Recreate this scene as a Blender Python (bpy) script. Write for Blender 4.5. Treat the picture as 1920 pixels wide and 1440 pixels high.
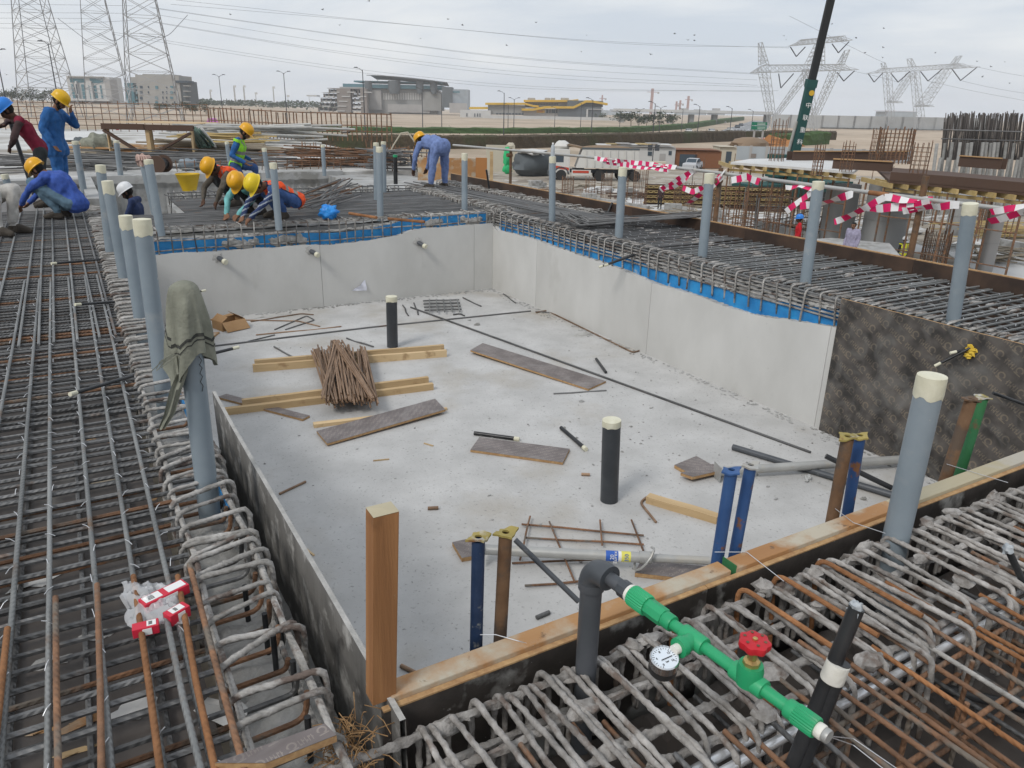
import bpy, bmesh, math, random
import numpy as np
from mathutils import Vector as V, Matrix, Quaternion, noise as mnoise

# ---------------------------------------------------------------- camera, sky, sun, exposure
scene = bpy.context.scene
for o in list(bpy.data.objects):
    bpy.data.objects.remove(o)
rnd = random.Random(7)
COL = scene.collection
R = math.radians
# photo is 1920x1440; camera solved from the pool's edges and the upright pipes
FPX, PITCH, YAW, ROLL, CAMH = 1402.4, 0.3523, 0.5264, 0.0205, 1.6
_fw = V((math.sin(YAW)*math.cos(PITCH), math.cos(YAW)*math.cos(PITCH), -math.sin(PITCH)))
_rt0 = V((math.cos(YAW), -math.sin(YAW), 0)); _up0 = _rt0.cross(_fw)
_rt = _rt0*math.cos(ROLL) + _up0*math.sin(ROLL); _up = _up0*math.cos(ROLL) - _rt0*math.sin(ROLL)
EYE = V((0, 0, CAMH))
cam = bpy.data.cameras.new('camera'); camo = bpy.data.objects.new('camera', cam); COL.objects.link(camo)
cam.sensor_width = 36; cam.lens = FPX/1920*36; cam.clip_end = 20000; cam.clip_start = 0.05
camo.matrix_world = Matrix(((_rt.x, _up.x, -_fw.x, EYE.x), (_rt.y, _up.y, -_fw.y, EYE.y), (_rt.z, _up.z, -_fw.z, EYE.z), (0, 0, 0, 1)))
scene.camera = camo
scene.view_settings.view_transform = 'Standard'; scene.view_settings.look = 'None'
scene.view_settings.gamma = 1; scene.view_settings.exposure = 0.16
scene.cycles.max_bounces = 6; scene.cycles.diffuse_bounces = 3; scene.cycles.glossy_bounces = 3
scene.cycles.volume_bounces = 1; scene.cycles.transparent_max_bounces = 8
SUN_EL, SUN_AZ = 46, 248            # azimuth clockwise from +y
w = bpy.data.worlds.new('World'); scene.world = w; w.use_nodes = True
nt = w.node_tree; nt.nodes.clear()
out = nt.nodes.new('ShaderNodeOutputWorld'); bg = nt.nodes.new('ShaderNodeBackground'); bg.inputs[1].default_value = 0.1
sky = nt.nodes.new('ShaderNodeTexSky'); sky.sky_type = 'NISHITA'; sky.sun_disc = False
sky.sun_elevation = R(SUN_EL); sky.sun_rotation = R(SUN_AZ); sky.dust_density = 3; sky.air_density = 1.2
tc = nt.nodes.new('ShaderNodeTexCoord'); mp = nt.nodes.new('ShaderNodeMapping'); mp.inputs['Scale'].default_value = (1.2, 1.2, 7)
nz = nt.nodes.new('ShaderNodeTexNoise'); nz.inputs['Scale'].default_value = 1.6; nz.inputs['Detail'].default_value = 6; nz.inputs['Roughness'].default_value = .55
nz.inputs['Distortion'].default_value = .6
cr = nt.nodes.new('ShaderNodeValToRGB'); cr.color_ramp.elements[0].position = .38; cr.color_ramp.elements[1].position = .60
cr.color_ramp.elements[0].color = (5.9, 6.5, 7.3, 1); cr.color_ramp.elements[1].color = (7.9, 8.15, 8.4, 1)
mx = nt.nodes.new('ShaderNodeMix'); mx.data_type = 'RGBA'; mx.inputs[0].default_value = .9
nt.links.new(tc.outputs['Generated'], mp.inputs[0]); nt.links.new(mp.outputs[0], nz.inputs[0]); nt.links.new(nz.outputs[0], cr.inputs[0])
nt.links.new(sky.outputs[0], mx.inputs[6]); nt.links.new(cr.outputs[0], mx.inputs[7])
nt.links.new(mx.outputs[2], bg.inputs[0]); nt.links.new(bg.outputs[0], out.inputs[0])
sl = bpy.data.lights.new('sun', 'SUN'); sl.energy = 1.5; sl.angle = R(16); sl.color = (1, .97, .92)
so = bpy.data.objects.new('sun', sl); COL.objects.link(so)
so.rotation_euler = (R(90-SUN_EL), 0, R(180-SUN_AZ)); so.location = (0, 0, 30)

# ---------------------------------------------------------------- where a point of the place lies (plane through a pixel of the photo)
def ray(px, py):
    return _fw*FPX + _rt*(px-960) - _up*(py-720)
def PX(px, py, z=0.0):
    d = ray(px, py); return EYE + d*((z-CAMH)/d.z)
def PXx(px, py, X):
    d = ray(px, py); return EYE + d*(X/d.x)
def PXy(px, py, Y):
    d = ray(px, py); return EYE + d*(Y/d.y)
def PXd(px, py, D):          # at depth D metres
    d = ray(px, py); return EYE + d*(D/FPX)
def depth(p): return (V(p)-EYE).dot(_fw)
def ppm(p): return FPX/depth(p)   # photo pixels per metre there

# ---------------------------------------------------------------- materials
MATS = {}
def pm(name, c1, c2=None, scale=8, rough=.7, bump=.0, bscale=None, metal=0.0, c3=None, c3scale=5, c3lo=.52, c3hi=.6,
       rnd_v=0.0, ribs=0.0, grain=None, stretch=None, spec=.4, detail=5, lo=.35, hi=.68, alpha=None, c4=None, c4scale=30, c4lo=.62, c4hi=.66, trans=0, c3s=False):
    if name in MATS: return MATS[name]
    m = bpy.data.materials.new(name); m.use_nodes = True; t = m.node_tree; N = t.nodes; L = t.links
    b = N['Principled BSDF']; b.inputs['Roughness'].default_value = rough; b.inputs['Metallic'].default_value = metal
    b.inputs['Specular IOR Level'].default_value = spec
    tcn = N.new('ShaderNodeTexCoord'); co = tcn.outputs['Object']
    if stretch:
        mpn = N.new('ShaderNodeMapping'); mpn.inputs['Scale'].default_value = stretch; L.new(co, mpn.inputs[0]); cs = mpn.outputs[0]
    else: cs = co
    oi = None
    if rnd_v or c3 or c4:
        oi = N.new('ShaderNodeObjectInfo')
    def noise(sc, vec, det=detail, off=0.0):
        n = N.new('ShaderNodeTexNoise'); n.inputs['Scale'].default_value = sc; n.inputs['Detail'].default_value = det; n.inputs['Roughness'].default_value = .6
        if oi:
            va = N.new('ShaderNodeVectorMath'); va.operation = 'ADD'; cmb = N.new('ShaderNodeMath'); cmb.operation = 'MULTIPLY'
            cmb.inputs[1].default_value = 37+off; L.new(oi.outputs['Random'], cmb.inputs[0]); L.new(vec, va.inputs[0]); L.new(cmb.outputs[0], va.inputs[1]); vec = va.outputs[0]
        L.new(vec, n.inputs['Vector']); return n.outputs[0]
    c2 = c2 or tuple(x*.8 for x in c1)
    rp = N.new('ShaderNodeValToRGB'); rp.color_ramp.elements[0].position = lo; rp.color_ramp.elements[1].position = hi
    rp.color_ramp.elements[0].color = (*c1, 1); rp.color_ramp.elements[1].color = (*c2, 1)
    n1 = noise(scale, cs); L.new(n1, rp.inputs[0]); col = rp.outputs[0]
    def mixin(col, c, sc, lo_, hi_, off):
        n = noise(sc, cs if c3s and off < 5 else co, 6, off); mr = N.new('ShaderNodeMapRange'); mr.inputs[1].default_value = lo_; mr.inputs[2].default_value = hi_
        L.new(n, mr.inputs[0]); mi = N.new('ShaderNodeMix'); mi.data_type = 'RGBA'; L.new(mr.outputs[0], mi.inputs[0]); L.new(col, mi.inputs[6])
        mi.inputs[7].default_value = (*c, 1); return mi.outputs[2]
    if c3: col = mixin(col, c3, c3scale, c3lo, c3hi, 3.3)
    if c4: col = mixin(col, c4, c4scale, c4lo, c4hi, 9.1)
    if rnd_v:
        hs = N.new('ShaderNodeHueSaturation'); mr = N.new('ShaderNodeMapRange'); mr.inputs[3].default_value = 1-rnd_v; mr.inputs[4].default_value = 1+rnd_v
        L.new(oi.outputs['Random'], mr.inputs[0]); L.new(mr.outputs[0], hs.inputs['Value']); L.new(col, hs.inputs['Color']); col = hs.outputs[0]
    L.new(col, b.inputs['Base Color'])
    h = None
    if bump:
        bn = noise(bscale or scale*4, cs, 6); bp_ = N.new('ShaderNodeBump'); bp_.inputs['Strength'].default_value = bump; bp_.inputs['Distance'].default_value = .01
        L.new(bn, bp_.inputs['Height']); h = bp_.outputs[0]
    if ribs:
        wv = N.new('ShaderNodeTexWave'); wv.wave_type = 'BANDS'; wv.bands_direction = 'DIAGONAL'; wv.inputs['Scale'].default_value = ribs; L.new(co, wv.inputs[0])
        bp2 = N.new('ShaderNodeBump'); bp2.inputs['Strength'].default_value = .6; bp2.inputs['Distance'].default_value = .003
        L.new(wv.outputs[0], bp2.inputs['Height'])
        if h: L.new(h, bp2.inputs['Normal'])
        h = bp2.outputs[0]
    if h: L.new(h, b.inputs['Normal'])
    if alpha is not None: b.inputs['Alpha'].default_value = alpha
    if trans: b.inputs['Transmission Weight'].default_value = trans
    MATS[name] = m; return m
M = {}
def defm(k, *a, **kw): M[k] = pm(k, *a, **kw)
CON = (.43, .42, .40)
defm('concrete_wall', (.48, .475, .455), (.57, .565, .545), 1.3, .75, .15, 60, stretch=(1, 1, .55), c3s=True, c3=(.37, .36, .335), c3scale=1.5, c3lo=.60, c3hi=.82, c4=(.22, .22, .21), c4scale=40, c4lo=.715, c4hi=.735)
defm('concrete_floor', (.415, .41, .40), (.515, .51, .50), 2.2, .75, .35, 45, c3=(.36, .33, .285), c3scale=.9, c3lo=.53, c3hi=.75, c4=(.25, .245, .235), c4scale=42, c4lo=.60, c4hi=.70)
defm('concrete_rough', (.30, .295, .28), (.46, .45, .43), 9, .85, 1.0, 40)
defm('concrete_grey', (.30, .30, .295), (.42, .42, .41), 2, .8, .2, 40, c3=(.24, .235, .22), c3scale=1.5)
defm('crust', (.19, .175, .16), (.44, .42, .40), 14, .9, .9, 60, rnd_v=.2, c3=(.15, .115, .095), c3scale=9, c3lo=.54, c3hi=.66)
defm('steel', (.095, .095, .095), (.19, .19, .19), 7, .55, .25, 60, metal=.35, rnd_v=.3, ribs=22, c3=(.17, .10, .06), c3scale=3, c3lo=.6, c3hi=.75, stretch=(.3, 1, 1))
defm('steel_galv', (.15, .155, .155), (.27, .275, .27), 7, .5, .2, 60, metal=.3, rnd_v=.2, ribs=22, c3=(.17, .11, .07), c3scale=3, c3lo=.58, c3hi=.7, stretch=(.3, 1, 1))
defm('rust', (.11, .062, .038), (.25, .13, .07), 9, .8, .4, 60, rnd_v=.25, ribs=22, c3=(.13, .11, .09), c3scale=4)
defm('rust_orange', (.17, .075, .03), (.30, .14, .06), 9, .85, .4, 60, rnd_v=.2, ribs=22)
defm('rodbrown', (.17, .105, .065), (.33, .22, .145), 12, .6, .3, 60, metal=.2, rnd_v=.3, stretch=(.3, 1, 1))
defm('steel_crust', (.18, .17, .155), (.44, .425, .405), 9, .85, .6, 60, rnd_v=.2, ribs=24, c3=(.13, .10, .085), c3scale=7, c3lo=.54, c3hi=.62)
defm('pvc', (.20, .245, .28), (.25, .295, .33), 3, .45, .03, 30, rnd_v=.06, spec=.4, c3=(.33, .345, .35), c3scale=4, c3lo=.58, c3hi=.8, c4=(.40, .39, .36), c4scale=24, c4lo=.68, c4hi=.73)
defm('pvc_dark', (.032, .036, .042), (.055, .06, .066), 4, .38, .05, 30, c3=(.22, .22, .21), c3scale=7, c3lo=.66, c3hi=.8)
defm('pvc_charcoal', (.055, .062, .07), (.085, .09, .10), 4, .4, .05, 30, c3=(.25, .25, .24), c3scale=9, c3lo=.64, c3hi=.78)
defm('tube_black', (.012, .013, .015), (.035, .036, .038), 5, .35, .05, 30, c3=(.2, .2, .19), c3scale=12, c3lo=.66, c3hi=.8)
defm('tape_cream', (.58, .555, .42), (.68, .66, .53), 12, .6, .3, 40)
defm('tape_white', (.66, .64, .58), (.75, .73, .68), 12, .5, .4, 40)
defm('tape_grey', (.30, .33, .36), (.45, .48, .50), 20, .4, .8, 30)
defm('wood_orange', (.25, .115, .045), (.42, .21, .085), 9, .75, .4, 40, stretch=(1, 1, .08), c3=(.16, .075, .03), c3scale=5, c3lo=.56, c3hi=.74, c4=(.38, .30, .20), c4scale=9, c4lo=.66, c4hi=.74)
defm('wood_cap', (.33, .165, .065), (.44, .25, .11), 4, .65, .25, 30, stretch=(.12, 1, 1), c3=(.44, .395, .31), c3scale=3.4, c3lo=.49, c3hi=.64, rnd_v=.12, c4=(.15, .09, .05), c4scale=16, c4lo=.64, c4hi=.72)
defm('wood_cap_grey', (.38, .33, .22), (.46, .41, .29), 4, .7, .25, 30, stretch=(.12, 1, 1), c3=(.40, .37, .31), c3scale=2.2)
defm('wood_pale', (.42, .29, .15), (.58, .43, .25), 5, .75, .3, 30, stretch=(.12, 1, 1), c3=(.28, .17, .08), c3scale=5, c3lo=.58, c3hi=.72, rnd_v=.18)
defm('wood_grey', (.20, .17, .13), (.33, .28, .21), 5, .8, .3, 30, stretch=(.15, 1, 1), rnd_v=.3)
defm('wood_yellow', (.36, .26, .10), (.46, .35, .17), 3, .7, .2, 20, stretch=(.2, 1, 1), rnd_v=.2)
defm('ply_edge', (.33, .19, .09), (.48, .31, .15), 30, .8, .3, 60)
defm('ply_black', (.022, .02, .018), (.07, .06, .054), 4, .4, .25, 20, c3=(.25, .245, .23), c3scale=2.6, c3lo=.53, c3hi=.6, c4=(.4, .39, .37), c4scale=34, c4lo=.68, c4hi=.72)
defm('ply_edgeblack', (.03, .02, .016), (.075, .045, .03), 3, .5, .15, 20)
defm('ply_grey', (.125, .12, .112), (.25, .24, .225), 3, .75, .5, 40, stretch=(1, 1, .25), c3=(.42, .41, .39), c3scale=8, c3lo=.53, c3hi=.66, c4=(.08, .075, .07), c4scale=5, c4lo=.62, c4hi=.7)
defm('formply', (.05, .042, .037), (.115, .10, .09), 2.5, .42, .15, 20, c3=(.19, .175, .155), c3scale=2.2, c3lo=.6, c3hi=.7, c4=(.30, .18, .08), c4scale=3.2, c4lo=.70, c4hi=.72)
defm('blue_membrane', (.02, .18, .45), (.03, .28, .6), 6, .38, .2, 12, c3=(.40, .43, .45), c3scale=7, c3lo=.64, c3hi=.72)
defm('blue_paint', (.026, .07, .19), (.042, .105, .26), 5, .5, .15, 40, c3=(.22, .10, .045), c3scale=12, c3lo=.60, c3hi=.66, rnd_v=.1)
defm('blue_dark', (.012, .03, .075), (.03, .055, .12), 8, .5, .2, 40, c3=(.24, .25, .24), c3scale=22, c3lo=.6, c3hi=.7)
defm('rust_pipe', (.115, .062, .032), (.19, .11, .06), 9, .75, .3, 40, c3=(.10, .07, .05), c3scale=6)
defm('galv', (.36, .36, .35), (.46, .46, .44), 4, .45, .1, 40, metal=.3, c3=(.42, .40, .36), c3scale=5)
defm('galv_shiny', (.62, .63, .65), (.74, .75, .76), 3, .3, .1, 20, metal=.6, c3=(.28, .28, .28), c3scale=9, c3lo=.62, c3hi=.7)
defm('green_ppr', (.018, .29, .12), (.03, .35, .15), 3, .42, .05, 20, c3=(.10, .25, .14), c3scale=8, c3lo=.58, c3hi=.75, c4=(.35, .36, .33), c4scale=50, c4lo=.70, c4hi=.74)
defm('green_paint', (.03, .14, .05), (.04, .19, .08), 5, .55, .2, 30, c3=(.15, .09, .05), c3scale=9, c3lo=.62, c3hi=.7)
defm('red_plastic', (.42, .01, .02), (.52, .02, .03), 5, .4, .04, 20, c3=(.5, .12, .1), c3scale=30, c3lo=.66, c3hi=.72)
defm('brass', (.45, .31, .11), (.55, .40, .17), 8, .35, .1, 40, metal=.8)
defm('chrome', (.6, .6, .6), (.7, .7, .7), 4, .2, 0, metal=1)
defm('white_paint', (.72, .72, .71), (.78, .78, .77), 3, .5, .03, 20)
defm('glassface', (.62, .68, .74), (.70, .76, .82), 1, .08, 0, spec=.6)
defm('black_plastic', (.015, .015, .016), (.03, .03, .03), 4, .4, .03, 20)
defm('cardboard', (.30, .175, .08), (.36, .22, .11), 5, .8, .1, 30)
defm('paper', (.70, .71, .80), (.76, .77, .84), 2, .7, .1, 8)
defm('yellow_prop', (.25, .20, .06), (.34, .27, .08), 6, .6, .3, 40, c3=(.42, .41, .38), c3scale=8, c3lo=.55, c3hi=.62, c4=(.2, .1, .04), c4scale=10, c4lo=.58, c4hi=.66)
defm('redbox', (.52, .015, .04), (.60, .03, .06), 3, .4, .02, 20)
defm('scarf', (.17, .175, .14), (.26, .265, .215), 9, .95, .5, 60, rnd_v=.02)
defm('scarf_dark', (.03, .032, .03), (.07, .07, .06), 70, .95, .3, 60)
defm('fibre', (.22, .12, .05), (.34, .21, .10), 30, .9, .5, 60)
defm('sand', (.36, .28, .205), (.50, .41, .315), .05, .95, .2, 3, c3=(.30, .24, .17), c3scale=.02, c3lo=.5, c3hi=.65, c4=(.26, .21, .15), c4scale=.3, c4lo=.6, c4hi=.75)
defm('deckslab', (.42, .415, .40), (.60, .595, .58), .6, .85, .2, 20, c3=(.28, .26, .23), c3scale=.5, c3lo=.5, c3hi=.62)
defm('hedge_brown', (.035, .026, .014), (.085, .062, .036), 3, .9, .5, 6, rnd_v=.1, c3=(.04, .055, .018), c3scale=.12, c3lo=.52, c3hi=.7)
defm('hedge_green', (.025, .06, .012), (.06, .115, .028), 2, .9, .5, 6)
defm('leaf_far', (.018, .032, .014), (.045, .07, .03), .6, .9, .3, 2, rnd_v=.2)
defm('asphalt', (.21, .215, .225), (.26, .265, .27), .3, .85, .1, 10)

# ---------------------------------------------------------------- mesh helpers
class MB:
    def __init__(s): s.v = []; s.f = []; s.mi = []; s.cur = 0
    def add(s, vs, fs):
        o = len(s.v); s.v += [tuple(p) for p in vs]; s.f += [tuple(i+o for i in f) for f in fs]; s.mi += [s.cur]*len(fs); return s
    def hexa(s, p):   # bottom 0-3 ccw, top 4-7
        return s.add(p, [(3, 2, 1, 0), (4, 5, 6, 7), (0, 1, 5, 4), (1, 2, 6, 5), (2, 3, 7, 6), (3, 0, 4, 7)])
    def box(s, c, d, q=None):
        c = V(c); x, y, z = (i/2 for i in d)
        p = [V((a*x, b*y, e*z)) for e in (-1, 1) for a, b in ((-1, -1), (1, -1), (1, 1), (-1, 1))]
        if q is not None: p = [q @ i for i in p]
        return s.hexa([c+i for i in p])
    def beam(s, a, b, wd, ht, up=(0, 0, 1), off=0):   # box from a to b (axis on the bottom centre line when off=1)
        a, b = V(a), V(b); d = (b-a).normalized(); u = V(up); sd = d.cross(u).normalized(); u = sd.cross(d)
        lo, hi = (-ht/2, ht/2) if not off else (0, ht)
        p = [a-sd*wd/2+u*lo, a+sd*wd/2+u*lo, b+sd*wd/2+u*lo, b-sd*wd/2+u*lo, a-sd*wd/2+u*hi, a+sd*wd/2+u*hi, b+sd*wd/2+u*hi, b-sd*wd/2+u*hi]
        return s.hexa(p)
    def tube(s, pts, r, n=8, caps=True, closed=False, lump=0.0, seed=0, squash=None):
        pts = [V(p) for p in pts]; k = len(pts); rr = r if isinstance(r, (list, tuple)) else [r]*k
        tan = []
        for i in range(k):
            a = pts[(i-1) % k] if closed or i else pts[0]; b = pts[(i+1) % k] if closed or i < k-1 else pts[-1]
            t = (b-a); tan.append(t.normalized() if t.length > 1e-9 else V((0, 0, 1)))
        u = tan[0].orthogonal().normalized(); vs = []
        for i in range(k):
            if i: u = (tan[i-1].rotation_difference(tan[i])) @ u
            u = (u - tan[i]*u.dot(tan[i])).normalized(); w_ = tan[i].cross(u)
            for j in range(n):
                an = 2*math.pi*j/n; q = rr[i]
                if lump:
                    pos = pts[i]*45 + V((seed*3.1, math.cos(an), math.sin(an)))
                    q *= 1+lump*max(-.25, mnoise.noise(pos)*1.6+.25)
                vs.append(pts[i]+u*(q*math.cos(an))+w_*(q*math.sin(an)))
        fs = []
        for i in range(k if closed else k-1):
            for j in range(n):
                fs.append((i*n+j, i*n+(j+1) % n, ((i+1) % k)*n+(j+1) % n, ((i+1) % k)*n+j))
        if caps and not closed:
            fs.append(tuple(range(n-1, -1, -1))); fs.append(tuple((k-1)*n+j for j in range(n)))
        return s.add(vs, fs)
    def lathe(s, prof, n=20, a=(0, 0, 0), axis=(0, 0, 1), capb=True, capt=True):
        a = V(a); q = V((0, 0, 1)).rotation_difference(V(axis)); vs = []; fs = []; k = len(prof)
        for r_, z in prof:
            for j in range(n):
                an = 2*math.pi*j/n; vs.append(a+q @ V((r_*math.cos(an), r_*math.sin(an), z)))
        for i in range(k-1):
            for j in range(n): fs.append((i*n+j, i*n+(j+1) % n, (i+1)*n+(j+1) % n, (i+1)*n+j))
        if capb: fs.append(tuple(range(n-1, -1, -1)))
        if capt: fs.append(tuple((k-1)*n+j for j in range(n)))
        return s.add(vs, fs)
    def prism(s, poly, z0, z1):
        n = len(poly); vs = [(x, y, z0) for x, y in poly]+[(x, y, z1) for x, y in poly]
        return s.add(vs, [tuple(range(n-1, -1, -1)), tuple(range(n, 2*n))]+[(i, (i+1) % n, n+(i+1) % n, n+i) for i in range(n)])
    def grid(s, P, thick=None):    # P[i][j] points
        a, b = len(P), len(P[0]); vs = [p for r_ in P for p in r_]
        return s.add(vs, [(i*b+j, (i+1)*b+j, (i+1)*b+j+1, i*b+j+1) for i in range(a-1) for j in range(b-1)])
    def blob(s, c, rx, ry, rz, seed=0, amp=.3, n=10, m=7, fr=2.0):
        c = V(c); vs = []; fs = []
        for i in range(1, m):
            th = math.pi*i/m
            for j in range(n):
                ph = 2*math.pi*j/n; d = V((math.sin(th)*math.cos(ph), math.sin(th)*math.sin(ph), math.cos(th)))
                k = 1+amp*mnoise.noise(d*fr+V((seed*7.7, seed, 0)))*1.5; vs.append(c+V((d.x*rx*k, d.y*ry*k, d.z*rz*k)))
        top = len(vs); vs += [c+V((0, 0, rz)), c-V((0, 0, rz))]
        for i in range(m-2):
            for j in range(n): fs.append((i*n+j, (i+1)*n+j, (i+1)*n+(j+1) % n, i*n+(j+1) % n))
        for j in range(n): fs += [(top, j, (j+1) % n), (top+1, (m-2)*n+(j+1) % n, (m-2)*n+j)]
        return s.add(vs, fs)
    def mesh(s, name, mats, smooth=False):
        me = bpy.data.meshes.new(name); me.from_pydata([tuple(p) for p in s.v], [], s.f)
        mats = mats if isinstance(mats, (list, tuple)) else [mats]
        for m in mats: me.materials.append(M[m] if isinstance(m, str) else m)
        if len(mats) > 1: me.polygons.foreach_set('material_index', s.mi)
        if smooth: me.polygons.foreach_set('use_smooth', [True]*len(me.polygons))
        me.update(); return me
    def build(s, name, mats, parent=None, loc=None, rot=None, smooth=False, bevel=0, sharp=40):
        # vertices are given in the parent's frame (or world); with loc the mesh is re-centred there
        if loc is not None and rot is None:
            l = V(loc); s.v = [tuple(V(p)-l) for p in s.v]
        me = s.mesh(name, mats, smooth); o = obj(name, me, parent, loc, rot)
        if smooth and sharp:
            me.set_sharp_from_angle(angle=R(sharp))
        if bevel:
            md = o.modifiers.new('bevel', 'BEVEL'); md.width = bevel; md.segments = 2; md.limit_method = 'ANGLE'; md.angle_limit = R(50)
        return o
def obj(name, me, parent=None, loc=None, rot=None):
    o = bpy.data.objects.new(name, me); COL.objects.link(o)
    if parent: o.parent = parent
    if loc is not None: o.location = loc
    if rot is not None:
        o.rotation_mode = 'QUATERNION' if isinstance(rot, Quaternion) else 'XYZ'
        if isinstance(rot, Quaternion): o.rotation_quaternion = rot
        else: o.rotation_euler = rot
    return o
def tag(o, label, cat, group=None, kind=None):
    o['label'] = label; o['category'] = cat
    if group: o['group'] = group
    if kind: o['kind'] = kind
    return o
def struct(o, kind='structure', label=None):
    o['kind'] = kind
    if label: o['label'] = label
    return o
def thing(name, label, cat, loc=(0, 0, 0), rz=0.0, group=None):
    return tag(obj(name, None, None, loc, (0, 0, rz)), label, cat, group)
_bars = {}
def bar(name, parent, a, b, r, mat, n=6, wig=.004, mat_key=None, origin=None):
    """straight bar from a to b (world or parent frame), mesh shared between bars of like length"""
    a, b = V(a), V(b); L = (b-a).length; key = (round(L, 2 if L < 3 else 1), r, mat, n, rnd.randrange(3) if wig else 0)
    if key not in _bars:
        k = 4 if L > .5 and wig else 2; mb = MB(); sd = rnd.random()*50
        mb.tube([(L*i/(k-1), wig*mnoise.noise((sd, i*1.3, 0))*(1 if 0 < i < k-1 else 0)*2, wig*mnoise.noise((sd, 0, i*1.3))*2*(1 if 0 < i < k-1 else 0)) for i in range(k)], r, n)
        _bars[key] = mb.mesh(name, mat, True); _bars[key].set_sharp_from_angle(angle=R(50))
    q = V((1, 0, 0)).rotation_difference(b-a)
    q = q @ Quaternion((1, 0, 0), rnd.random()*6.28)
    return obj(name, _bars[key], parent, a, q)
def rcorner(pts, r, n=4):
    """polyline with rounded corners"""
    pts = [V(p) for p in pts]; o = [pts[0]]
    for i in range(1, len(pts)-1):
        p = pts[i]; d0 = (pts[i-1]-p); d1 = (pts[i+1]-p); k = min(r, d0.length*.45, d1.length*.45); a = p+d0.normalized()*k; b = p+d1.normalized()*k
        for j in range(n+1):
            t = j/n; o.append(a*(1-t)**2+p*2*t*(1-t)+b*t*t)
    o.append(pts[-1]); return o
def subdiv(pts, step):
    o = []
    for a, b in zip(pts[:-1], pts[1:]):
        a, b = V(a), V(b); k = max(1, int((b-a).length/step))
        o += [a.lerp(b, i/k) for i in range(k)]
    return o+[V(pts[-1])]
def text_part(body, parent, size, mat, loc, rot, name='lettering', extrude=.0005, align='CENTER'):
    c = bpy.data.curves.new(name, 'FONT'); c.body = body; c.size = size; c.extrude = extrude; c.align_x = align; c.align_y = 'CENTER'
    tmp = bpy.data.objects.new(name, c); COL.objects.link(tmp); bpy.context.view_layer.update()
    me = bpy.data.meshes.new_from_object(tmp.evaluated_get(bpy.context.evaluated_depsgraph_get())); bpy.data.objects.remove(tmp); bpy.data.curves.remove(c)
    me.materials.clear(); me.materials.append(M[mat]); me.name = name
    return obj(name, me, parent, loc, rot)

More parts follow.
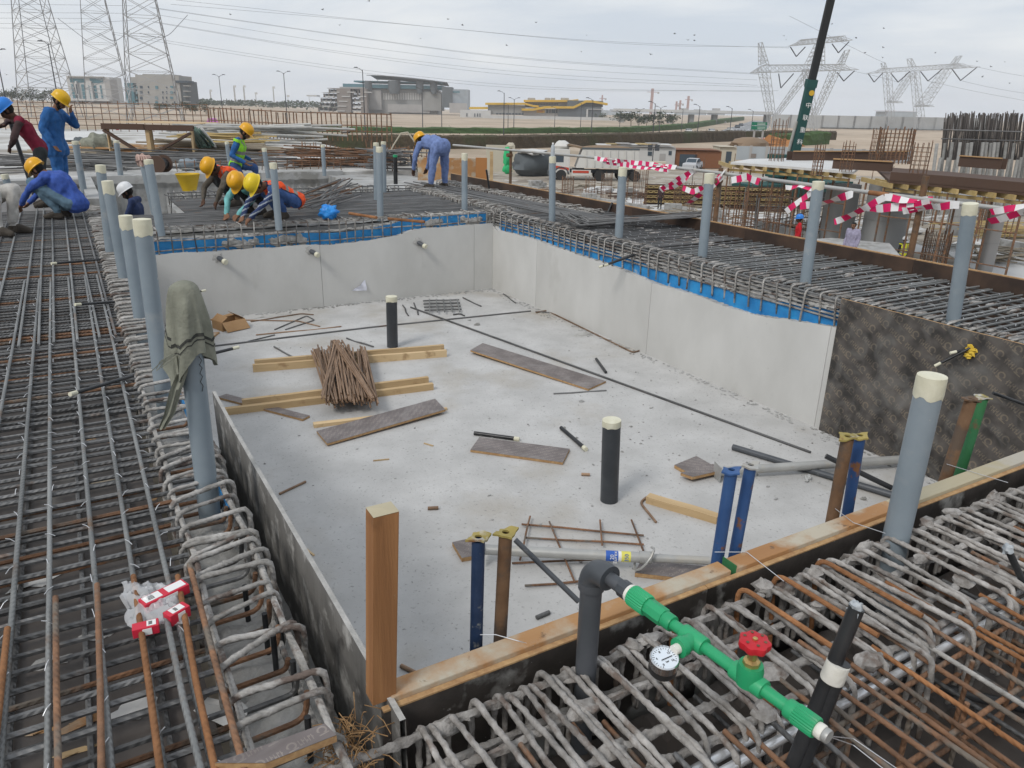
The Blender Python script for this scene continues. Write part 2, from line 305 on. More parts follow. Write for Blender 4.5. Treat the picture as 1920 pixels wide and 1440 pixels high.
def printed(name, base, base2, ink, cell, inkmix=.6, rough=.4, wear=(.22, .21, .19), axes='XZ', rot=.6):
    """film-faced plywood printed over and over with the maker's loop mark and a row of letters"""
    m = bpy.data.materials.new(name); m.use_nodes = True; t = m.node_tree; N = t.nodes; L = t.links; b = N['Principled BSDF']
    b.inputs['Roughness'].default_value = rough
    def mth(op, a, b_=None, c=None):
        n = N.new('ShaderNodeMath'); n.operation = op
        for i, x in enumerate((a, b_, c)):
            if x is None: continue
            if isinstance(x, (int, float)): n.inputs[i].default_value = x
            else: L.new(x, n.inputs[i])
        return n.outputs[0]
    tcn = N.new('ShaderNodeTexCoord'); sp = N.new('ShaderNodeSeparateXYZ'); L.new(tcn.outputs['Object'], sp.inputs[0])
    a0, b0 = sp.outputs[axes[0]], sp.outputs[axes[1]]; cr_, sr_ = math.cos(rot), math.sin(rot)
    u = mth('DIVIDE', mth('ADD', mth('MULTIPLY', a0, cr_), mth('MULTIPLY', b0, sr_)), cell)
    v = mth('DIVIDE', mth('SUBTRACT', mth('MULTIPLY', b0, cr_), mth('MULTIPLY', a0, sr_)), cell*.62)
    row = mth('FLOOR', v); u = mth('ADD', u, mth('MULTIPLY', row, .37)); fu = mth('FRACT', u); fv = mth('FRACT', v)
    # loop mark
    du = mth('SUBTRACT', fu, .24); dv = mth('MULTIPLY', mth('SUBTRACT', fv, .58), .62); rr = mth('SQRT', mth('ADD', mth('MULTIPLY', du, du), mth('MULTIPLY', dv, dv)))
    ring = mth('LESS_THAN', mth('ABSOLUTE', mth('SUBTRACT', rr, .13)), .032)
    ring = mth('MULTIPLY', ring, mth('GREATER_THAN', mth('ADD', dv, mth('MULTIPLY', du, .6)), -.11))
    foot = mth('MULTIPLY', mth('LESS_THAN', mth('ABSOLUTE', mth('ADD', dv, .17)), .028), mth('LESS_THAN', mth('ABSOLUTE', du), .16))
    # letters: short upright strokes with bars
    lx = mth('MULTIPLY', mth('SUBTRACT', fu, .46), 9.5); inl = mth('MULTIPLY', mth('GREATER_THAN', fu, .46), mth('LESS_THAN', fu, .94)); lf = mth('FRACT', lx)
    inv = mth('MULTIPLY', mth('GREATER_THAN', fv, .32), mth('LESS_THAN', fv, .72)); st = mth('LESS_THAN', lf, .3)
    lid = mth('FLOOR', lx); hb = mth('LESS_THAN', mth('ABSOLUTE', mth('SUBTRACT', fv, mth('ADD', .38, mth('MULTIPLY', mth('FRACT', mth('MULTIPLY', lid, .618)), .3)))), .055)
    st = mth('MULTIPLY', mth('MAXIMUM', st, mth('MULTIPLY', hb, mth('LESS_THAN', lf, .75))), mth('MULTIPLY', inl, inv))
    ik = mth('MINIMUM', mth('ADD', mth('ADD', ring, foot), st), 1)
    n1 = N.new('ShaderNodeTexNoise'); n1.inputs['Scale'].default_value = 5; n1.inputs['Detail'].default_value = 7; L.new(tcn.outputs['Object'], n1.inputs[0])
    wearf = N.new('ShaderNodeMapRange'); wearf.inputs[1].default_value = .38; wearf.inputs[2].default_value = .62; L.new(n1.outputs[0], wearf.inputs[0])
    rp = N.new('ShaderNodeMix'); rp.data_type = 'RGBA'; rp.inputs[6].default_value = (*base, 1); rp.inputs[7].default_value = (*base2, 1); L.new(wearf.outputs[0], rp.inputs[0])
    m2 = N.new('ShaderNodeMix'); m2.data_type = 'RGBA'; L.new(mth('MULTIPLY', ik, mth('MULTIPLY', inkmix, mth('ADD', .35, wearf.outputs[0]))), m2.inputs[0]); L.new(rp.outputs[2], m2.inputs[6]); m2.inputs[7].default_value = (*ink, 1)
    n2 = N.new('ShaderNodeTexNoise'); n2.inputs['Scale'].default_value = 3.2; n2.inputs['Detail'].default_value = 8; n2.inputs['Distortion'].default_value = 1.5; L.new(tcn.outputs['Object'], n2.inputs[0])
    wf = N.new('ShaderNodeMapRange'); wf.inputs[1].default_value = .5; wf.inputs[2].default_value = .78; wf.inputs[4].default_value = .75; L.new(n2.outputs[0], wf.inputs[0])
    m3 = N.new('ShaderNodeMix'); m3.data_type = 'RGBA'; L.new(wf.outputs[0], m3.inputs[0]); L.new(m2.outputs[2], m3.inputs[6]); m3.inputs[7].default_value = (*wear, 1)
    L.new(m3.outputs[2], b.inputs['Base Color'])
    bm_ = N.new('ShaderNodeBump'); bm_.inputs['Strength'].default_value = .15; bm_.inputs['Distance'].default_value = .01; L.new(n2.outputs[0], bm_.inputs['Height']); L.new(bm_.outputs[0], b.inputs['Normal'])
    M[name] = m
printed('ply_wallprint', (.03, .027, .025), (.105, .093, .083), (.19, .155, .115), .19, .7, .42, (.17, .165, .155), 'YZ', .5)
printed('ply_print', (.125, .105, .10), (.18, .155, .15), (.30, .26, .23), .085, .7, .5, (.27, .25, .24), 'XY', .7)

# ================================================================ large structure
FZ = -1.3            # pool floor
X0, X1, Y0, Y1 = 0.56, 6.03, 1.62, 11.12     # inside of the pool
GZ = -5.4            # ground round the building site
mb = MB(); K = 46; Rg = 3300
ring = [(Rg*math.cos(2*math.pi*i/K), Rg*math.sin(2*math.pi*i/K), GZ) for i in range(K)]
mb.add(ring, [tuple(range(K))]); struct(mb.build('ground', 'sand'))

mb = MB(); nx, ny = 12, 20
mb.box(((X0+X1)/2+.1, (Y0+Y1)/2-.3, FZ-.1), (X1-X0+1.1, Y1-Y0+1.2, .2)); struct(mb.build('pool_floor', 'concrete_floor'))

def wall_panels(name, label, top, axis, at, cuts, mat, thick=.22):
    """cast wall with a ragged top; top = [(u, z)...]; each cast bay is a panel"""
    t = thing(name, label, 'wall')
    def zt(u):
        for (a, za), (b, zb) in zip(top[:-1], top[1:]):
            if a <= u <= b: return za+(zb-za)*(u-a)/(b-a)
        return top[-1][1] if u > top[-1][0] else top[0][1]
    for c0, c1 in zip(cuts[:-1], cuts[1:]):
        m_ = MB(); k = max(2, int((c1-c0)/.05)); g = .0025; P = []
        us = [c0+g+(c1-c0-2*g)*i/k for i in range(k+1)]
        rows = []
        for dep in (0, .05, .12, thick):
            rows.append([])
            for u in us:
                z = zt(u)+.012*mnoise.noise((u*9, dep*40, at))+.02*mnoise.noise((u*3, dep*30, at*2))-.02*(dep > 0)
                rows[-1].append((u, dep, z))
        def W(u, d, z): return V((u, at+d, z)) if axis == 'x' else V((at+d, u, z))
        fl = 1 if axis == 'x' else -1
        P = [[W(u, 0, FZ-.05) for u in us], [W(u, 0, min(z-.001, zt(u)-.02)) for u, d, z in rows[0]]]+[[W(u, d, z) for u, d, z in r_] for r_ in rows]+[[W(u, thick, FZ-.05) for u in us]]
        if fl > 0: P = P[::-1]
        m_.grid(P)
        for e in (0, -1):
            q = [r_[e] for r_ in P]; m_.add(q, [tuple(range(len(q)))])
        m_.build('panel', mat, t)
    return t
tb = [(X0, -.33), (1.6, -.34), (2.6, -.345), (3.3, -.36), (3.9, -.345), (4.3, -.30), (4.55, -.22), (4.8, -.205), (5.4, -.20), (X1, -.19)]
wall_panels('pool_wall', 'smooth grey concrete pool wall at the far end with three pipe stubs', tb, 'x', Y1, [X0-.05, PXy(602, 500, Y1).x, PXy(889, 480, Y1).x, X1], 'concrete_wall')
tr = sorted([(PXx(a, b, X1).y, PXx(a, b, X1).z) for a, b in ((930, 431), (950, 435), (991, 445), (1010, 452), (1044, 464), (1085, 478), (1122, 490), (1175, 509), (1220, 529), (1246, 537), (1280, 546), (1330, 563), (1400, 588), (1470, 598), (1560, 613))])
tr = [(1.4, tr[0][1])]+tr+[(Y1+.1, -.19)]
wall_panels('pool_wall', 'long pale concrete pool wall on the right under the blue strip', tr, 'y', X1, [1.5, 4.4, PXx(1213, 640, X1).y, PXx(1006, 500, X1).y, Y1+.1], 'concrete_wall')
# plinth under near rebar and left cage (rough concrete poured lower; near slab coloured dark for shade)
mb = MB()
def roughslab(name, x0, x1, y0, y1, zt, mat, amp=.03, step=.06, fr=7, th=.25, kind='structure'):
    m_ = MB(); a = int((x1-x0)/step); b = int((y1-y0)/step); a, b = max(2, a), max(2, b)
    if a*b > 9000: k = math.sqrt(a*b/9000); a, b = int(a/k), int(b/k)
    m_.grid([[(x0+(x1-x0)*i/a, y0+(y1-y0)*j/b, zt+amp*mnoise.noise((x0*3+(x1-x0)*i/a*fr, (y1-y0)*j/b*fr+y0, zt))+amp*.5*mnoise.noise(((x1-x0)*i/a*fr*3, (y1-y0)*j/b*fr*3, 5))) for j in range(b+1)] for i in range(a+1)])
    m_.box(((x0+x1)/2, (y0+y1)/2, zt-amp-th/2), (x1-x0, y1-y0, th)); return struct(m_.build(name, mat, smooth=False), kind)
roughslab('kicker_slab', .13, .43, 1.35, 12.2, -.21, 'concrete_rough', .05)
roughslab('kicker_step', .432, .548, 1.35, 12.2, -.5, 'concrete_rough', .03, th=.08)
roughslab('near_kicker_slab', .13, 6.2, .95, Y0-.02, -.46, 'formply', .05)  # dark ply colour stands in for deep shade in the near cage gaps
roughslab('near_formwork_floor', .7, 6.4, -.9, .94, -.42, 'formply', .0, .5)
roughslab('back_kicker_slab', .5, 6.3, Y1+.2, 11.75, -.36, 'concrete_rough', .04)
roughslab('right_kicker_slab', 6.24, 7.88, 1.4, 11.1, -.40, 'concrete_grey', .03)
# plywood deck under the left rebar mat, sheet by sheet
deck = struct(obj('formwork_deck', None))
i = 0
for xa in (-3.9, -2.68, -1.46, -.24-.86):
    pass
ys = [0.2+2.44*k for k in range(8)]
for xi, xa in enumerate((-4.8, -3.58, -2.36, -1.14)):
    for ya in ys:
        m_ = MB(); xb = xa+1.216 if xi < 3 else .13
        m_.box(((xa+xb)/2, ya+1.22, -.15), (xb-xa-.004, 2.436, .02)); m_.build('plywood_sheet', 'formply', deck, loc=((xa+xb)/2, ya+1.22, -.15+rnd.uniform(-.003, .003)))
m_ = MB(); m_.box((-2.3, 9.5, -.36), (5, 19, .36)); m_.build('deck_frame', 'wood_grey', deck)

# back mat bed, second basin, far deck
roughslab('back_bed', .2, 7.86, 11.76, 12.9, -.16, 'concrete_grey', .02)
roughslab('back_bed', 1.5, 7.86, 12.9, 15.4, -.16, 'concrete_grey', .02)
mb = MB(); mb.box((3.3, 16.5, -1.6), (7, 7.3, .2)); struct(mb.build('basin_floor', 'concrete_grey'))
t = thing('basin_wall', 'stained grey concrete basin wall behind the crouching workers', 'wall')
for a, b in ((.25, 2.2), (2.2, 4.2), (4.2, 6.3)):
    m_ = MB(); k = 24; P = []
    P = [[V((a+(b-a)*i/k, 20.0+.012*math.sin((a+(b-a)*i/k)*30), -1.56)) for i in range(k+1)], [V((a+(b-a)*i/k, 20.0+.02*math.sin((a+(b-a)*i/k)*30), -.32)) for i in range(k+1)],
         [V((a+(b-a)*i/k, 19.93, -.2+.03*mnoise.noise((i*.7, a, 0)))) for i in range(k+1)], [V((a+(b-a)*i/k, 19.95, -.02+.02*mnoise.noise((i*.9, a, 3)))) for i in range(k+1)], [V((a+(b-a)*i/k, 20.6, -.01)) for i in range(k+1)]]
    m_.grid(P[::-1]); m_.build('panel', 'concrete_grey', t)
t = thing('basin_wall', 'short concrete side wall of the rear basin beside white helmet worker', 'wall'); m_ = MB(); m_.box((.33, 17.7, -.8), (.22, 4.7, 1.55)); m_.build('panel', 'concrete_grey', t)
edge = [PX(*p, 0) for p in ((900, 334), (800, 312), (742, 302), (690, 285), (600, 267), (520, 253), (440, 244), (180, 241), (-300, 236))]
poly = [(7.9, 20.05)]+[(max(p.x, -70), p.y) for p in edge[1:]]+[(-70, 20.05), (-4.8, 20.05), (.2, 20.05)]
mb = MB(); mb.prism(poly, -.35, -.05); struct(mb.build('rear_deck', 'deckslab'))
mb = MB(); mb.box((-2.4, 19.9, -.2), (5.2, .5, .3)); struct(mb.build('rear_deck_edge', 'concrete_grey'))
mb = MB(); mb.box((6.9, 18, -.25), (2.0, 5.2, .25)); struct(mb.build('side_deck', 'concrete_grey'))
mb = MB(); mb.box((-37, 10, -.3), (64, 20, .3)); struct(mb.build('west_deck', 'concrete_grey'))
# body of the building under the deck
mb = MB(); mb.box((1.5, 8, -3.65), (12.7, 24, 3.4)); struct(mb.build('lower_storey', 'concrete_grey'))
mb = MB(); mb.box((-31.5, 37, -2.9), (77, 31, 5)); struct(mb.build('rear_lower_storey', 'concrete_grey'))

# ---------------------------------------------------------------- formwork round the pool
t = thing('plywood_form', 'grey cement stained plywood form along the left pool edge', 'formwork')
m_ = MB(); k = 30; ya, yb = 1.55, 4.45
def ptop(y): return .0+.004*mnoise.noise((y*4, 0, 0))-(.0 if y < 4.2 else 0)
P0 = [[V((X0-.009+.012*math.sin(y*1.1), y, z)) for y in [ya+(yb-ya)*i/k for i in range(k+1)]] for z in (-.95, -.5, 0)]
P1 = [[p+V((.018, 0, 0)) for p in r_] for r_ in P0]
for j in range(k+1):
    for PP in (P0, P1): PP[2][j].z = ptop(PP[2][j].y)
m_.grid(P0); m_.grid([r_[::-1] for r_ in P1]); m_.build('sheet', 'ply_grey', t)
m_ = MB(); m_.grid([P0[2], P1[2]]); m_.add([P0[0][-1], P1[0][-1], P1[1][-1], P1[2][-1], P0[2][-1], P0[1][-1]], [(0, 1, 2, 3, 4, 5)]); m_.build('sheet_edge', 'concrete_rough', t)
t = thing('plywood_form', 'black stained plywood form with timber capping across the near pool edge', 'formwork')
for a, b in ((X0-.02, 1.78), (1.782, 3.0), (3.002, 4.22), (4.222, 6.2)):
    m_ = MB(); m_.box(((a+b)/2, Y0+.009, -.43), (b-a, .018, .82)); m_.build('sheet', 'ply_formfront', t, loc=((a+b)/2, Y0+.009, -.43)) if 'ply_formfront' in M else m_.build('sheet', 'ply_black', t, loc=((a+b)/2, Y0+.009, -.43))
    m_ = MB(); m_.box(((a+b)/2, Y0+.009, -.018), (b-a-.002, .020, .006)); m_.build('sheet_edge', 'ply_edge', t)
for a, b, mt in ((.575, 1.915, 'wood_cap'), (1.94, 2.92, 'wood_cap'), (2.922, 4.2, 'wood_cap_grey'), (4.202, 6.0, 'wood_cap_grey')):
    m_ = MB(); m_.box(((a+b)/2, Y0+.056, -.033), (b-a, .072, .072)); m_.build('capping_timber', mt, t, loc=((a+b)/2, Y0+.056, -.033 + (.012 if a > 1.9 and a < 2.9 else 0)), bevel=.004)
m_ = MB(); m_.box((1.9405, Y0+.056, -.02), (.003, .07, .07)); m_.build('painted_end', 'green_paint', t)
# grey cement smears on the near form
# dark printed sheet covering the right wall
t = thing('plywood_form', 'dark printed plywood sheet covering the near part of right pool wall', 'formwork')
m_ = MB(); yy0, yy1 = 1.7, 4.33; k = 20
P = [[V((X1-.02, yy1+(yy0-yy1)*i/k, FZ)) for i in range(k+1)], [V((X1-.022, yy1+(yy0-yy1)*i/k, .02+.004*mnoise.noise((i*.6, 1, 1)))) for i in range(k+1)]]
m_.grid(P); m_.build('sheet', 'ply_wallprint', t)
m_ = MB(); m_.grid([P[1], [p+V((.018, 0, 0)) for p in P[1]]]); m_.grid([[P[0][0]+V((.018, 0, 0)), P[1][0]+V((.018, 0, 0))], [P[0][0], P[1][0]]]); m_.build('sheet_edge', 'ply_edge', t)
# upstand along the outer edge of the right mat
t = thing('plywood_upstand', 'long brown plywood upstand along the outer edge of the right rebar mat', 'formwork')
yy = [1.2, 2.9, 4.85, 7.3, 9.74, 12.2, 14.6, 16.6]
for a, b in zip(yy[:-1], yy[1:]):
    m_ = MB(); m_.box((7.86, (a+b)/2, -.13), (.021, b-a-.004, .54)); m_.build('sheet', 'ply_edgeblack', t, loc=(7.86, (a+b)/2, -.13))
    m_ = MB(); m_.box((7.888, (a+b)/2, .135), (.034, b-a-.008, .03)); m_.build('edge_batten', 'ply_edge', t, loc=(7.888, (a+b)/2, .135))
# blue membrane strips
def ribbon(name, label, f, n, mat, width, thick=.012, group=None):
    m_ = MB(); A, B_, C, D = [], [], [], []
    for i in range(n+1):
        p, up_, nr = f(i/n); A.append(p); B_.append(p+up_*width*.5+nr*.012*math.sin(i*.9)); C.append(p+up_*width); D.append(p+nr*thick)
    m_.grid([A, B_, C]); m_.grid([[c+f(i/n)[2]*thick for i, c in enumerate(C)], D]); m_.grid([C, [c+f(i/n)[2]*thick for i, c in enumerate(C)]])
    return tag(m_.build(name, mat, smooth=True, sharp=60), label, 'membrane', group)
def zr(u, tbl):
    for (a, za), (b, zb) in zip(tbl[:-1], tbl[1:]):
        if a <= u <= b: return za+(zb-za)*(u-a)/(b-a)
    return tbl[-1][1]
ribbon('waterstop_strip', 'bright blue waterstop strip along the top of the right pool wall', lambda s: (V((X1+.1, 4.36+6.7*s, zr(4.36+6.7*s, tr)-.06)), V((0, 0, 1)), V((1, 0, 0))), 90, 'blue_membrane', .21)
ribbon('waterstop_strip', 'bright blue waterstop strip partly buried in mortar on the far pool wall', lambda s: (V((.75+5.2*s, Y1+.10, zr(.75+5.2*s, tb)-.03+.012*math.sin(s*21))), V((0, 0, 1)), V((0, 1, 0))), 80, 'blue_membrane', .19)
ribbon('waterstop_strip', 'short blue waterstop strip inside the left rebar cage', lambda s: (V((.40, 3.2+2.2*s, -.23)), V((0.0, 0, 1)), V((-1, 0, 0))), 20, 'blue_membrane', .12)
# mortar lumps over the strips (poured by hand, uneven)
def lumps(name, label, pts, mat='concrete_rough', cat='mortar', kind='stuff'):
    m_ = MB()
    for i, (p, a, b, c) in enumerate(pts): m_.blob(p, a, b, c, i*1.37, .45, 9, 6, 2.4)
    o = m_.build(name, mat, smooth=True, sharp=50); o['label'] = label; o['category'] = cat; o['kind'] = kind; return o
lp = []
for u in np.arange(.7, 5.95, .07):
    s = mnoise.noise((u*1.7, 3, 0)); zt = zr(u, tb)
    lp.append((V((u, Y1+.16, zt-.02)), .06, .07, .025))
    if s > .1: lp.append((V((u, Y1+.12, zt+.03+.06*rnd.random())), .08, .06, .05+.08*s))
    lp.append((V((u, Y1+.2, zt+.16)), .06, .05, .02+.015*rnd.random()))
for u in np.arange(4.4, 11.0, .08):
    zt = zr(u, tr); lp.append((V((X1+.1, u, zt-.03)), .05, .06, .02))
    if mnoise.noise((u*2.3, 7, 0)) > .12: lp.append((V((X1+.12, u, zt+.17)), .05, .06, .03))
lumps('mortar_lumps', 'grey mortar lumps along the ragged tops of the pool walls', lp)
t = thing('pool_wall', 'concrete pool wall under the left rebar cage', 'wall'); m_ = MB(); m_.box((.34, 6.4, -.985), (.42, 9.6, .70)); m_.build('panel', 'concrete_wall', t)
t = thing('pool_wall', 'near concrete pool wall below the timber capped form', 'wall'); m_ = MB(); m_.box((3.3, 1.36, -.98), (5.6, .46, .74)); m_.build('panel', 'concrete_wall', t)

# ================================================================ reinforcement
# ---- left mat
t = thing('rebar_mat', 'wide grey rebar mat on dark plywood along the left of the pool', 'rebar mat', (0, 0, 0))
for i in range(146):
    y = .55+i*.091+rnd.uniform(-.012, .012); z = -.012
    bar('cross_bar', t, (-3.6, y+rnd.uniform(-.02, .02), z), (.17, y+rnd.uniform(-.02, .02), z), .0098, 'steel' if rnd.random() > .10 else 'rust')
    if i % 2 == 0 and i < 128: bar('lower_cross_bar', t, (-3.6, y+.05, -.10), (.17, y+.045, -.10), .009, 'steel' if rnd.random() > .3 else 'rust')
xs = [-3.3, -3.1, -2.9, -2.7, -2.5, -2.3, -2.1, -1.9, -1.7, -1.5, -1.34, -1.17, -1.0, -.84, -.68, -.53, -.40, -.28, -.145, -.01, .10]
for x in xs:
    o1, o2 = rnd.uniform(-.025, .025), rnd.uniform(-.025, .025)
    bar('long_bar', t, (x+o1, .4, .009), (x+o2, 8.2, .009), .0095, 'steel_galv', 8)
    bar('long_bar', t, (x+o2+.028, 5.9, .009), (x+o2+rnd.uniform(-.03, .03), 14.6, .009), .0095, 'steel_galv' if rnd.random() < .7 else 'steel')
for x in np.arange(-3.2, .1, .2): bar('lower_long_bar', t, (x, .4, -.119), (x+.02, 13.6, -.119), .009, 'steel')
m_ = MB()
for x in xs[8:]:
    for yy in np.arange(1.6, 7.5, .212):
        p = V((x+rnd.uniform(-.012, .012), yy+rnd.uniform(-.03, .03), .017)); a = rnd.random()*3.1; d = V((math.cos(a), math.sin(a), .35))*.017; m_.tube([p-d, p+V((0, 0, .005)), p+d], .0016, 4)
struct(m_.build('tie_wires', 'galv_shiny', t), 'stuff')
# starter laps near the camera: raised rusty ends
for a, b, mt in (((250, 1080), (302, 1440), 'rust_orange'), ((333, 1080), (402, 1440), 'rust_orange'), ((355, 1058), (460, 1440), 'rust'), ((104, 1120), (110, 1440), 'rust'), ((182, 1096), (190, 1440), 'rust'), ((14, 1178), (-12, 1440), 'rust_orange'), ((310, 1150), (375, 1440), 'steel_galv')):
    p, q = PX(*a, .035), PX(*b, .035); bar('lap_bar', t, p, p+(q-p)*1.9, .0095, mt, 8)
# ---- left cage
def loop_mesh(w_, h_, r, lump, seed, mat, n=7, hook=True, skew=0.0):
    m_ = MB(); pts = [(0, 0, -h_), (0, 0, 0), (w_, skew, 0), (w_, skew, -h_)]
    pts = rcorner([V(p) for p in pts], .04, 3)
    if lump: pts = subdiv(pts, .018)
    m_.tube(pts, r, n, lump=lump, seed=seed); return m_.mesh('stirrup', mat, True)
LM = [loop_mesh(.25+.02*(k % 2), .5, .0085+.001*(k % 2), .42, k, 'steel_crust', 7, skew=.03*(k-1.5)) for k in range(6)]
LF = [loop_mesh(.27, .5, .0105, .0, k, 'steel_crust', 6, skew=.015*(k-1)) for k in range(3)]
t = thing('rebar_cage', 'concrete crusted rebar cage between left mat and pool', 'rebar cage')
y = 1.58; k = 0
while y < 14:
    me = (LM if y < 4.6 else LF)[rnd.randrange(6 if y < 4.6 else 3)]
    o = obj('stirrup', me, t, (.16+rnd.uniform(-.012, .012), y, .012+rnd.uniform(-.006, .012)), (rnd.uniform(-.06, .06), rnd.uniform(-.05, .05), rnd.uniform(-.09, .09)))
    if rnd.random() < .45: obj('stirrup', rnd.choice(LM if y < 4.6 else LF), t, (.165, y+.03, .006), (rnd.uniform(-.05, .05), 0, rnd.uniform(-.1, .1)))
    y += (.128 if y < 4.6 else .105)*rnd.uniform(.85, 1.15)
for x, z in ((.185, -.012), (.39, -.012), (.185, -.17), (.39, -.17)):
    m_ = MB(); pts = [V((x+.012*mnoise.noise((x, yy*2, z)), yy, z)) for yy in np.arange(1.3, 13.8, .05 if z > -.1 else .3)]
    m_.tube(pts, .0105, 7, lump=.25 if z > -.1 else 0, seed=x*9); m_.build('corner_bar', 'steel_crust', t, smooth=True)
for px, py in ((455, 1090), (492, 1142), (508, 1182), (545, 1230), (520, 1140), (572, 1335)):
    p = PX(px, py, -.03); bar('starter_bar', t, (p.x, p.y, -.4), (p.x+.005, p.y, -.05), .010, 'tube_black', 8)
for yy in np.arange(1.7, 4.4, .12):  # lower hooked bars seen through the cage
    m_ = MB(); m_.tube(rcorner([(.17, yy, -.14), (.37, yy+.02, -.15), (.38, yy+.02, -.02-.1*rnd.random())], .05), .0095, 7); m_.build('hook_bar', 'rust' if rnd.random() < .6 else 'steel', t, smooth=True)
# ---- back cage on the far pool wall
t = thing('rebar_cage', 'upright hooked bars standing along the far pool wall', 'rebar cage')
HB = []
for k in range(4):
    m_ = MB(); m_.tube(rcorner([(0, 0, -.42), (.01*(k-1), 0, 0), (.02*k-.03, .28, .0)], .04, 3), .0095, 6); HB.append(m_.mesh('hook_bar', 'steel' if k % 2 else 'steel_crust', True))
x = .62
while x < 6.1:
    obj('hook_bar', HB[rnd.randrange(4)], t, (x, Y1+.03, -.01+rnd.uniform(-.02, .02)), (rnd.uniform(-.05, .05), rnd.uniform(-.05, .05), rnd.uniform(-.2, .2))); x += .155*rnd.uniform(.75, 1.25)
for z, yy in ((-.03, 0.05), (-.03, .2), (-.17, .05), (-.3, .05), (-.03, .33)):
    m_ = MB(); m_.tube([(u, Y1+yy+.012*mnoise.noise((u*2, z*30, yy)), z+.015*mnoise.noise((u*1.5, z*9, 4))) for u in np.arange(.5, 6.3, .08)], .0095, 6, lump=.4, seed=z*20); m_.build('long_bar', 'steel_crust', t, smooth=True)
# ---- back mat
t = thing('rebar_mat', 'dense rebar mat behind the far pool wall where three men crouch', 'rebar mat')
for i in range(46):
    y = 11.55+i*.075; bar('long_bar', t, (.25 if y < 12.9 else 1.5, y, -.03), (6.1+rnd.uniform(-.1, .1), y+rnd.uniform(-.02, .02), -.03), .010, 'steel')
for x in np.arange(.4, 6.1, .2): bar('cross_bar', t, (x, 11.3, -.052), (x+.01, 15.1 if x > 1.5 else 12.9, -.052), .010, 'steel')
# ---- upright cage row in front of the rear basin
t = thing('rebar_cage', 'row of upright hooked stirrups in front of the rear basin', 'rebar cage')
for row, (yy, zz) in enumerate(((14.75, .03), (15.15, .05))):
    x = 1.5
    while x < 6.0:
        obj('hook_bar', HB[rnd.randrange(4)], t, (x, yy, zz), (rnd.uniform(-.06, .06), rnd.uniform(-.06, .06), rnd.uniform(-.3, .3))); x += .12*rnd.uniform(.7, 1.3)
    for z in (.02, -.2): bar('long_bar', t, (1.5, yy, zz+z-.02), (6.1, yy, zz+z-.02), .010, 'steel')
# loose bars bent over the rear basin
for i in range(26):
    a = PX(560+rnd.uniform(-10, 60), 372+rnd.uniform(-8, 22), .1); b = PX(655+rnd.uniform(-25, 30), 338+rnd.uniform(-6, 30), .15+rnd.uniform(-.1, .2))
    tag(bar('loose_bar', None, a, b, .012, 'rust' if rnd.random() < .3 else 'steel'), 'loose dark bar in the tangle beside the rear basin', 'rebar', 'tangled bars beside the rear basin')
# ---- right mat
t = thing('rebar_mat', 'broad rebar mat on the right between pool wall and brown upstand', 'rebar mat')
UB = []
for k in range(6):
    m_ = MB(); lm = .9 if k < 3 else 0
    pts = rcorner([(.02*(k % 3), .0, -.34), (0, .004*(k-2), 0), (.22, .01*(k % 3-1), .005)], .045, 3)
    m_.tube(subdiv(pts, .03) if lm else pts, .0098, 7, lump=lm*.4, seed=k*2.3); UB.append(m_.mesh('bent_end', 'steel_crust', True))
y = 1.5; i = 0
while y < 11.0:
    if i % 2 == 0: b_ = obj('bent_end', UB[rnd.randrange(6)], t, (X1+.055, y, .0), (0, rnd.uniform(-.03, .05), rnd.uniform(-.12, .12)))
    bar('cross_bar', t, (X1+.07, y+.02, .0), (7.83, y+.02+rnd.uniform(-.05, .05), .0+rnd.uniform(-.006, .006)), .0105, 'steel_galv' if y < 7 else 'steel', 7)
    if i % 2 == 0: bar('lower_cross_bar', t, (X1+.1, y+.05, -.17), (7.83, y+.03, -.17), .010, 'steel')
    y += .088*rnd.uniform(.85, 1.15); i += 1
for j, x in enumerate((6.09, 6.20, 6.38, 6.56, 6.74, 6.92, 7.10, 7.28, 7.46, 7.64, 7.8)):
    m_ = MB(); crust = x in (6.20, 7.10)
    m_.tube([(x+.02*mnoise.noise((yy, x*4, 0)), yy, -.022) for yy in np.arange(1.3, 11.3, .06 if crust else .5)], .010, 6, lump=.5 if crust else 0, seed=x); m_.build('long_bar', 'steel_crust' if crust else 'steel', t, smooth=True)
for z in (-.055, -.095, -.135, -.175, -.215):
    bar('edge_bar', t, (X1+.085+rnd.uniform(-.01, .01), 1.3, z), (X1+.085, 11.3, z+rnd.uniform(-.01, .01)), .0105, 'steel_crust')
    bar('edge_bar', t, (X1+.16, 1.3, z+.01), (X1+.17, 11.3, z+rnd.uniform(-.01, .02)), .0105, 'steel')
lp = []
for yy in np.arange(1.6, 11, .1):
    lp.append((V((X1+.18+rnd.uniform(-.04, .05), yy, .004)), .05+.05*rnd.random(), .016, .012))
    if rnd.random() < .55: lp.append((V((7.1+rnd.uniform(-.1, .1), yy+rnd.uniform(-.03, .03), .006)), .06+.06*rnd.random(), .018, .012))
lumps('cement_splashes', 'grey cement splashes caked on the bars of the right mat', lp, 'crust', 'cement')
# white tie wires of the right mat
m_ = MB()
for x in np.arange(6.38, 7.8, .18):
    for yy in np.arange(2.2, 9.5, .176):
        p = V((x+rnd.uniform(-.02, .02), yy+rnd.uniform(-.02, .02), .012)); a = rnd.random()*3.1; d = V((math.cos(a), math.sin(a), .3))*.016; m_.tube([p-d, p+V((0, 0, .004)), p+d], .0022, 4)
struct(m_.build('tie_wires', 'galv_shiny', t), 'stuff')
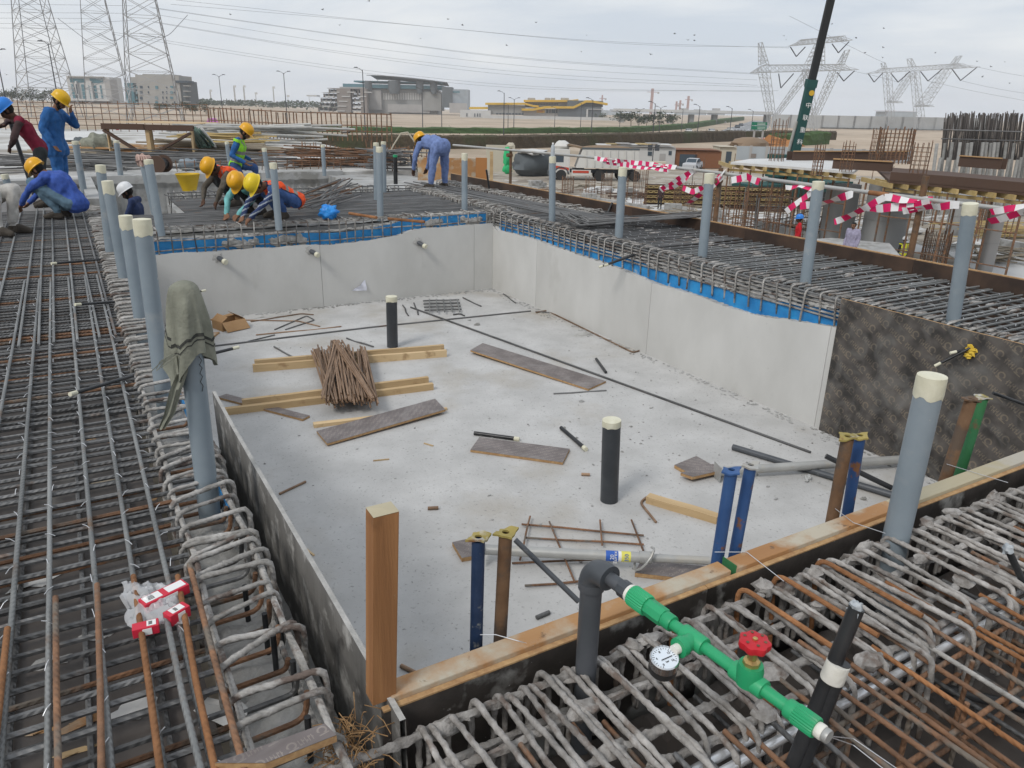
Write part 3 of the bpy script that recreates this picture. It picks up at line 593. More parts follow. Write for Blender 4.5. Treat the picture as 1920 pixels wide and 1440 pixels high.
# ---- cage rows running back from the far corner
def cage_row(label, x, y0, y1, z, step, wd=.3, ht=.36):
    t = thing('rebar_cage', label, 'rebar cage'); m_ = MB(); mes = []
    for k in range(4):
        m_ = MB(); m_.tube(rcorner([(0, 0, -ht), (0, 0, 0), (wd, .02*(k-1.5), .01*(k-1.5)), (wd, .02*(k-1.5), -ht)], .04, 3), .011, 6); mes.append(m_.mesh('stirrup', 'steel_crust', True))
    y = y0
    while y < y1:
        obj('stirrup', mes[rnd.randrange(4)], t, (x+rnd.uniform(-.02, .02), y, z+rnd.uniform(-.02, .015)), (rnd.uniform(-.05, .05), 0, rnd.uniform(-.08, .08))); y += step*rnd.uniform(.8, 1.2)
    for dx, dz in ((.02, -.015), (wd-.02, -.015), (.02, -.17), (wd-.02, -.17), (wd*.5, -.015)): bar('long_bar', t, (x+dx, y0-.1, z+dz), (x+dx, y1, z+dz), .010, 'steel_crust')
cage_row('rebar cage row running back from the far pool corner', 6.15, 11.2, 15.3, .03, .085)
cage_row('rebar cage row in front of the bending man beside the brown upstand', 7.28, 10.2, 16.2, .05, .085)
for i in range(16):   # long bars between the rows
    x = 6.5+.04*i; tag(bar('loose_bar', None, (x+.3, 9.2+rnd.uniform(-.4, .4), .02), (x-.15+rnd.uniform(-.1, .1), 15.6+rnd.uniform(-.5, .5), .03), .012, 'steel'), 'long bar laid between the two rebar cage rows behind the pool', 'rebar', 'bars between the rear cage rows')
# bundle of bent bars on the right mat
for i in range(30):
    a = PX(1098+rnd.uniform(-25, 20), 420+rnd.uniform(-8, 5), .03+.012*(i % 5)); b = PX(1312+rnd.uniform(-8, 5), 402+rnd.uniform(-5, 5), .16+.012*(i % 5))
    d = (a-b).normalized(); h = a+d*.06+V((-.06+rnd.uniform(-.05, .05), .14+rnd.uniform(-.05, .05), .04+rnd.uniform(0, .06)))
    m_ = MB(); m_.tube(rcorner([b, a, h], .05, 3), .0115, 6)
    tag(m_.build('bent_bar', 'steel', loc=tuple(a), smooth=True), 'bent dark bar in the bundle lying on the right rebar mat', 'rebar', 'bundle of bent bars on the right mat')
# ---- near right: crusted beam cage and mat in front of the camera
t = thing('rebar_cage', 'thickly concrete crusted rebar cage in front of the timber capped form', 'rebar cage')
x = .62; k = 0
NB = []
for k in range(8):
    m_ = MB(); L = .46+.05*(k % 3)
    pts = rcorner([(0, .0, -.32), (0, 0, 0), (.012*(k % 3-1), -L, .004*(k % 4)), (.012*(k % 3-1), -L, -.32)], .045, 4)
    m_.tube(subdiv(pts, .012), .0082, 9, lump=.45, seed=k*5.1); NB.append(m_.mesh('stirrup', 'crust', True))
while x < 6.0:
    obj('stirrup', NB[rnd.randrange(8)], t, (x, Y0-.06+rnd.uniform(-.015, .01), -.035+rnd.uniform(-.012, .012)), (rnd.uniform(-.04, .04), rnd.uniform(-.05, .05), rnd.uniform(-.10, .10)))
    if rnd.random() < .7: obj('stirrup', NB[rnd.randrange(8)], t, (x+.028, Y0-.07, -.04), (rnd.uniform(-.04, .04), 0, rnd.uniform(-.06, .06)))
    x += .092*rnd.uniform(.8, 1.25)
for yy, z, r_ in ((Y0-.09, -.055, .0115), (Y0-.24, -.06, .0105), (Y0-.40, -.06, .0115), (Y0-.50, -.058, .0105), (Y0-.09, -.2, .010), (Y0-.5, -.2, .010)):
    m_ = MB(); m_.tube([(u, yy+.012*mnoise.noise((u*3, yy*10, 0)), z+.008*mnoise.noise((u*4, 1, yy))) for u in np.arange(.25, 6.1, .016)], r_, 9, lump=.6, seed=yy*7); m_.build('long_bar', 'crust', t, smooth=True)
for a in (1383, 1450, 1530, 1260):      # rusty hooked bars
    p = PX(a, 1105+(1383-a)*.36 if a > 1300 else 1180, -.02); m_ = MB()
    m_.tube(rcorner([(p.x-.01, p.y-.04, -.3), (p.x, p.y, -.0), (p.x+.02, p.y-.42, .0)], .06, 5), .0095, 8); m_.build('hook_bar', 'rust_orange', t, smooth=True)
t = thing('rebar_mat', 'rusty rebar mat below the green test pipe in the near right corner', 'rebar mat')
x = .78
while x < 4.4:
    mt = rnd.choice(['rust', 'rust', 'rust', 'steel_crust', 'rust_orange', 'steel']); z = -.05+rnd.uniform(-.01, .015)
    bar('long_bar', t, (x, 1.22+rnd.uniform(-.15, .2), z), (x+rnd.uniform(-.05, .05), -.5, z+rnd.uniform(-.02, .02)), .0085, mt, 8, wig=.01)
    x += .075*rnd.uniform(.7, 1.35)
for i, yy in enumerate((.98, .80, .62, .45, .28, .1)):
    bar('cross_bar', t, (1.0+.15*i, yy, -.075), (4.6, yy+.06, -.075), .0085, 'rust', 8)
    bar('lower_cross_bar', t, (.7, yy+.05, -.24), (4.6, yy+.08, -.24), .0085, 'rust', 8)
x = .8
while x < 4.4:
    bar('lower_long_bar', t, (x, 1.4, -.225), (x+.02, -.5, -.225), .0085, rnd.choice(['rust', 'steel', 'rust']), 8); x += .15*rnd.uniform(.8, 1.2)
for i in range(14):
    x = 1.1+.2*i; bar('upright_bar', t, (x, .95-.05*(i % 3), -.41), (x, .95-.05*(i % 3), -.05), .008, 'rust', 7)
lp = []
for i in range(60):
    u = rnd.uniform(.6, 5.5); lp.append((V((u, Y0-.09-rnd.choice((0, .0, .15, .31, .41))+rnd.uniform(-.02, .02), -.05+rnd.uniform(-.02, .01))), .03+.035*rnd.random(), .018+.02*rnd.random(), .015+.014*rnd.random()))
lumps('cement_splashes', 'grey cement lumps caked on the near cage by the timber capping', lp, 'crust', 'cement')

# ================================================================ pipes, props, boards and other loose things
# ---- upright grey pipes with taped ends
def capped_pipe(label, base, h, r=.055, tilt=(0, 0), mat='pvc', cap=.10, group='upright grey pipes round the pool', name='upright_pipe', below=.35, capmat='tape_cream', sleeve=False):
    cap = cap*rnd.uniform(.7, 1.15)
    t = thing(name, label, 'pipe', base, 0, group); d = V((tilt[0], tilt[1], 1)).normalized(); a = d*(-below)
    m_ = MB(); m_.tube([a, d*(h-.002)], r, 22, caps=True); m_.build('pipe_body', mat, t, smooth=True)
    if cap:
        m_ = MB(); n = 24; z0 = h-cap
        vs = []; fs = []
        prof = [(r*1.02, z0, 1), (r*1.05, z0+.012, .6), (r*1.045, h-.01, 0), (r*1.03, h+.004, 0), (r*.5, h+.008, 0)]
        q = V((0, 0, 1)).rotation_difference(d)
        for i, (rr, z, e) in enumerate(prof):
            for j in range(n):
                an = 6.2832*j/n; k = 1+.03*mnoise.noise((math.cos(an)*2, math.sin(an)*2, z*40+base[0]*9)); vs.append(q @ V((rr*k*math.cos(an), rr*k*math.sin(an), z+e*.022*mnoise.noise((math.cos(an)*1.6+base[0], math.sin(an)*1.6+base[1]*5, 0)))))
        for i in range(len(prof)-1):
            for j in range(n): fs.append((i*n+j, i*n+(j+1) % n, (i+1)*n+(j+1) % n, (i+1)*n+j))
        fs.append(tuple((len(prof)-1)*n+j for j in range(n))); m_.add(vs, fs); m_.build('taped_end', capmat, t, smooth=True, sharp=50)
    if sleeve:
        m_ = MB(); m_.tube([d*-.3, d*.0], r*.86, 20); m_.build('socket', 'pvc_dark', t, smooth=True)
    return t
def pipe_at(label, b, tp, z=0, r=None, wpx=None, **kw):
    p = PX(*b, z); s = ppm(p); q = PXy(tp[0], tp[1], p.y); h = q.z-z
    tilt = ((q.x-p.x)/max(h, .1), 0)
    return capped_pipe(label, p, h, r or wpx/2/s, tilt, **kw)
G2 = 'upright grey pipes in the rear'
pipe_at('grey upright pipe in left cage, farthest of the near five', (207, 473), (188, 310), r=.05)
pipe_at('grey upright pipe in left cage second from the rear', (233, 523), (201, 340), r=.048)
pipe_at('shorter grey upright pipe in left cage beside a taller one', (263, 597), (235, 405), r=.047)
pipe_at('tall grey upright pipe in left cage just behind the cloth covered one', (304, 716), (266, 412), r=.048)
E5 = pipe_at('grey upright pipe in left cage with an olive cloth over its top', (387, 906), (346, 548), r=.047, cap=0, sleeve=True)
for i, (b, tp) in enumerate((((1787, 600), (1820, 380)), ((1510, 530), (1535, 341)), ((1317, 480), (1331, 326)), ((1160, 445), (1168, 314)), ((1035, 415), (1036, 294)), ((871, 392), (871, 288)))):
    pipe_at(['grey upright pipe nearest the camera on the right rebar mat', 'grey upright pipe second from right on the right rebar mat', 'grey upright pipe on right mat above the black conduit pair', 'grey upright pipe standing by the bundle of bent bars',
             'grey upright pipe with a water bottle on its top', 'grey upright pipe beside the far corner and the bending man'][i], b, tp, r=.055 if i < 4 else .05)
pipe_at('large grey upright pipe with cream cap beside the timber capping', (1680, 1008), (1748, 706), z=-.04, r=.052, sleeve=True)
for b, tp, l, w_ in (((300, 428), (278, 300), 'grey upright pipe behind the white helmet worker', .055), ((290, 400), (267, 302), 'grey upright pipe with a pink glove on its end', .05), ((522, 418), (512, 306), 'grey upright pipe in front of the striped shirt man', .05),
                     ((713, 402), (711, 276), 'front grey pipe of the three behind the far wall', .05), ((720, 358), (719, 266), 'rear grey pipe of the three behind the far wall', .05), ((706, 372), (705, 268), 'middle grey pipe of the three behind the far wall', .05),
                     ((608, 322), (605, 272), 'thin grey pipe on the rear deck above the basin', .05), ((502, 326), (495, 278), 'grey pipe behind the green vest man', .055), ((432, 318), (425, 266), 'grey pipe left of the green vest man', .05),
                     ((226, 327), (218, 264), 'grey pipe left of the wooden table', .06), ((156, 352), (141, 265), 'leaning grey pipe beside the standing man in blue', .06), ((20, 362), (8, 327), 'short dark pipe by the leaning man', .06)):
    pipe_at(l, b, tp, r=w_, group=G2, cap=.07, below=.1)
# bottle on a pipe
p = PXy(1036, 294, PX(1035, 415).y); t = thing('water_bottle', 'clear water bottle standing on a grey upright pipe', 'bottle', p)
m_ = MB(); m_.lathe([(.03, 0), (.032, .02), (.03, .07), (.032, .11), (.026, .15), (.013, .175), (.013, .185)], 14); defm('bottle', (.62, .68, .72), (.7, .75, .8), 3, .1, 0, trans=.5); m_.build('bottle_body', 'bottle', t, smooth=True)
m_ = MB(); m_.lathe([(.015, .18), (.015, .2)], 12); m_.build('bottle_cap', 'white_paint', t)
# glove on pipe
p = PXy(267, 300, PX(290, 400).y); t = thing('work_glove', 'pinkish work glove pulled over a grey pipe end', 'glove', p-V((0, 0, .08)))
m_ = MB(); m_.blob((0, 0, .07), .09, .075, .10, 4, .5, 14, 10); defm('glove', (.42, .28, .24), (.5, .36, .31), 20, .9, .3); m_.build('palm', 'glove', t, smooth=True)
for k in range(4):
    m_ = MB(); m_.tube([(.02*k-.03, -.03, .14), (.03*k-.045, -.09, .13), (.035*k-.05, -.12, .08)], [.018, .016, .012], 8); m_.build('finger', 'glove', t, smooth=True)
# ---- black pipes standing on the pool floor
def floor_pipe(label, b, tp, r):
    return pipe_at(label, b, tp, z=FZ, r=r, mat='pvc_dark', name='drain_pipe', group='black capped pipes on the pool floor', cap=.07, below=0)
floor_pipe('black capped drain pipe standing on the nearer pool floor', (1142, 938), (1147, 788), .07)
floor_pipe('black capped drain pipe standing behind the rod pile', (736, 650), (734, 556), .07)
# ---- cloth over the pipe
top = PXy(346, 548, PX(387, 906).y); t = thing('cloth', 'olive green patterned cloth draped over a grey upright pipe', 'cloth', top)
n, mm = 40, 26; P = []
for i in range(mm+1):
    s = i/mm; row = []
    for j in range(n+1):
        a = 2*math.pi*j/n
        ln = .315+.06*math.sin(a*2+1)-.04*math.cos(a)
        if s < .22:
            k = s/.22; rr = .062*math.sin(k*math.pi/2)+.001; z = .05*math.cos(k*math.pi/2)-.0
        else:
            k = (s-.22)/.78; rr = .064+.025*k+k**.6*(.010+.020*math.sin(a*3+.5)+.014*math.sin(a*7+s*3)+.009*math.sin(a*11)); z = -ln*k
        rr *= 1+.05*mnoise.noise((math.cos(a)*2, math.sin(a)*2, s*4))
        row.append(V((rr*math.cos(a)*.95-.012*s, rr*.85*math.sin(a), z)))
    P.append(row)
m_ = MB(); m_.grid(P); m_.grid([[p*.985-V((0, 0, .002)) for p in r_][::-1] for r_ in P]); m_.build('cloth_hood', 'scarf', t, smooth=True, sharp=0)
# embroidered border: a dark band that winds down the cloth
for off, w_ in ((0.0, .014), (.16, .006)):
    bnd = []
    for j in range(n+1):
        a = 2*math.pi*j/n; i = int(mm*(.66+.10*math.sin(a+2.4)+off*.5)); i = min(i, mm-1); p0 = P[i][j]; p1 = P[min(i+1, mm)][j]; nn = V((p0.x, p0.y, 0)).normalized()*.0025; d = (p1-p0).normalized()*w_
        bnd.append((p0+nn, p0+d+nn))
    m_ = MB(); m_.grid([[q[0] for q in bnd], [q[1] for q in bnd]]); m_.build('border', 'scarf_dark', t, smooth=True)
tail = [PXy(340, 665, top.y-.03), PXy(342, 700, top.y-.05), PXy(330, 730, top.y-.06), PXy(318, 775, top.y-.06), PXy(303, 805, top.y-.05)]
m_ = MB(); P2 = []
for i, p in enumerate(tail):
    wd = [.03, .022, .025, .022, .012][i]; row = []
    for j in range(7): q = j/6*2-1; row.append(p-top+V((q*wd, .008*math.cos(q*5+i), 0)))
    P2.append(row)
m_.grid(P2); m_.grid([[p+V((0, .004, 0)) for p in r_][::-1] for r_ in P2]); m_.build('twisted_tail', 'scarf', t, smooth=True)
for k in range(8):
    a = PXy(325+rnd.uniform(-4, 10), 664, top.y-.08)-top; m_ = MB(); m_.tube([a, a+V((-.02-.03*rnd.random(), -.01, -.02)), a+V((-.035-.05*rnd.random(), -.01, -.03-.03*rnd.random()))], .0016, 4); m_.build('fringe_thread', 'scarf', t)
sp_ = [(373, 668), (378, 676), (374, 684), (379, 690), (375, 700), (380, 706), (376, 716), (381, 724), (379, 734)]; yc = PX(387, 906).y; m_ = MB(); m_.tube([PXy(a, b, yc-.046)-E5.location for a, b in sp_], .0016, 5); m_.build('marker_scribble', 'black_plastic', E5)
# ---- black conduit stubs
def tube_thing(name, label, a, b, r, mat='tube_black', cat='pipe', endmat=None, group=None, n=12, bend=None):
    a, b = V(a), V(b); t = thing(name, label, cat, a, 0, group); m_ = MB(); pts = [V((0, 0, 0)), b-a] if not bend else rcorner([V((0, 0, 0)), V(bend)-a, b-a], .06)
    m_.tube(pts, r, n); m_.build('tube', mat, t, smooth=True)
    if endmat:
        d = (b-a).normalized() if not bend else (b-V(bend)).normalized(); m_ = MB(); m_.tube([b-a-d*.03, b-a+d*.02], r*1.12, n); m_.build('taped_end', endmat, t, smooth=True)
    return t
GC = 'black conduit stubs taped at the end'
tube_thing('conduit_stub', 'black conduit stub lying on the left mat nearest camera', PX(248, 705, .02), PX(136, 738, .10), .011, endmat='tape_cream', group=GC)
tube_thing('conduit_stub', 'black conduit stub on the left mat, middle of three', PX(214, 566, .02), PX(145, 571, .07), .011, endmat='tape_cream', group=GC)
tube_thing('conduit_stub', 'black conduit stub on the left mat, farthest of three', PX(192, 486, .02), PX(100, 494, .06), .012, endmat='tape_cream', group=GC)
tube_thing('conduit_stub', 'black conduit stub poking into the pool below the cloth', PX(386, 666, -.05), PX(443, 652, -.05), .011, endmat='tape_cream', group=GC)
tube_thing('conduit_stub', 'short black conduit stub poking out beside the cloth top', PX(330, 556, -.1), PX(382, 545, -.1), .010, endmat='tape_cream', group=GC)
for i, (bx, by) in enumerate(((1126, 500), (1136, 497))):
    a = PXx(1186+4*i, 478, X1+.06); b = PXx(bx, by, X1-.35); tube_thing('conduit_pair_tube', ['front', 'rear'][i]+' black conduit of the pair over the right pool wall', a, b, .014, endmat='tape_cream', group='conduit pair on right wall')
for i, (a, b) in enumerate((((1820, 652), (1757, 684)), ((1812, 655), (1786, 661)))):
    tube_thing('conduit_stub', ['long', 'short'][i]+' black conduit stub poking through the dark printed sheet', PXx(*a, X1-.03), PXx(*b, X1-.18+.06*i), .011, endmat='tape_cream', group=GC)
p = PXx(1822, 657, X1-.03); t = tag((lambda m_: m_.build('foam_sealant', 'tape_yellow', loc=tuple(p), smooth=True))((defm('tape_yellow', (.55, .36, .03), (.66, .46, .06), 20, .8, .5), MB().blob(p, .02, .04, .03, 3, .8, 12, 9).blob(p+V((-.01, .01, -.05)), .015, .03, .025, 6, .8))[1]), 'yellow foam blob round the conduits on the dark sheet', 'foam')
tube_thing('conduit_stub', 'black conduit stub at the right frame edge above props', PXx(1925, 760, 5.2), PXx(1862, 737, 5.0), .011, group=GC)
for b, tp in (((830, 612), (825, 618)),): pass
# stubs through the far wall
for px, py, l in ((414, 485, 'left'), (587, 472, 'middle'), (789, 456, 'right')):
    a = PXy(px-7, py-3, Y1); b = PXy(px+8, py+6, Y1-.12); t = tube_thing('wall_stub', l+' grey pipe stub poking out of the far pool wall', a+V((0, .05, 0)), b, .034, 'pvc_charcoal', endmat='tape_cream', group='stubs in far wall', n=16)
    m_ = MB(); m_.blob((0, -.05, 0), .065, .012, .06, px, .5); m_.build('mortar_collar', 'concrete_rough', t, smooth=True)
# upright black tubes on the right / back
for i, (b, tp) in enumerate((((918, 358), (912, 318)), ((1140, 398), (1148, 380)), ((1000, 0), (0, 0)))[:2]):
    p = PX(*b, 0); tube_thing('conduit_stub', ['leaning black conduit stub by the brown upstand near truck', 'black conduit stub beside thin upright bars on right mat'][i], p, PXy(*tp, p.y), .02, group=GC)
for i, (b, tp) in enumerate((((742, 345), (741, 292)), ((776, 325), (770, 290)), ((783, 322), (780, 300)))):
    p = PX(*b, 0); tube_thing('conduit_stub', ['dark upright pipe with green top behind the three grey pipes', 'leaning black pipe left of the bending man', 'thin black pipe left of the bending man'][i], p, PXy(*tp, p.y), (.045, .025, .015)[i], endmat='green_ppr' if i == 0 else None)
# ---- wooden post
pb = V((.556, 1.68, -.01)); t = thing('timber_post', 'square orange timber post standing in the near left pool corner', 'post', pb)
hgt = PXy(712, 957, 1.68).z+.01; m_ = MB(); sx, sy = .036, .031
P = []
for i in range(9):
    z = hgt*i/8; tw = .02*i/8; cx_ = .03*i/8; P.append([V((cx_+a*sx*(1+.02*mnoise.noise((i, a, 1))), b*sy, z+(.012*mnoise.noise((a*3, b*3, 2)) if i == 8 else 0))) for a, b in ((-1, -1), (1, -1), (1, 1), (-1, 1), (-1, -1))])
m_.grid([r_[::-1] for r_ in P]); m_.build('post_body', 'wood_orange', t, bevel=.003)
m_ = MB(); q = P[-1][:4]; m_.add([p+V((0, 0, .001)) for p in q]+[(q[0]+q[2])/2+V((0, 0, .004))], [(0, 1, 4), (1, 2, 4), (2, 3, 4), (3, 0, 4)]); m_.build('sawn_top', 'wood_cap_grey', t)
# ---- formwork prop heads clamped along the inside of the near form
def prop_head(label, tpx, bpx, Y, r, mat, platemat, gap=True, open_=False):
    a = PXy(*bpx, Y); b = PXy(*tpx, Y); d = (b-a).normalized(); a = a-d*((a.z+.45)/max(d.z, .5)); t = thing('steel_prop', label, 'prop', a, 0, 'steel props clamped inside the near form')
    b = b-a; m_ = MB(); m_.tube([V((0, 0, 0)), b], r, 18, caps=False); m_.tube([b, V((0, 0, 0))], r*.88, 18, caps=False); m_.build('prop_tube', mat, t, smooth=True)
    s = r*1.75; q = V((0, 0, 1)).rotation_difference(d); m_ = MB(); n = 24; ro, ri = [], []
    for j in range(n):
        an = 6.2832*j/n; c, s_ = math.cos(an), math.sin(an); k = s/max(abs(c)**.7+abs(s_)**.7, 1)*1.25; w_ = .006*math.sin(an*2+r*900)+.004*math.sin(an*3)
        ro.append(b+q @ V((k*c, k*s_*.8, .004+w_))); ri.append(b+q @ V((r*.55*c, r*.55*s_, .004)))
    vs = ro+ri+[p+d*.007 for p in ro]+[p+d*.007 for p in ri]; fs = []
    for j in range(n):
        k = (j+1) % n; fs += [(j, n+j, n+k, k), (2*n+j, 2*n+k, 3*n+k, 3*n+j), (j, k, 2*n+k, 2*n+j), (n+j, 3*n+j, 3*n+k, n+k)]
    m_.add(vs, fs); m_.build('head_plate', platemat, t, smooth=True, sharp=35); return t
YP = Y0+.165
prop_head('dark blue steel prop with yellow head plate beside the wooden post', (897, 1012), (893, 1200), YP, .021, 'blue_dark', 'yellow_prop')
prop_head('rusty brown steel prop with yellow head next to elbow pipe', (948, 1003), (938, 1190), YP+.01, .022, 'rust_pipe', 'yellow_prop')
prop_head('bright blue steel prop left of the pair at the green plank end', (1371, 885), (1345, 1050), YP, .024, 'blue_paint', 'blue_paint')
prop_head('blue steel prop with grey plate, right of the pair at the green plank end', (1407, 876), (1377, 1040), YP+.02, .023, 'blue_paint', 'galv')
prop_head('rusty brown steel prop in the pair by the lying grey prop', (1589, 822), (1562, 965), YP, .026, 'rust_pipe', 'yellow_prop')
prop_head('blue steel prop behind the brown one by the lying grey prop', (1612, 820), (1590, 955), YP+.05, .024, 'blue_paint', 'yellow_prop')
prop_head('reddish steel prop by the dark printed sheet', (1820, 752), (1775, 890), YP+.02, .028, 'rust_pipe', 'rust_pipe')
prop_head('green steel prop behind the reddish one by the dark printed sheet', (1842, 748), (1805, 868), YP+.09, .027, 'green_paint', 'yellow_prop')
# tie wires over the capping
for i, w_ in enumerate((((895, 1190), (930, 1190), (1000, 1210)), ((1340, 1035), (1400, 1035), (1470, 1090)), ((1555, 945), (1600, 980), (1660, 1000)), ((1775, 870), (1840, 890), (1890, 905)))):
    m_ = MB(); m_.tube([PX(*q, .0+.01*(k == 1)) for k, q in enumerate(w_)], .0015, 5); tag(m_.build('tie_wire', 'galv_shiny'), ['thin tie wire over the capping beside the wooden post', 'thin tie wire over the capping at the blue props', 'thin tie wire over the capping by the brown prop', 'thin tie wire over the capping at right frame edge'][i], 'wire', 'tie wires over the capping')
# ---- props lying on the pool floor
def lying_prop(label, a, b, ra, rb, split, sticker):
    a, b = V(a), V(b); t = thing('steel_prop', label, 'prop', a); d = (b-a); L = d.length; dn = d.normalized(); c = d*split
    m_ = MB(); m_.tube([V((0, 0, 0)), c], ra, 18); m_.build('outer_tube', 'galv', t, smooth=True)
    m_ = MB(); m_.tube([c, d], rb, 16); m_.build('inner_tube', 'galv', t, smooth=True)
    m_ = MB(); m_.tube([c-dn*.05, c+dn*.03], ra*1.2, 18); k = m_.build('collar', 'galv', t, smooth=True)
    side = dn.cross(V((0, 0, 1))).normalized(); up = side.cross(dn); m_ = MB(); pts = [c-dn*.02+(side*math.cos(x)+up*math.sin(x))*(.085 if 0 < i < 7 else .07)+dn*.06*math.sin(x) for i, x in enumerate(np.linspace(-2.0, 2.2, 9))]
    m_.tube(pts, .008, 8); m_.build('handle_hook', 'galv', t, smooth=True)
    m_ = MB(); q = dn.to_track_quat('X', 'Z'); m_.box(V((0, 0, 0)), (.008, .13, .13), q); m_.build('end_plate', 'galv', t)
    for k in range(4):
        p = c+dn*(.09+.09*k)-side*rb*.99; m_ = MB(); m_.tube([p+side*.004, p-side*.002], .007, 10); m_.build('pin_hole', 'black_plastic', t)
    if sticker:
        for s0, s1, mt in ((.60, .66, 'sticker_blue'), (.66, .675, 'white_paint'), (.675, .72, 'sticker_yellow')):
            m_ = MB(); m_.tube([d*s0*split/.8, d*s1*split/.8], ra*1.012, 18, caps=False); m_.build('sticker', mt, t, smooth=True)
        qx = Matrix((dn, (V((0, 0, 1))*.55+(-side)*-.83).normalized().cross(dn)*-1, (dn.cross((V((0, 0, 1))*.55+(-side)*-.83).normalized())))).transposed()
        vw = (-(V(_fw))).normalized(); nrm = (vw-dn*vw.dot(dn)).normalized(); yv = nrm.cross(dn); qq = Matrix((dn, yv, nrm)).transposed().to_quaternion()
        for s_, tx, mt in ((.63, '20', 'white_paint'), (.645, 'Eurex', 'white_paint'), (.70, '350', 'sticker_blue')):
            text_part(tx, t, .035, mt, d*(s_*split/.8)+nrm*(ra*1.03), qq @ Quaternion((0, 0, 1), R(90)))
    return t
defm('sticker_blue', (.03, .10, .42), (.04, .14, .5), 3, .4); defm('sticker_yellow', (.68, .62, .10), (.72, .68, .16), 3, .4)
lying_prop('grey steel prop with blue and yellow sticker lying on near pool floor', PX(905, 1030, FZ+.12), PX(1335, 1052, FZ+.12), .035, .028, .72, True)
lying_prop('long grey steel prop lying across the floor by the dark printed sheet', PX(1345, 884, FZ+.08), PX(1935, 846, FZ+.08), .038, .030, .68, False)
tube_thing('black_pipe', 'thick black pipe lying beneath the long grey prop', PX(1374, 838, FZ+.03), PX(1672, 928, FZ+.03), .028, 'pvc_charcoal')
tube_thing('black_pipe', 'thin black pipe leaning from the floor behind the brown prop', PX(1548, 855, FZ+.25), PX(1672, 915, FZ+.06), .022, 'tube_black')
tube_thing('black_pipe', 'black conduit slanting from the prop head down to the elbow pipe', PXy(966, 1012, Y0+.3), PXy(1085, 1128, Y0+.12), .0095, 'pvc_charcoal')
# ---- timbers and boards on the floor
def timber(label, a, b, wd, ht, mat='wood_pale', z=FZ, group=None, taper=0, cat='timber', name='timber'):
    a, b = PX(*a, z), PX(*b, z); d = (b-a); L = d.length; rz = math.atan2(d.y, d.x); m_ = MB(); k = 8; P = []
    for i in range(k+1):
        s = i/k; x = L*s; n1 = 1+.06*mnoise.noise((x*3, a.x, 0)); w2 = wd/2*n1*(1-taper*s); h2 = ht*(1+.07*mnoise.noise((x*4, a.y, 1)))*(1-.6*taper*s); bo = .01*mnoise.noise((x, a.y, 5))
        P.append([(x, -w2+bo, 0), (x, w2+bo, 0), (x, w2+bo, h2), (x, -w2+bo, h2), (x, -w2+bo, 0)])
    m_.grid([r_[::-1] for r_ in P]); m_.add(P[0][:4], [(3, 2, 1, 0)][:1]); m_.add(P[-1][:4], [(0, 1, 2, 3)])
    o = m_.build(name, mat, loc=(a.x, a.y, z), rot=(0, 0, rz)); return tag(o, label, cat, group)
GT = 'bearers under the rod pile'
timber('front pale timber of the pair behind, under the rod pile', (475, 697), (837, 668), .05, .085, group=GT)
timber('rear pale timber of the pair behind, under the rod pile', (478, 688), (832, 658), .05, .085, group=GT)
timber('front pale timber of the near pair under the rod pile, split left end', (420, 778), (812, 730), .055, .07, group=GT)
timber('rear pale timber of the near pair under the rod pile', (455, 762), (803, 718), .05, .075, group=GT)
timber('pale wedge shaped timber offcut behind the printed board', (588, 800), (838, 768), .07, .035, taper=.6)
timber('weathered split timber near the blue props', (1214, 940), (1345, 980), .075, .06)
def board(label, c4, z=FZ, th=.02, mat='ply_print', lift=0, name='plywood_board', dz=(0, 0, 0, 0)):
    P = [PX(*p, z) for p in c4]; o = P[0].copy(); d = (P[1]-P[0]); rz = math.atan2(d.y, d.x); t = thing(name, label, 'board', o, rz); q = Matrix.Rotation(-rz, 3, 'Z')
    L = [q @ (p-o) for p in P]
    ar = sum(L[i].x*L[(i+1) % 4].y-L[(i+1) % 4].x*L[i].y for i in range(4))
    if ar < 0: L = L[::-1]; dz = dz[::-1]
    lo_ = [p+V((0, 0, .002+lift+e)) for p, e in zip(L, dz)]; hi_ = [p+V((0, 0, th)) for p in lo_]
    m_ = MB(); m_.add(lo_+hi_, [(3, 2, 1, 0), (0, 1, 5, 4), (1, 2, 6, 5), (2, 3, 7, 6), (3, 0, 4, 7)]); m_.build('board_edge', 'ply_edge', t)
    m_ = MB(); m_.add([p+V((0, 0, .0012)) for p in hi_], [(0, 1, 2, 3)]); m_.build('printed_face', mat, t); return t
board('printed brown plywood board with chipped edge in front of the rod pile', ((614, 838), (835, 777), (816, 758), (594, 814)), lift=.01, dz=(0, .02, .03, 0))
board('long delaminated plywood board lying on the right of the pool floor', ((882, 664), (1103, 733), (1136, 718), (905, 649)), dz=(.03, 0, 0, .02))
board('clean rectangular plywood board in the middle of the floor', ((882, 848), (1055, 872), (1068, 846), (899, 824)), th=.022)
board('narrow plywood strip under the split timber left of rod pile', ((408, 748), (568, 790), (581, 783), (425, 742)))
board('small plywood square under the foot of the long grey prop', ((1264, 878), (1290, 893), (1345, 884), (1305, 861)), th=.03)
board('small plywood offcut beside the foot of the long grey prop', ((1275, 898), (1297, 906), (1362, 891), (1335, 881)), th=.025, lift=.03)
board('plywood scrap under the foot of the stickered prop', ((848, 1024), (866, 1054), (900, 1048), (884, 1016)), th=.03)
board('brown plywood board under the stickered prop by the capping', ((1190, 1082), (1330, 1098), (1345, 1070), (1200, 1060)), th=.03)
board('thin reddish wood scrap left of the cardboard box', ((385, 640), (398, 636), (412, 625), (390, 628)), mat='wood_cap')
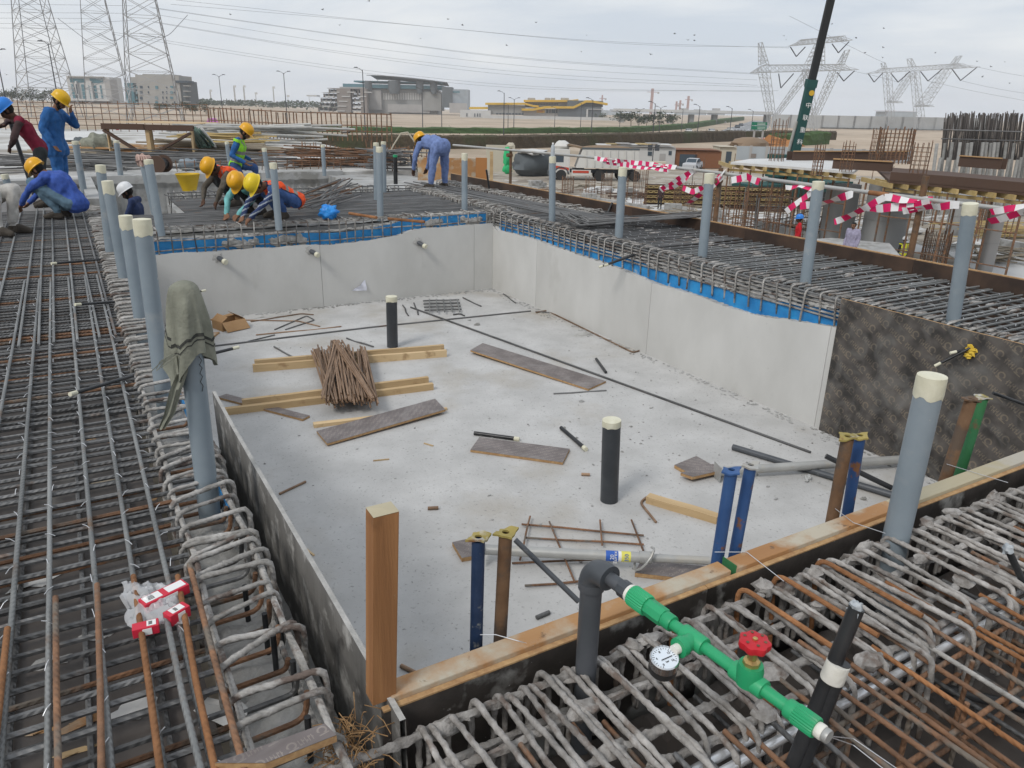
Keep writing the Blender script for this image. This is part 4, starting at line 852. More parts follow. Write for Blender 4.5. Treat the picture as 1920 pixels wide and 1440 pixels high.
# ---- pile of rods
for i in range(110):
    u = rnd.random(); a = PX(586+100*u+rnd.uniform(-3, 3), 662+rnd.uniform(-5, 5), FZ+.09); lay = i//20
    b = PX(608+100*(u*.85+.08+rnd.uniform(-.13, .13)), 760+rnd.uniform(-10, 6), FZ+.09)
    if i > 94: a = PX(628+rnd.uniform(-12, 14), 652, FZ+.09); b = PX((610 if i % 2 else 700)+rnd.uniform(-6, 8), 764+rnd.uniform(-8, 5), FZ+.09)
    z = .006+.017*lay; tag(bar('steel_rod', None, a+V((0, 0, z+rnd.uniform(0, .01))), b+V((0, 0, z+rnd.uniform(0, .01))), .0095, 'rodbrown', 7), 'thin brown rod in the pile laid across two pairs of timbers', 'rod', 'pile of brown rods')
# ---- loose rods on the floor
def rod(label, pts, r=.010, mat='steel', z=FZ, group='loose rods on the pool floor', cream=False):
    P = [PX(*p, z+r) for p in pts]
    if len(P) == 2: o = bar('steel_rod', None, P[0], P[1], r, mat, 8, wig=.01)
    else: m_ = MB(); m_.tube(rcorner(P, .05, 3), r, 8); o = m_.build('steel_rod', mat, loc=tuple(P[0]), smooth=True)
    return tag(o, label, 'rod', group)
rod('very long rod running diagonally across the pool floor', ((770, 576), (1520, 848)), .012)
rod('long twisted rod lying parallel to the far wall', ((390, 650), (700, 613), (995, 583)), .011)
rod('hooked long rod lying along the foot of right wall', ((1005, 586), (1025, 582), (1187, 661), (1200, 657)), .011, 'rodbrown')
rod('second hooked rod end near the foot of right wall', ((1004, 584), (1030, 586)), .010)
rod('short dark rod pointing at the long plywood board end', ((1118, 673), (1136, 698)), .018, 'tube_black')
rod('thin short rod in front of the long plywood board', ((1038, 738), (1137, 732)), .008)
rod('short rod left of the rod pile', ((514, 650), (550, 670)), .011)
rod('short rod beside the left plywood form', ((524, 926), (573, 903)), .010, 'rodbrown')
rod('tiny rod stub in the open floor behind wooden post', ((802, 953), (822, 952)), .014, 'rodbrown')
rod('tiny rod stub left of the nearer black drain pipe', ((1090, 889), (1106, 890)), .013, 'rodbrown')
rod('tiny rod stub in front of the capping by brown prop', ((1006, 1158), (1030, 1148)), .014)
rod('short rod left of the small bar grid', ((755, 572), (766, 592)), .010); rod('short upright looking rod beside the small bar grid', ((776, 568), (784, 590)), .010)
rod('short rod right of the small bar grid', ((868, 558), (902, 574)), .011); rod('short rod near the far right floor corner', ((944, 551), (967, 568)), .011)
rod('small bent rod in front of the small bar grid', ((850, 590), (862, 588), (871, 592)), .011); rod('rod behind the rod pile by the rear drain pipe', ((650, 634), (700, 650)), .011)
rod('bent rod end by the weathered split timber', ((1213, 932), (1200, 942), (1230, 979)), .010, 'rodbrown')
rod('rusty rod stub on the floor at foot of the wooden post', ((752, 1248), (780, 1262)), .012, 'rodbrown')
for i, q in enumerate((((470, 603), (565, 588), (588, 590)), ((515, 618), (575, 592), (590, 600), (535, 618)), ((480, 628), (640, 612)), ((465, 640), (515, 628)), ((392, 600), (460, 600), (560, 602), (600, 612)))):
    rod(['bent rod loop behind', 'long hairpin rod right of', 'straight rod in front of', 'short rod touching', 'curved rod running past'][i]+' the cardboard box', q, .009, 'steel' if i % 2 else 'rodbrown', group='rods by the cardboard box')
for i, (a, b) in enumerate((((889, 812), (970, 823)), ((1052, 802), (1097, 841)))):
    tube_thing('conduit_offcut', ['black conduit offcut behind the clean plywood board', 'black conduit offcut left of the nearer drain pipe'][i], PX(*a, FZ+.02), PX(*b, FZ+.02), .019, 'tube_black', endmat='tape_cream', group='conduit offcuts')
for i, (a, b) in enumerate((((795, 832), (812, 837)), ((700, 865), (730, 862)), ((575, 1030), (590, 1042)))): timber(['small wood splinter right of the printed board', 'thin wood splinter on the open floor', 'small wood splinter near left form'][i], a, b, .012, .01, group='wood splinters')
# small grid of bars
t = thing('bar_grid', 'small grid of tied bars lying near the far floor corner', 'bar grid', PX(793, 575, FZ))
o = PX(793, 575, FZ)
for k in range(4):
    y_ = 564+k*6; bar('bar', t, PX(793+k, y_, FZ+.03)-o, PX(861+k*1.5, y_-2, FZ+.03)-o, .013, 'steel')
for k in range(5): bar('bar', t, PX(805+k*13, 561, FZ+.05)-o, PX(806+k*14, 585, FZ+.05)-o, .010, 'steel_galv')
# big loose mesh in front of the elbow
t = thing('bar_grid', 'open rusty mesh of welded bars lying behind the elbow pipe', 'bar grid', PX(980, 1000, FZ)); o = PX(980, 1000, FZ)
for a, b in (((978, 983), (1207, 1004)), ((985, 1008), (1207, 1021)), ((960, 1056), (1160, 1048)), ((984, 1098), (1145, 1085))): bar('bar', t, PX(*a, FZ+.02)-o, PX(*b, FZ+.02)-o, .008, 'rust', 8)
for a, b in (((994, 968), (975, 1050)), ((1030, 978), (1078, 1092)), ((1125, 975), (1129, 1022)), ((1184, 975), (1206, 1032))): bar('bar', t, PX(*a, FZ+.034)-o, PX(*b, FZ+.034)-o, .007, 'rust', 8)
# cardboard box
c = PX(430, 614, FZ); t = thing('cardboard_box', 'open crushed cardboard box lying by the far end of left wall', 'box', c, R(20))
wx, wy, hz, th = .34, .26, .12, .006
for dx, dy, sx, sy, nm in ((0, -wy/2, wx, th, 'side'), (0, wy/2, wx, th, 'side'), (-wx/2, 0, th, wy, 'side'), (wx/2, 0, th, wy, 'side')):
    m_ = MB(); m_.box((dx, dy, hz/2), (sx, sy, hz)); m_.build(nm, 'cardboard', t)
m_ = MB(); m_.box((0, 0, .004), (wx, wy, .006)); m_.build('base', 'cardboard', t)
for s, ax in ((-1, 0), (1, 0), (-1, 1), (1, 1)):
    m_ = MB()
    if ax: m_.hexa([(-wx/2, s*wy/2, hz), (wx/2, s*wy/2, hz), (wx/2, s*(wy/2+.12), hz-.03*(s < 0)-.08*(s < 0)), (-wx/2, s*(wy/2+.12), hz-.03-.08*(s < 0)), (-wx/2, s*wy/2, hz+.004), (wx/2, s*wy/2, hz+.004), (wx/2, s*(wy/2+.12), hz+.004-.11*(s < 0)), (-wx/2, s*(wy/2+.12), hz-.026-.08*(s < 0))])
    else: m_.hexa([(s*wx/2, -wy/2, hz), (s*(wx/2-.09), -wy/2, hz+.06), (s*(wx/2-.09), wy/2, hz+.07), (s*wx/2, wy/2, hz), (s*wx/2, -wy/2, hz+.005), (s*(wx/2-.09), -wy/2, hz+.065), (s*(wx/2-.09), wy/2, hz+.075), (s*wx/2, wy/2, hz+.005)])
    m_.build('flap', 'cardboard', t)
# paper sheet leaning on far wall
m_ = MB(); p = [PXy(658, 545, Y1-.02), PXy(672, 538, Y1-.05), PXy(685, 524, Y1-.02), PXy(688, 545, Y1-.03)]; k = 6
m_.grid([[p[0].lerp(p[1], i/k).lerp(p[3].lerp(p[2], i/k), j/k)+V((0, -.012*math.sin(i*1.1+j), 0)) for j in range(k+1)] for i in range(k+1)]); tag(m_.build('paper_sheet', 'paper', smooth=True), 'white crumpled paper sheet stuck on the far pool wall', 'paper')
# floor rubble
m_ = MB()
for i in range(230):
    if i % 3: a, b = PX(1180+rnd.gauss(0, 200), 760+rnd.gauss(0, 90), FZ), rnd.uniform(.004, .012)
    else: a, b = V((rnd.uniform(.8, 5.9), rnd.uniform(2, 11), FZ)), rnd.uniform(.003, .010)
    if not (.7 < a.x < 5.98 and 1.8 < a.y < 11.05): continue
    m_.blob(a+V((0, 0, b*.4)), b*rnd.uniform(.8, 1.6), b*rnd.uniform(.8, 1.6), b*.7, i, .5, 5, 4)
for i in range(330):
    yy = rnd.uniform(2, 11); m_.blob((X1-.03-abs(rnd.gauss(0, .07)), yy, FZ+.005), .012*rnd.uniform(.5, 1.5), .02, .006, i, .5, 5, 4)
    m_.blob((rnd.uniform(.6, 6), Y1-.02-abs(rnd.gauss(0, .06)), FZ+.005), .02, .012*rnd.uniform(.5, 1.5), .006, i, .5, 5, 4)
for px, py, s in ((1515, 897, .035), (1492, 880, .014), (1535, 905, .012), (1440, 912, .012), (1090, 752, .02), (895, 608, .03), (880, 600, .02), (1455, 935, .012), (1620, 935, .02), (1600, 900, .02)): m_.blob(PX(px, py, FZ+s*.4), s*1.4, s, s*.7, px, .6, 8, 6)
o = m_.build('floor_rubble', 'concrete_grey'); o['kind'] = 'stuff'; o['label'] = 'grey concrete crumbs scattered over the pool floor'; o['category'] = 'rubble'
# cement patches spilled
for i, (px, py, a, b) in enumerate(((1095, 627, .16, .06), (520, 592, .3, .06))):
    m_ = MB(); m_.blob(PX(px, py, FZ), a, b, .012, i, .6, 16, 6); tag(m_.build('cement_spill', 'concrete_rough', smooth=True), ['pale cement spill near the hooked rod', 'pale cement spill by the far wall behind box'][i], 'cement')

# ---- elbow pipe with the green test assembly
HD_ = V((math.sin(YAW), math.cos(YAW), 0)); pe = PX(1098, 1262, -.05); zt = PXy(1110, 1062, pe.y).z; t = thing('test_pipe', 'charcoal elbow pipe carrying a green test line with gauge and red valve', 'pipe', pe)
r0 = 20.5/ppm(pe+V((0, 0, .2)))
end = PX(1545, 1378, pe.z+zt+.0); ax0 = V((0, 0, zt-pe.z)); 
m_ = MB(); m_.tube([(0, 0, -.3), ax0-V((0, 0, .05))], r0, 22); m_.build('riser', 'pvc_charcoal', t, smooth=True)
zc = zt-pe.z+.0; E_ = PX(1540, 1372, zt); S_ = PX(1140, 1062, zt); dirh = V((E_.x-pe.x, E_.y-pe.y, 0)); dirn = dirh.normalized(); Lh = dirh.length
pts = [V((0, 0, zc-.06))]+[V((0, 0, zc-.055))+V((0, 0, .055))*math.sin(a)+dirn*(.055*(1-math.cos(a))) for a in np.linspace(0, math.pi/2, 9)]+[V((0, 0, zc))+dirn*.075]
m_ = MB(); m_.tube(pts, r0*1.16, 24); m_.build('elbow', 'pvc_charcoal', t, smooth=True, sharp=60)
m_ = MB(); m_.tube([V((0, 0, zc-.075)), V((0, 0, zc-.05))], r0*1.2, 24); m_.build('elbow_collar', 'pvc_charcoal', t, smooth=True)
C0 = V((0, 0, zc))
# positions along the horizontal run from pixel landmarks
def along(px, py):
    best = min(np.linspace(0, Lh*1.1, 400), key=lambda s: (lambda q: (q[0]-px)**2+(q[1]-py)**2)(project(pe+C0+dirn*s))); return best
def project(p):
    v = V(p)-EYE; w_ = v.dot(_fw); return 960+FPX*v.dot(_rt)/w_, 720-FPX*v.dot(_up)/w_
s1 = along(1190, 1105); s2 = along(1212, 1130); s3 = along(1250, 1155); sT = along(1305, 1195); sV = along(1410, 1265); sE = along(1500, 1340); sN = along(1545, 1378)
def run(name, a, b, r, mat, n=20, ribs=0):
    m_ = MB()
    if ribs:
        vs = []; q = dirn.to_track_quat('X', 'Z')
        for s in (a, a+.004, b-.004, b):
            for j in range(n*2): an = 6.2832*j/(n*2); rr = r*(1.0 if j % 2 else .93)*(1 if a < s < b else .93); vs.append(C0+dirn*s+q @ V((0, rr*math.cos(an), rr*math.sin(an))))
        k = n*2; m_.add(vs, [(i*k+j, i*k+(j+1) % k, (i+1)*k+(j+1) % k, (i+1)*k+j) for i in range(3) for j in range(k)]+[tuple(range(k-1, -1, -1)), tuple(3*k+j for j in range(k))])
    else: m_.tube([C0+dirn*a, C0+dirn*(a+.003), C0+dirn*(b-.003), C0+dirn*b], [r*.94, r, r, r*.94], n)
    return m_.build(name, mat, t, smooth=True, sharp=35)
run('reducer', .05, s1*.75, r0*.62, 'pvc_charcoal'); run('reducer_nut', s1*.75, s1-.008, r0*.78, 'pvc_charcoal', 8); run('thread_ring', s1-.008, s1+.004, r0*.80, 'tape_white')
run('union_nut', s1+.004, s2+.012, r0*.92, 'green_ppr', 26, 1); run('union_body', s2+.012, s3, r0*.78, 'green_ppr', 8); run('coupler', s3, s3+.03, r0*.68, 'green_ppr')
run('green_pipe', s3, sE, r0*.46, 'green_ppr')
run('tee_sleeve', sT-.035, sT+.035, r0*.72, 'green_ppr'); run('valve_sleeve', sV-.045, sV+.045, r0*.72, 'green_ppr'); run('end_union', sE-.01, sE+.045, r0*.76, 'green_ppr', 24, 1); run('end_coupler', sE-.03, sE, r0*.7, 'green_ppr'); run('end_thread', sE+.045, sE+.062, r0*.55, 'tape_white'); run('end_plug', sE+.062, sE+.075, r0*.5, 'galv')
sd = dirn.cross(V((0, 0, 1))).normalized(); sd = sd if (PXd(0, 0, 1) and sd.dot(V((-1, -1, 0))) > 0) else -sd
tt = C0+dirn*sT; m_ = MB(); m_.tube([tt, tt+sd*.055], r0*.66, 18); m_.tube([tt+sd*.04, tt+sd*.058], r0*.78, 18); m_.build('tee_branch', 'green_ppr', t, smooth=True, sharp=40)
m_ = MB(); m_.tube([tt+sd*.055, tt+sd*.075], r0*.4, 12); m_.build('gauge_thread', 'tape_white', t, smooth=True)
gc = tt+sd*.105+V((0, 0, -.01)); ga = (V((0, 0, 1))*.93-HD_*.2).normalized(); rg = 28/ppm(pe+gc)
m_ = MB(); m_.lathe([(rg*.9, -.045), (rg*.97, -.04), (rg*.97, -.015)], 30, gc, ga); g_ = m_.build('gauge_body', 'black_plastic', t, smooth=True, sharp=40)
m_ = MB(); m_.lathe([(rg, -.02), (rg, .004), (rg*.93, .007), (rg*.9, .001)], 30, gc, ga, capt=False); m_.build('bezel', 'chrome', g_, smooth=True, sharp=40)
m_ = MB(); m_.lathe([(rg*.91, 0), (rg*.91, .001)], 30, gc, ga); m_.build('dial', 'glassface', g_)
gq = V((0, 0, 1)).rotation_difference(ga)
for k in range(22):
    an = R(-45+270*k/21); d0 = gq @ V((math.cos(an), math.sin(an), 0)); m_ = MB(); m_.beam(gc+ga*.0018+d0*rg*(.66 if k % 3 == 0 else .73), gc+ga*.0018+d0*rg*.82, .0011, .0006, ga); m_.build('tick', 'black_plastic', g_)
for k, tx in enumerate(('0', '4', '8', '12', '16')):
    an = R(225-270*k/4); text_part(tx, g_, .0085, 'black_plastic', gc+ga*.0018+gq @ V((math.cos(an)*rg*.54, math.sin(an)*rg*.54, 0)), gq)
text_part('bar', g_, .007, 'black_plastic', gc+ga*.0018+gq @ V((0, -rg*.3, 0)), gq)
m_ = MB(); m_.beam(gc+ga*.003-gq @ V((rg*.3, rg*.05, 0)), gc+ga*.003+gq @ V((rg*.55, -rg*.1, 0)), .0022, .0008, ga); m_.build('needle', 'black_plastic', g_)
vv = C0+dirn*sV; m_ = MB(); m_.lathe([(r0*.9, -.01), (r0*.95, .03), (r0*.85, .045)], 20, vv); m_.build('valve_body', 'green_ppr', t, smooth=True, sharp=40)
m_ = MB(); m_.lathe([(r0*.62, .045), (r0*.6, .055), (r0*.35, .06), (r0*.3, .10)], 8, vv); m_.build('valve_stem', 'brass', t)
hc = vv+V((0, 0, .10)); rh = 29/ppm(pe+hc); m_ = MB(); n = 48; vs = []; fs = []
for rr, z in ((.55, -.008), (.92, -.006), (1.0, .002), (.97, .012), (.7, .017), (.3, .015)):
    for j in range(n): an = 6.2832*j/n; q = rh*rr*(1+(.07 if rr > .6 else 0)*math.cos(an*7)); vs.append(hc+V((q*math.cos(an), q*math.sin(an), z)))
for i in range(5):
    for j in range(n): fs.append((i*n+j, i*n+(j+1) % n, (i+1)*n+(j+1) % n, (i+1)*n+j))
fs += [tuple(range(n-1, -1, -1)), tuple(5*n+j for j in range(n))]; m_.add(vs, fs); hw = m_.build('handwheel', 'red_plastic', t, smooth=True, sharp=50)
for k in range(6):
    an = k*1.047; m_ = MB(); m_.lathe([(.004, 0), (.004, .0012)], 8, hc+V((rh*.66*math.cos(an), rh*.66*math.sin(an), .0165))); m_.build('dimple', 'rust_pipe', hw)
m_ = MB(); m_.lathe([(.006, 0), (.006, .004), (.003, .006)], 10, hc+V((0, 0, .015))); m_.build('centre_bolt', 'brass', hw)
for k in range(2):
    m_ = MB(); a = C0+dirn*(sE+.07); w0 = pe+a; m_.tube([a, PX(1600, 1385+12*k, .1)-pe, PX(1680, 1440+20*k, .05)-pe, PX(1740, 1520, 0)-pe], .0013, 5); m_.build('wire', 'galv_shiny', t)
# ---- black taped pipes standing in the near mat
a = PX(1500, 1425, -.05); b = PXy(1592, 1170, a.y+.0)
a = PX(1478, 1455, -.1); top = PXd(1606, 1140, depth(a)-.12); mid = a.lerp(top, .62)
t = thing('conduit_riser', 'black conduit riser with grey taped end among near rusty bars', 'pipe', a); m_ = MB(); m_.tube([V((0, 0, 0))-(top-a)*.3, top-a], 14.5/ppm(mid), 18); m_.build('tube', 'tube_black', t, smooth=True)
m_ = MB(); m_.blob((top-a)*.99, .017, .017, .025, 2, .5, 14, 10); m_.build('taped_end', 'tape_grey', t, smooth=True)
a2 = a+_rt*.022+V((0, 0, -.02)); top2 = PXd(1580, 1243, depth(a)-.09); t = thing('conduit_riser', 'shorter black conduit riser wrapped with cream tape', 'pipe', a2); m_ = MB(); m_.tube([-(top2-a2)*.3, top2-a2], 15/ppm(mid), 18); m_.build('tube', 'tube_black', t, smooth=True)
d = (top2-a2).normalized(); m_ = MB(); m_.tube([top2-a2-d*.055-_rt*.011, top2-a2-d*.05-_rt*.011, top2-a2+d*.0-_rt*.011], [.029, .031, .030], 20); m_.build('tape_wrap', 'tape_white', t, smooth=True, sharp=50)
a = PX(1925, 1105, -.05); b = PXd(1890, 1030, depth(a)-.02); t = thing('conduit_riser', 'bent black conduit riser at the right frame edge', 'pipe', a); m_ = MB(); m_.tube([PX(1960, 1200, -.1)-a, V((0, 0, 0)), (b-a)*.6, b-a], .013, 14); m_.build('tube', 'tube_black', t, smooth=True)
m_ = MB(); m_.blob(b-a, .018, .018, .02, 8, .5, 12, 8); m_.build('taped_end', 'tape_grey', t, smooth=True)
# ---- shiny conduits running through the near mat
for i, (p, q) in enumerate((((1200, 1500), (1930, 1098)), ((1240, 1512), (1940, 1118)))):
    a, b = PX(*p, -.092), PX(*q, -.092); m_ = MB(); m_.tube([V((0, 0, 0)), b-a], .0145, 14); t = thing('metal_conduit', ['rear', 'front'][i]+' shiny steel conduit running under the near rusty mat', 'conduit', a); m_.build('tube', 'galv_shiny', t, smooth=True)
for p, q, l in (((1560, 1090), (1770, 1230), 'upper'), ((1640, 1260), (1930, 1330), 'lower')):
    a, b = PX(*p, -.3), PX(*q, -.3); tube_thing('black_hose', l+' black hose lying beneath the near rusty mat', a, b, .02, 'tube_black')
for i, (p, q) in enumerate((((1130, 1345), (1290, 1440)), ((1590, 1150), (1690, 1090)), ((1200, 1345), (1240, 1315)))):
    a, b = PX(*p, -.26), PX(*q, -.26); m_ = MB(); m_.beam((0, 0, 0), b-a, .03, .01); t = tag(m_.build('spacer_strip', 'blue_dark', loc=tuple(a)), ['dark blue strip under the mat below elbow pipe', 'dark blue strip under the mat by conduit riser', 'tiny dark blue strip under the mat'][i], 'strip') if False else None
# ---- offcut and coir at the near corner
board('plywood offcut with raw edge lying at the bottom of left cage', ((405, 1445), (500, 1445), (632, 1392), (610, 1370)), z=.03, th=.022)
p = PX(655, 1405, -.06); m_ = MB()
for k in range(170):
    d = V((rnd.gauss(0, .035), rnd.gauss(0, .05), rnd.gauss(0, .02))); e = V((rnd.gauss(0, .04), rnd.gauss(0, .04), rnd.gauss(0, .02))); m_.tube([d, d+e*.5+V((0, 0, .012)), d+e], .0014, 4, caps=False)
tag(m_.build('coir_wad', 'fibre', loc=tuple(p), rot=(0, 0, 0)), 'tuft of brown coir fibre stuffed in the near left corner', 'fibre', kind='stuff')
# ---- red boxes in a plastic bag on the left mat
def carton(label, a, b, wd, ht, z, lab):
    pa, pb = PX(*a, z), PX(*b, z); d = pb-pa; L = d.length; rz = math.atan2(d.y, d.x); t = thing('product_box', label, 'box', pa, rz, 'red boxes in the plastic bag')
    m_ = MB(); m_.box((L/2, 0, ht/2), (L, wd, ht)); m_.build('box_body', 'redbox', t, bevel=.002)
    for x0, x1 in lab: m_ = MB(); m_.box((L*(x0+x1)/2, 0, ht+.001), (L*(x1-x0), wd*.72, .0016)); q = m_.build('label_panel', 'white_paint', t)
    m_ = MB(); m_.box((L*.55, -wd/2-.001, ht*.5), (L*.35, .0016, ht*.7)); m_.build('label_panel', 'white_paint', t)
    for k in range(4): m_ = MB(); m_.box((L*(lab[0][0]*.6+lab[0][1]*.4), -wd*.2+wd*.12*k, ht+.0024), (L*.14, .0022, .0008)); m_.build('print_line', 'black_plastic', t)
    return t
carton('pinkish red box with white panels under the plastic bag', (268, 1146), (350, 1106), .05, .035, .02, ((.05, .42), (.55, .95)))
carton('small red box with label lying on the rebar, left one', (250, 1192), (300, 1180), .038, .032, .02, ((.55, .9),))
carton('red box with white label leaning at the plastic bag, right one', (315, 1172), (352, 1150), .04, .04, .02, ((.2, .8),))
defm('film', (.75, .76, .78), (.85, .86, .88), 6, .2, .5, 12, alpha=.42, spec=.7)
m_ = MB(); c = PX(285, 1118, .05); k = 22; P = []
for i in range(k+1):
    row = []
    for j in range(k+1):
        u, v_ = i/k*2-1, j/k*2-1; rr = max(abs(u), abs(v_)); z = .035*(1-rr**2)+.025*mnoise.noise((u*3, v_*3, 1))+.012*mnoise.noise((u*8, v_*8, 5)); row.append(c+_rt*u*.10*(1+.2*mnoise.noise((v_*2, 0, 0)))+V((-.02, 1, 0))*v_*.13*(1+.25*mnoise.noise((u*2, 3, 0)))+V((0, 0, z-.03)))
    P.append(row)
m_.grid(P); tag(m_.build('plastic_bag', 'film', loc=tuple(c), smooth=True), 'crumpled clear plastic bag over red boxes on the left mat', 'bag')
# scraps on the plywood below the left mat
for i, (px, py, a, b, mt) in enumerate(((150, 1355, .07, .02, 'wood_cap'), (80, 1365, .05, .02, 'wood_cap'), (140, 1410, .06, .012, 'wood_pale'), (430, 1010, .06, .03, 'concrete_rough'), (180, 1190, .05, .03, 'concrete_rough'), (60, 1090, .09, .05, 'deckslab'), (130, 985, .06, .03, 'concrete_rough'), (200, 900, .07, .03, 'wood_grey'), (60, 850, .12, .02, 'concrete_rough'), (250, 1330, .07, .05, 'deckslab'), (420, 1330, .05, .08, 'deckslab'), (95, 1240, .06, .03, 'concrete_rough'), (300, 950, .05, .02, 'wood_pale'))):
    p = PX(px, py, -.137); m_ = MB(); m_.blob((0, 0, 0), a, b, .004, i, .6, 12, 4); tag(m_.build('scrap', mt, loc=tuple(p), rot=(0, 0, rnd.uniform(-.8, .8))), 'flat scrap of '+('wood' if 'wood' in mt else 'cement paper')+' under the left rebar mat', 'scrap', 'scraps under the left mat')
# ---- handrail with barrier tape along the upstand
RX = 7.98; t = thing('handrail', 'grey scaffold tube handrail along the brown upstand hung with barrier tape', 'railing')
TW = 1.3
pr_ = [PXx(px, py, RX) for px, py in ((850, 272), (1100, 294), (1330, 322), (1560, 352), (1800, 382), (1935, 398))]
m_ = MB(); m_.tube(pr_, .024, 12); m_.build('rail_tube', 'galv', t, smooth=True)
m_ = MB(); m_.tube([PXx(1630, 361, RX), PXx(1668, 366, RX)], .0275, 12); m_.build('coupler', 'rust_orange', t, smooth=True)
for px, r_ in ((958, .03), (1352, .035), (1737, .035)):
    q = PXx(px, 300, RX); top_ = PXx(px, {958: 278, 1352: 315, 1737: 330}[px], RX+.06); m_ = MB(); m_.tube([(top_.x, top_.y, -2.5), (top_.x, top_.y, top_.z)], r_, 10); m_.build('rail_post', 'rust_pipe', t, smooth=True)
    m_ = MB(); m_.tube([(RX-.03, top_.y, PXx(px, 300, RX).z*0+pr_[0].z*0+.7), (RX+.09, top_.y, .7)], .04, 10); m_.build('clamp', 'rust_pipe', t)
defm('tape_red', (.62, .01, .10), (.70, .02, .14), 3, .4, .1, 10); defm('tape_wht', (.74, .73, .73), (.80, .79, .79), 3, .4, .1, 10)
def tape(label, pts, wd=.06, tw=1.5, off=-.03):
    P = [PXx(a, b, RX+off) for a, b in pts]; P = subdiv(P, .03)
    m_ = MB(); n = len(P); sd0 = rnd.random()*10; rows = []
    for i, p in enumerate(P):
        a = tw*mnoise.noise((i*.06, sd0, 0))*1.5+.3; d = (P[min(i+1, n-1)]-P[max(i-1, 0)]).normalized(); up_ = V((0, 0, 1)); sd_ = d.cross(V((1, 0, 0))).normalized(); v2 = (sd_*math.cos(a)+V((1, 0, 0))*math.sin(a))*wd*TW/2
        p = p+V((.03*mnoise.noise((i*.1, sd0, 3)), 0, -.02*math.sin(math.pi*i/n)+.012*mnoise.noise((i*.2, sd0, 9)))); rows.append((p-v2, p+v2))
    for i in range(n-1):
        m_.cur = (i//3) % 2; m_.add([rows[i][0], rows[i][1], rows[i+1][1], rows[i+1][0]], [(0, 1, 2, 3)])
    return tag(m_.build('barrier_tape', ['tape_wht', 'tape_red'], smooth=True), label, 'tape', 'red and white barrier tape on handrail')
for i, (pts, w_) in enumerate(((((1115, 297), (1160, 300), (1215, 305), (1268, 314)), .055), (((1130, 302), (1190, 308), (1255, 317)), .07), (((1303, 320), (1275, 333), (1240, 357)), .07), (((1300, 326), (1262, 348), (1245, 352)), .05),
     (((1360, 320), (1345, 335), (1300, 358), (1280, 352)), .06), (((1355, 330), (1320, 358), (1286, 383)), .06), (((1372, 338), (1400, 328), (1425, 341)), .07), (((1472, 351), (1500, 346), (1524, 354)), .045), (((1523, 358), (1498, 374), (1474, 396)), .06),
     (((1600, 363), (1560, 374), (1500, 386)), .07), (((1660, 370), (1610, 394), (1565, 416)), .06), (((1658, 370), (1700, 371), (1746, 374)), .06), (((1745, 380), (1690, 385), (1625, 389)), .07), (((1800, 384), (1745, 384), (1693, 395)), .06), (((1930, 392), (1885, 404), (1855, 415)), .06), (((1925, 388), (1890, 388), (1857, 397)), .05))):
    tape(['wound barrier tape on the rail before the dump truck', 'lower wound barrier tape before the dump truck', 'hanging barrier tape tail right of the dump truck', 'short barrier tape tail right of the truck', 'barrier tape wound at the rusty post', 'barrier tape tail below the rusty post', 'barrier tape bow right of the rusty post', 'thin barrier tape strip left of second pipe',
          'barrier tape tail left of the second pipe', 'barrier tape streamer behind the second pipe', 'long barrier tape tail before the grey column', 'upper barrier tape strip before the grey column', 'middle barrier tape strip before the grey column', 'barrier tape strip left of the nearest grey pipe', 'lower barrier tape tail at right frame edge', 'upper barrier tape strip at right frame edge'][i], pts, w_)
# ---- things behind the far wall
p = PX(618, 408, .0); m_ = MB(); m_.blob(p+V((0, 0, .075)), .14, .11, .095, 5, .5, 20, 14, 3); defm('bag_blue', (.02, .20, .62), (.03, .3, .75), 8, .35, .6, 14); tag(m_.build('plastic_bag', 'bag_blue', smooth=True, sharp=0), 'bright blue plastic bag on the bars behind the far wall', 'bag')
tube_thing('clay_pipe', 'left length of reddish pipe lying on the far cage', PX(655, 400, .03), PX(706, 408, .03), .022, 'rust_orange'); tube_thing('clay_pipe', 'right length of reddish pipe lying on the far cage', PX(728, 410, .03), PX(796, 416, .03), .022, 'rust_orange')
p = PXy(354, 346, 19.2); t = thing('yellow_bucket', 'yellow rubber bucket hanging against the rear basin wall', 'bucket', p+V((0, 0, -.14))); m_ = MB(); m_.lathe([(.15, 0), (.26, .36), (.275, .37), (.275, .385)], 26, capt=False); m_.lathe([(.255, .38), (.14, .02)], 26, capb=False); defm('bucket', (.62, .40, .015), (.68, .46, .03), 5, .5); m_.build('bucket_body', 'bucket', t, smooth=True, sharp=40)
m_ = MB(); m_.tube([(.27*math.cos(a), .27*math.sin(a)*.3, .37+.12*math.sin(a)) for a in np.linspace(0, math.pi, 9)], .008, 6); m_.build('bucket_handle', 'galv', t, smooth=True)

# ================================================================ people
def cl(k, c, c2=None, **kw): defm(k, c, c2 or tuple(x*.72 for x in c), 14, .9, .6, 22, c3=tuple(x*.5 for x in c), c3scale=5, c3lo=.54, c3hi=.8, **kw)
cl('skin', (.17, .085, .05), (.22, .115, .07)); cl('skin_dark', (.07, .036, .022), (.10, .05, .032)); cl('hair', (.008, .007, .006)); cl('boot', (.06, .05, .04))
cl('blue_cloth', (.025, .12, .34)); cl('royal_cloth', (.05, .11, .42)); cl('pale_blue_cloth', (.17, .24, .47)); cl('denim', (.10, .17, .23)); cl('navy', (.03, .05, .13)); cl('black_cloth', (.018, .019, .022))
cl('teal_cloth', (.18, .47, .47)); cl('white_cloth', (.55, .53, .50)); cl('maroon', (.20, .012, .035)); cl('brown_cloth', (.06, .035, .035)); cl('olive', (.11, .095, .075)); cl('kurta', (.33, .31, .42)); cl('red_cloth', (.5, .01, .02)); cl('jean_blue', (.045, .10, .26)); cl('charcoal_cloth', (.035, .04, .042)); cl('stripe_white', (.33, .37, .42))
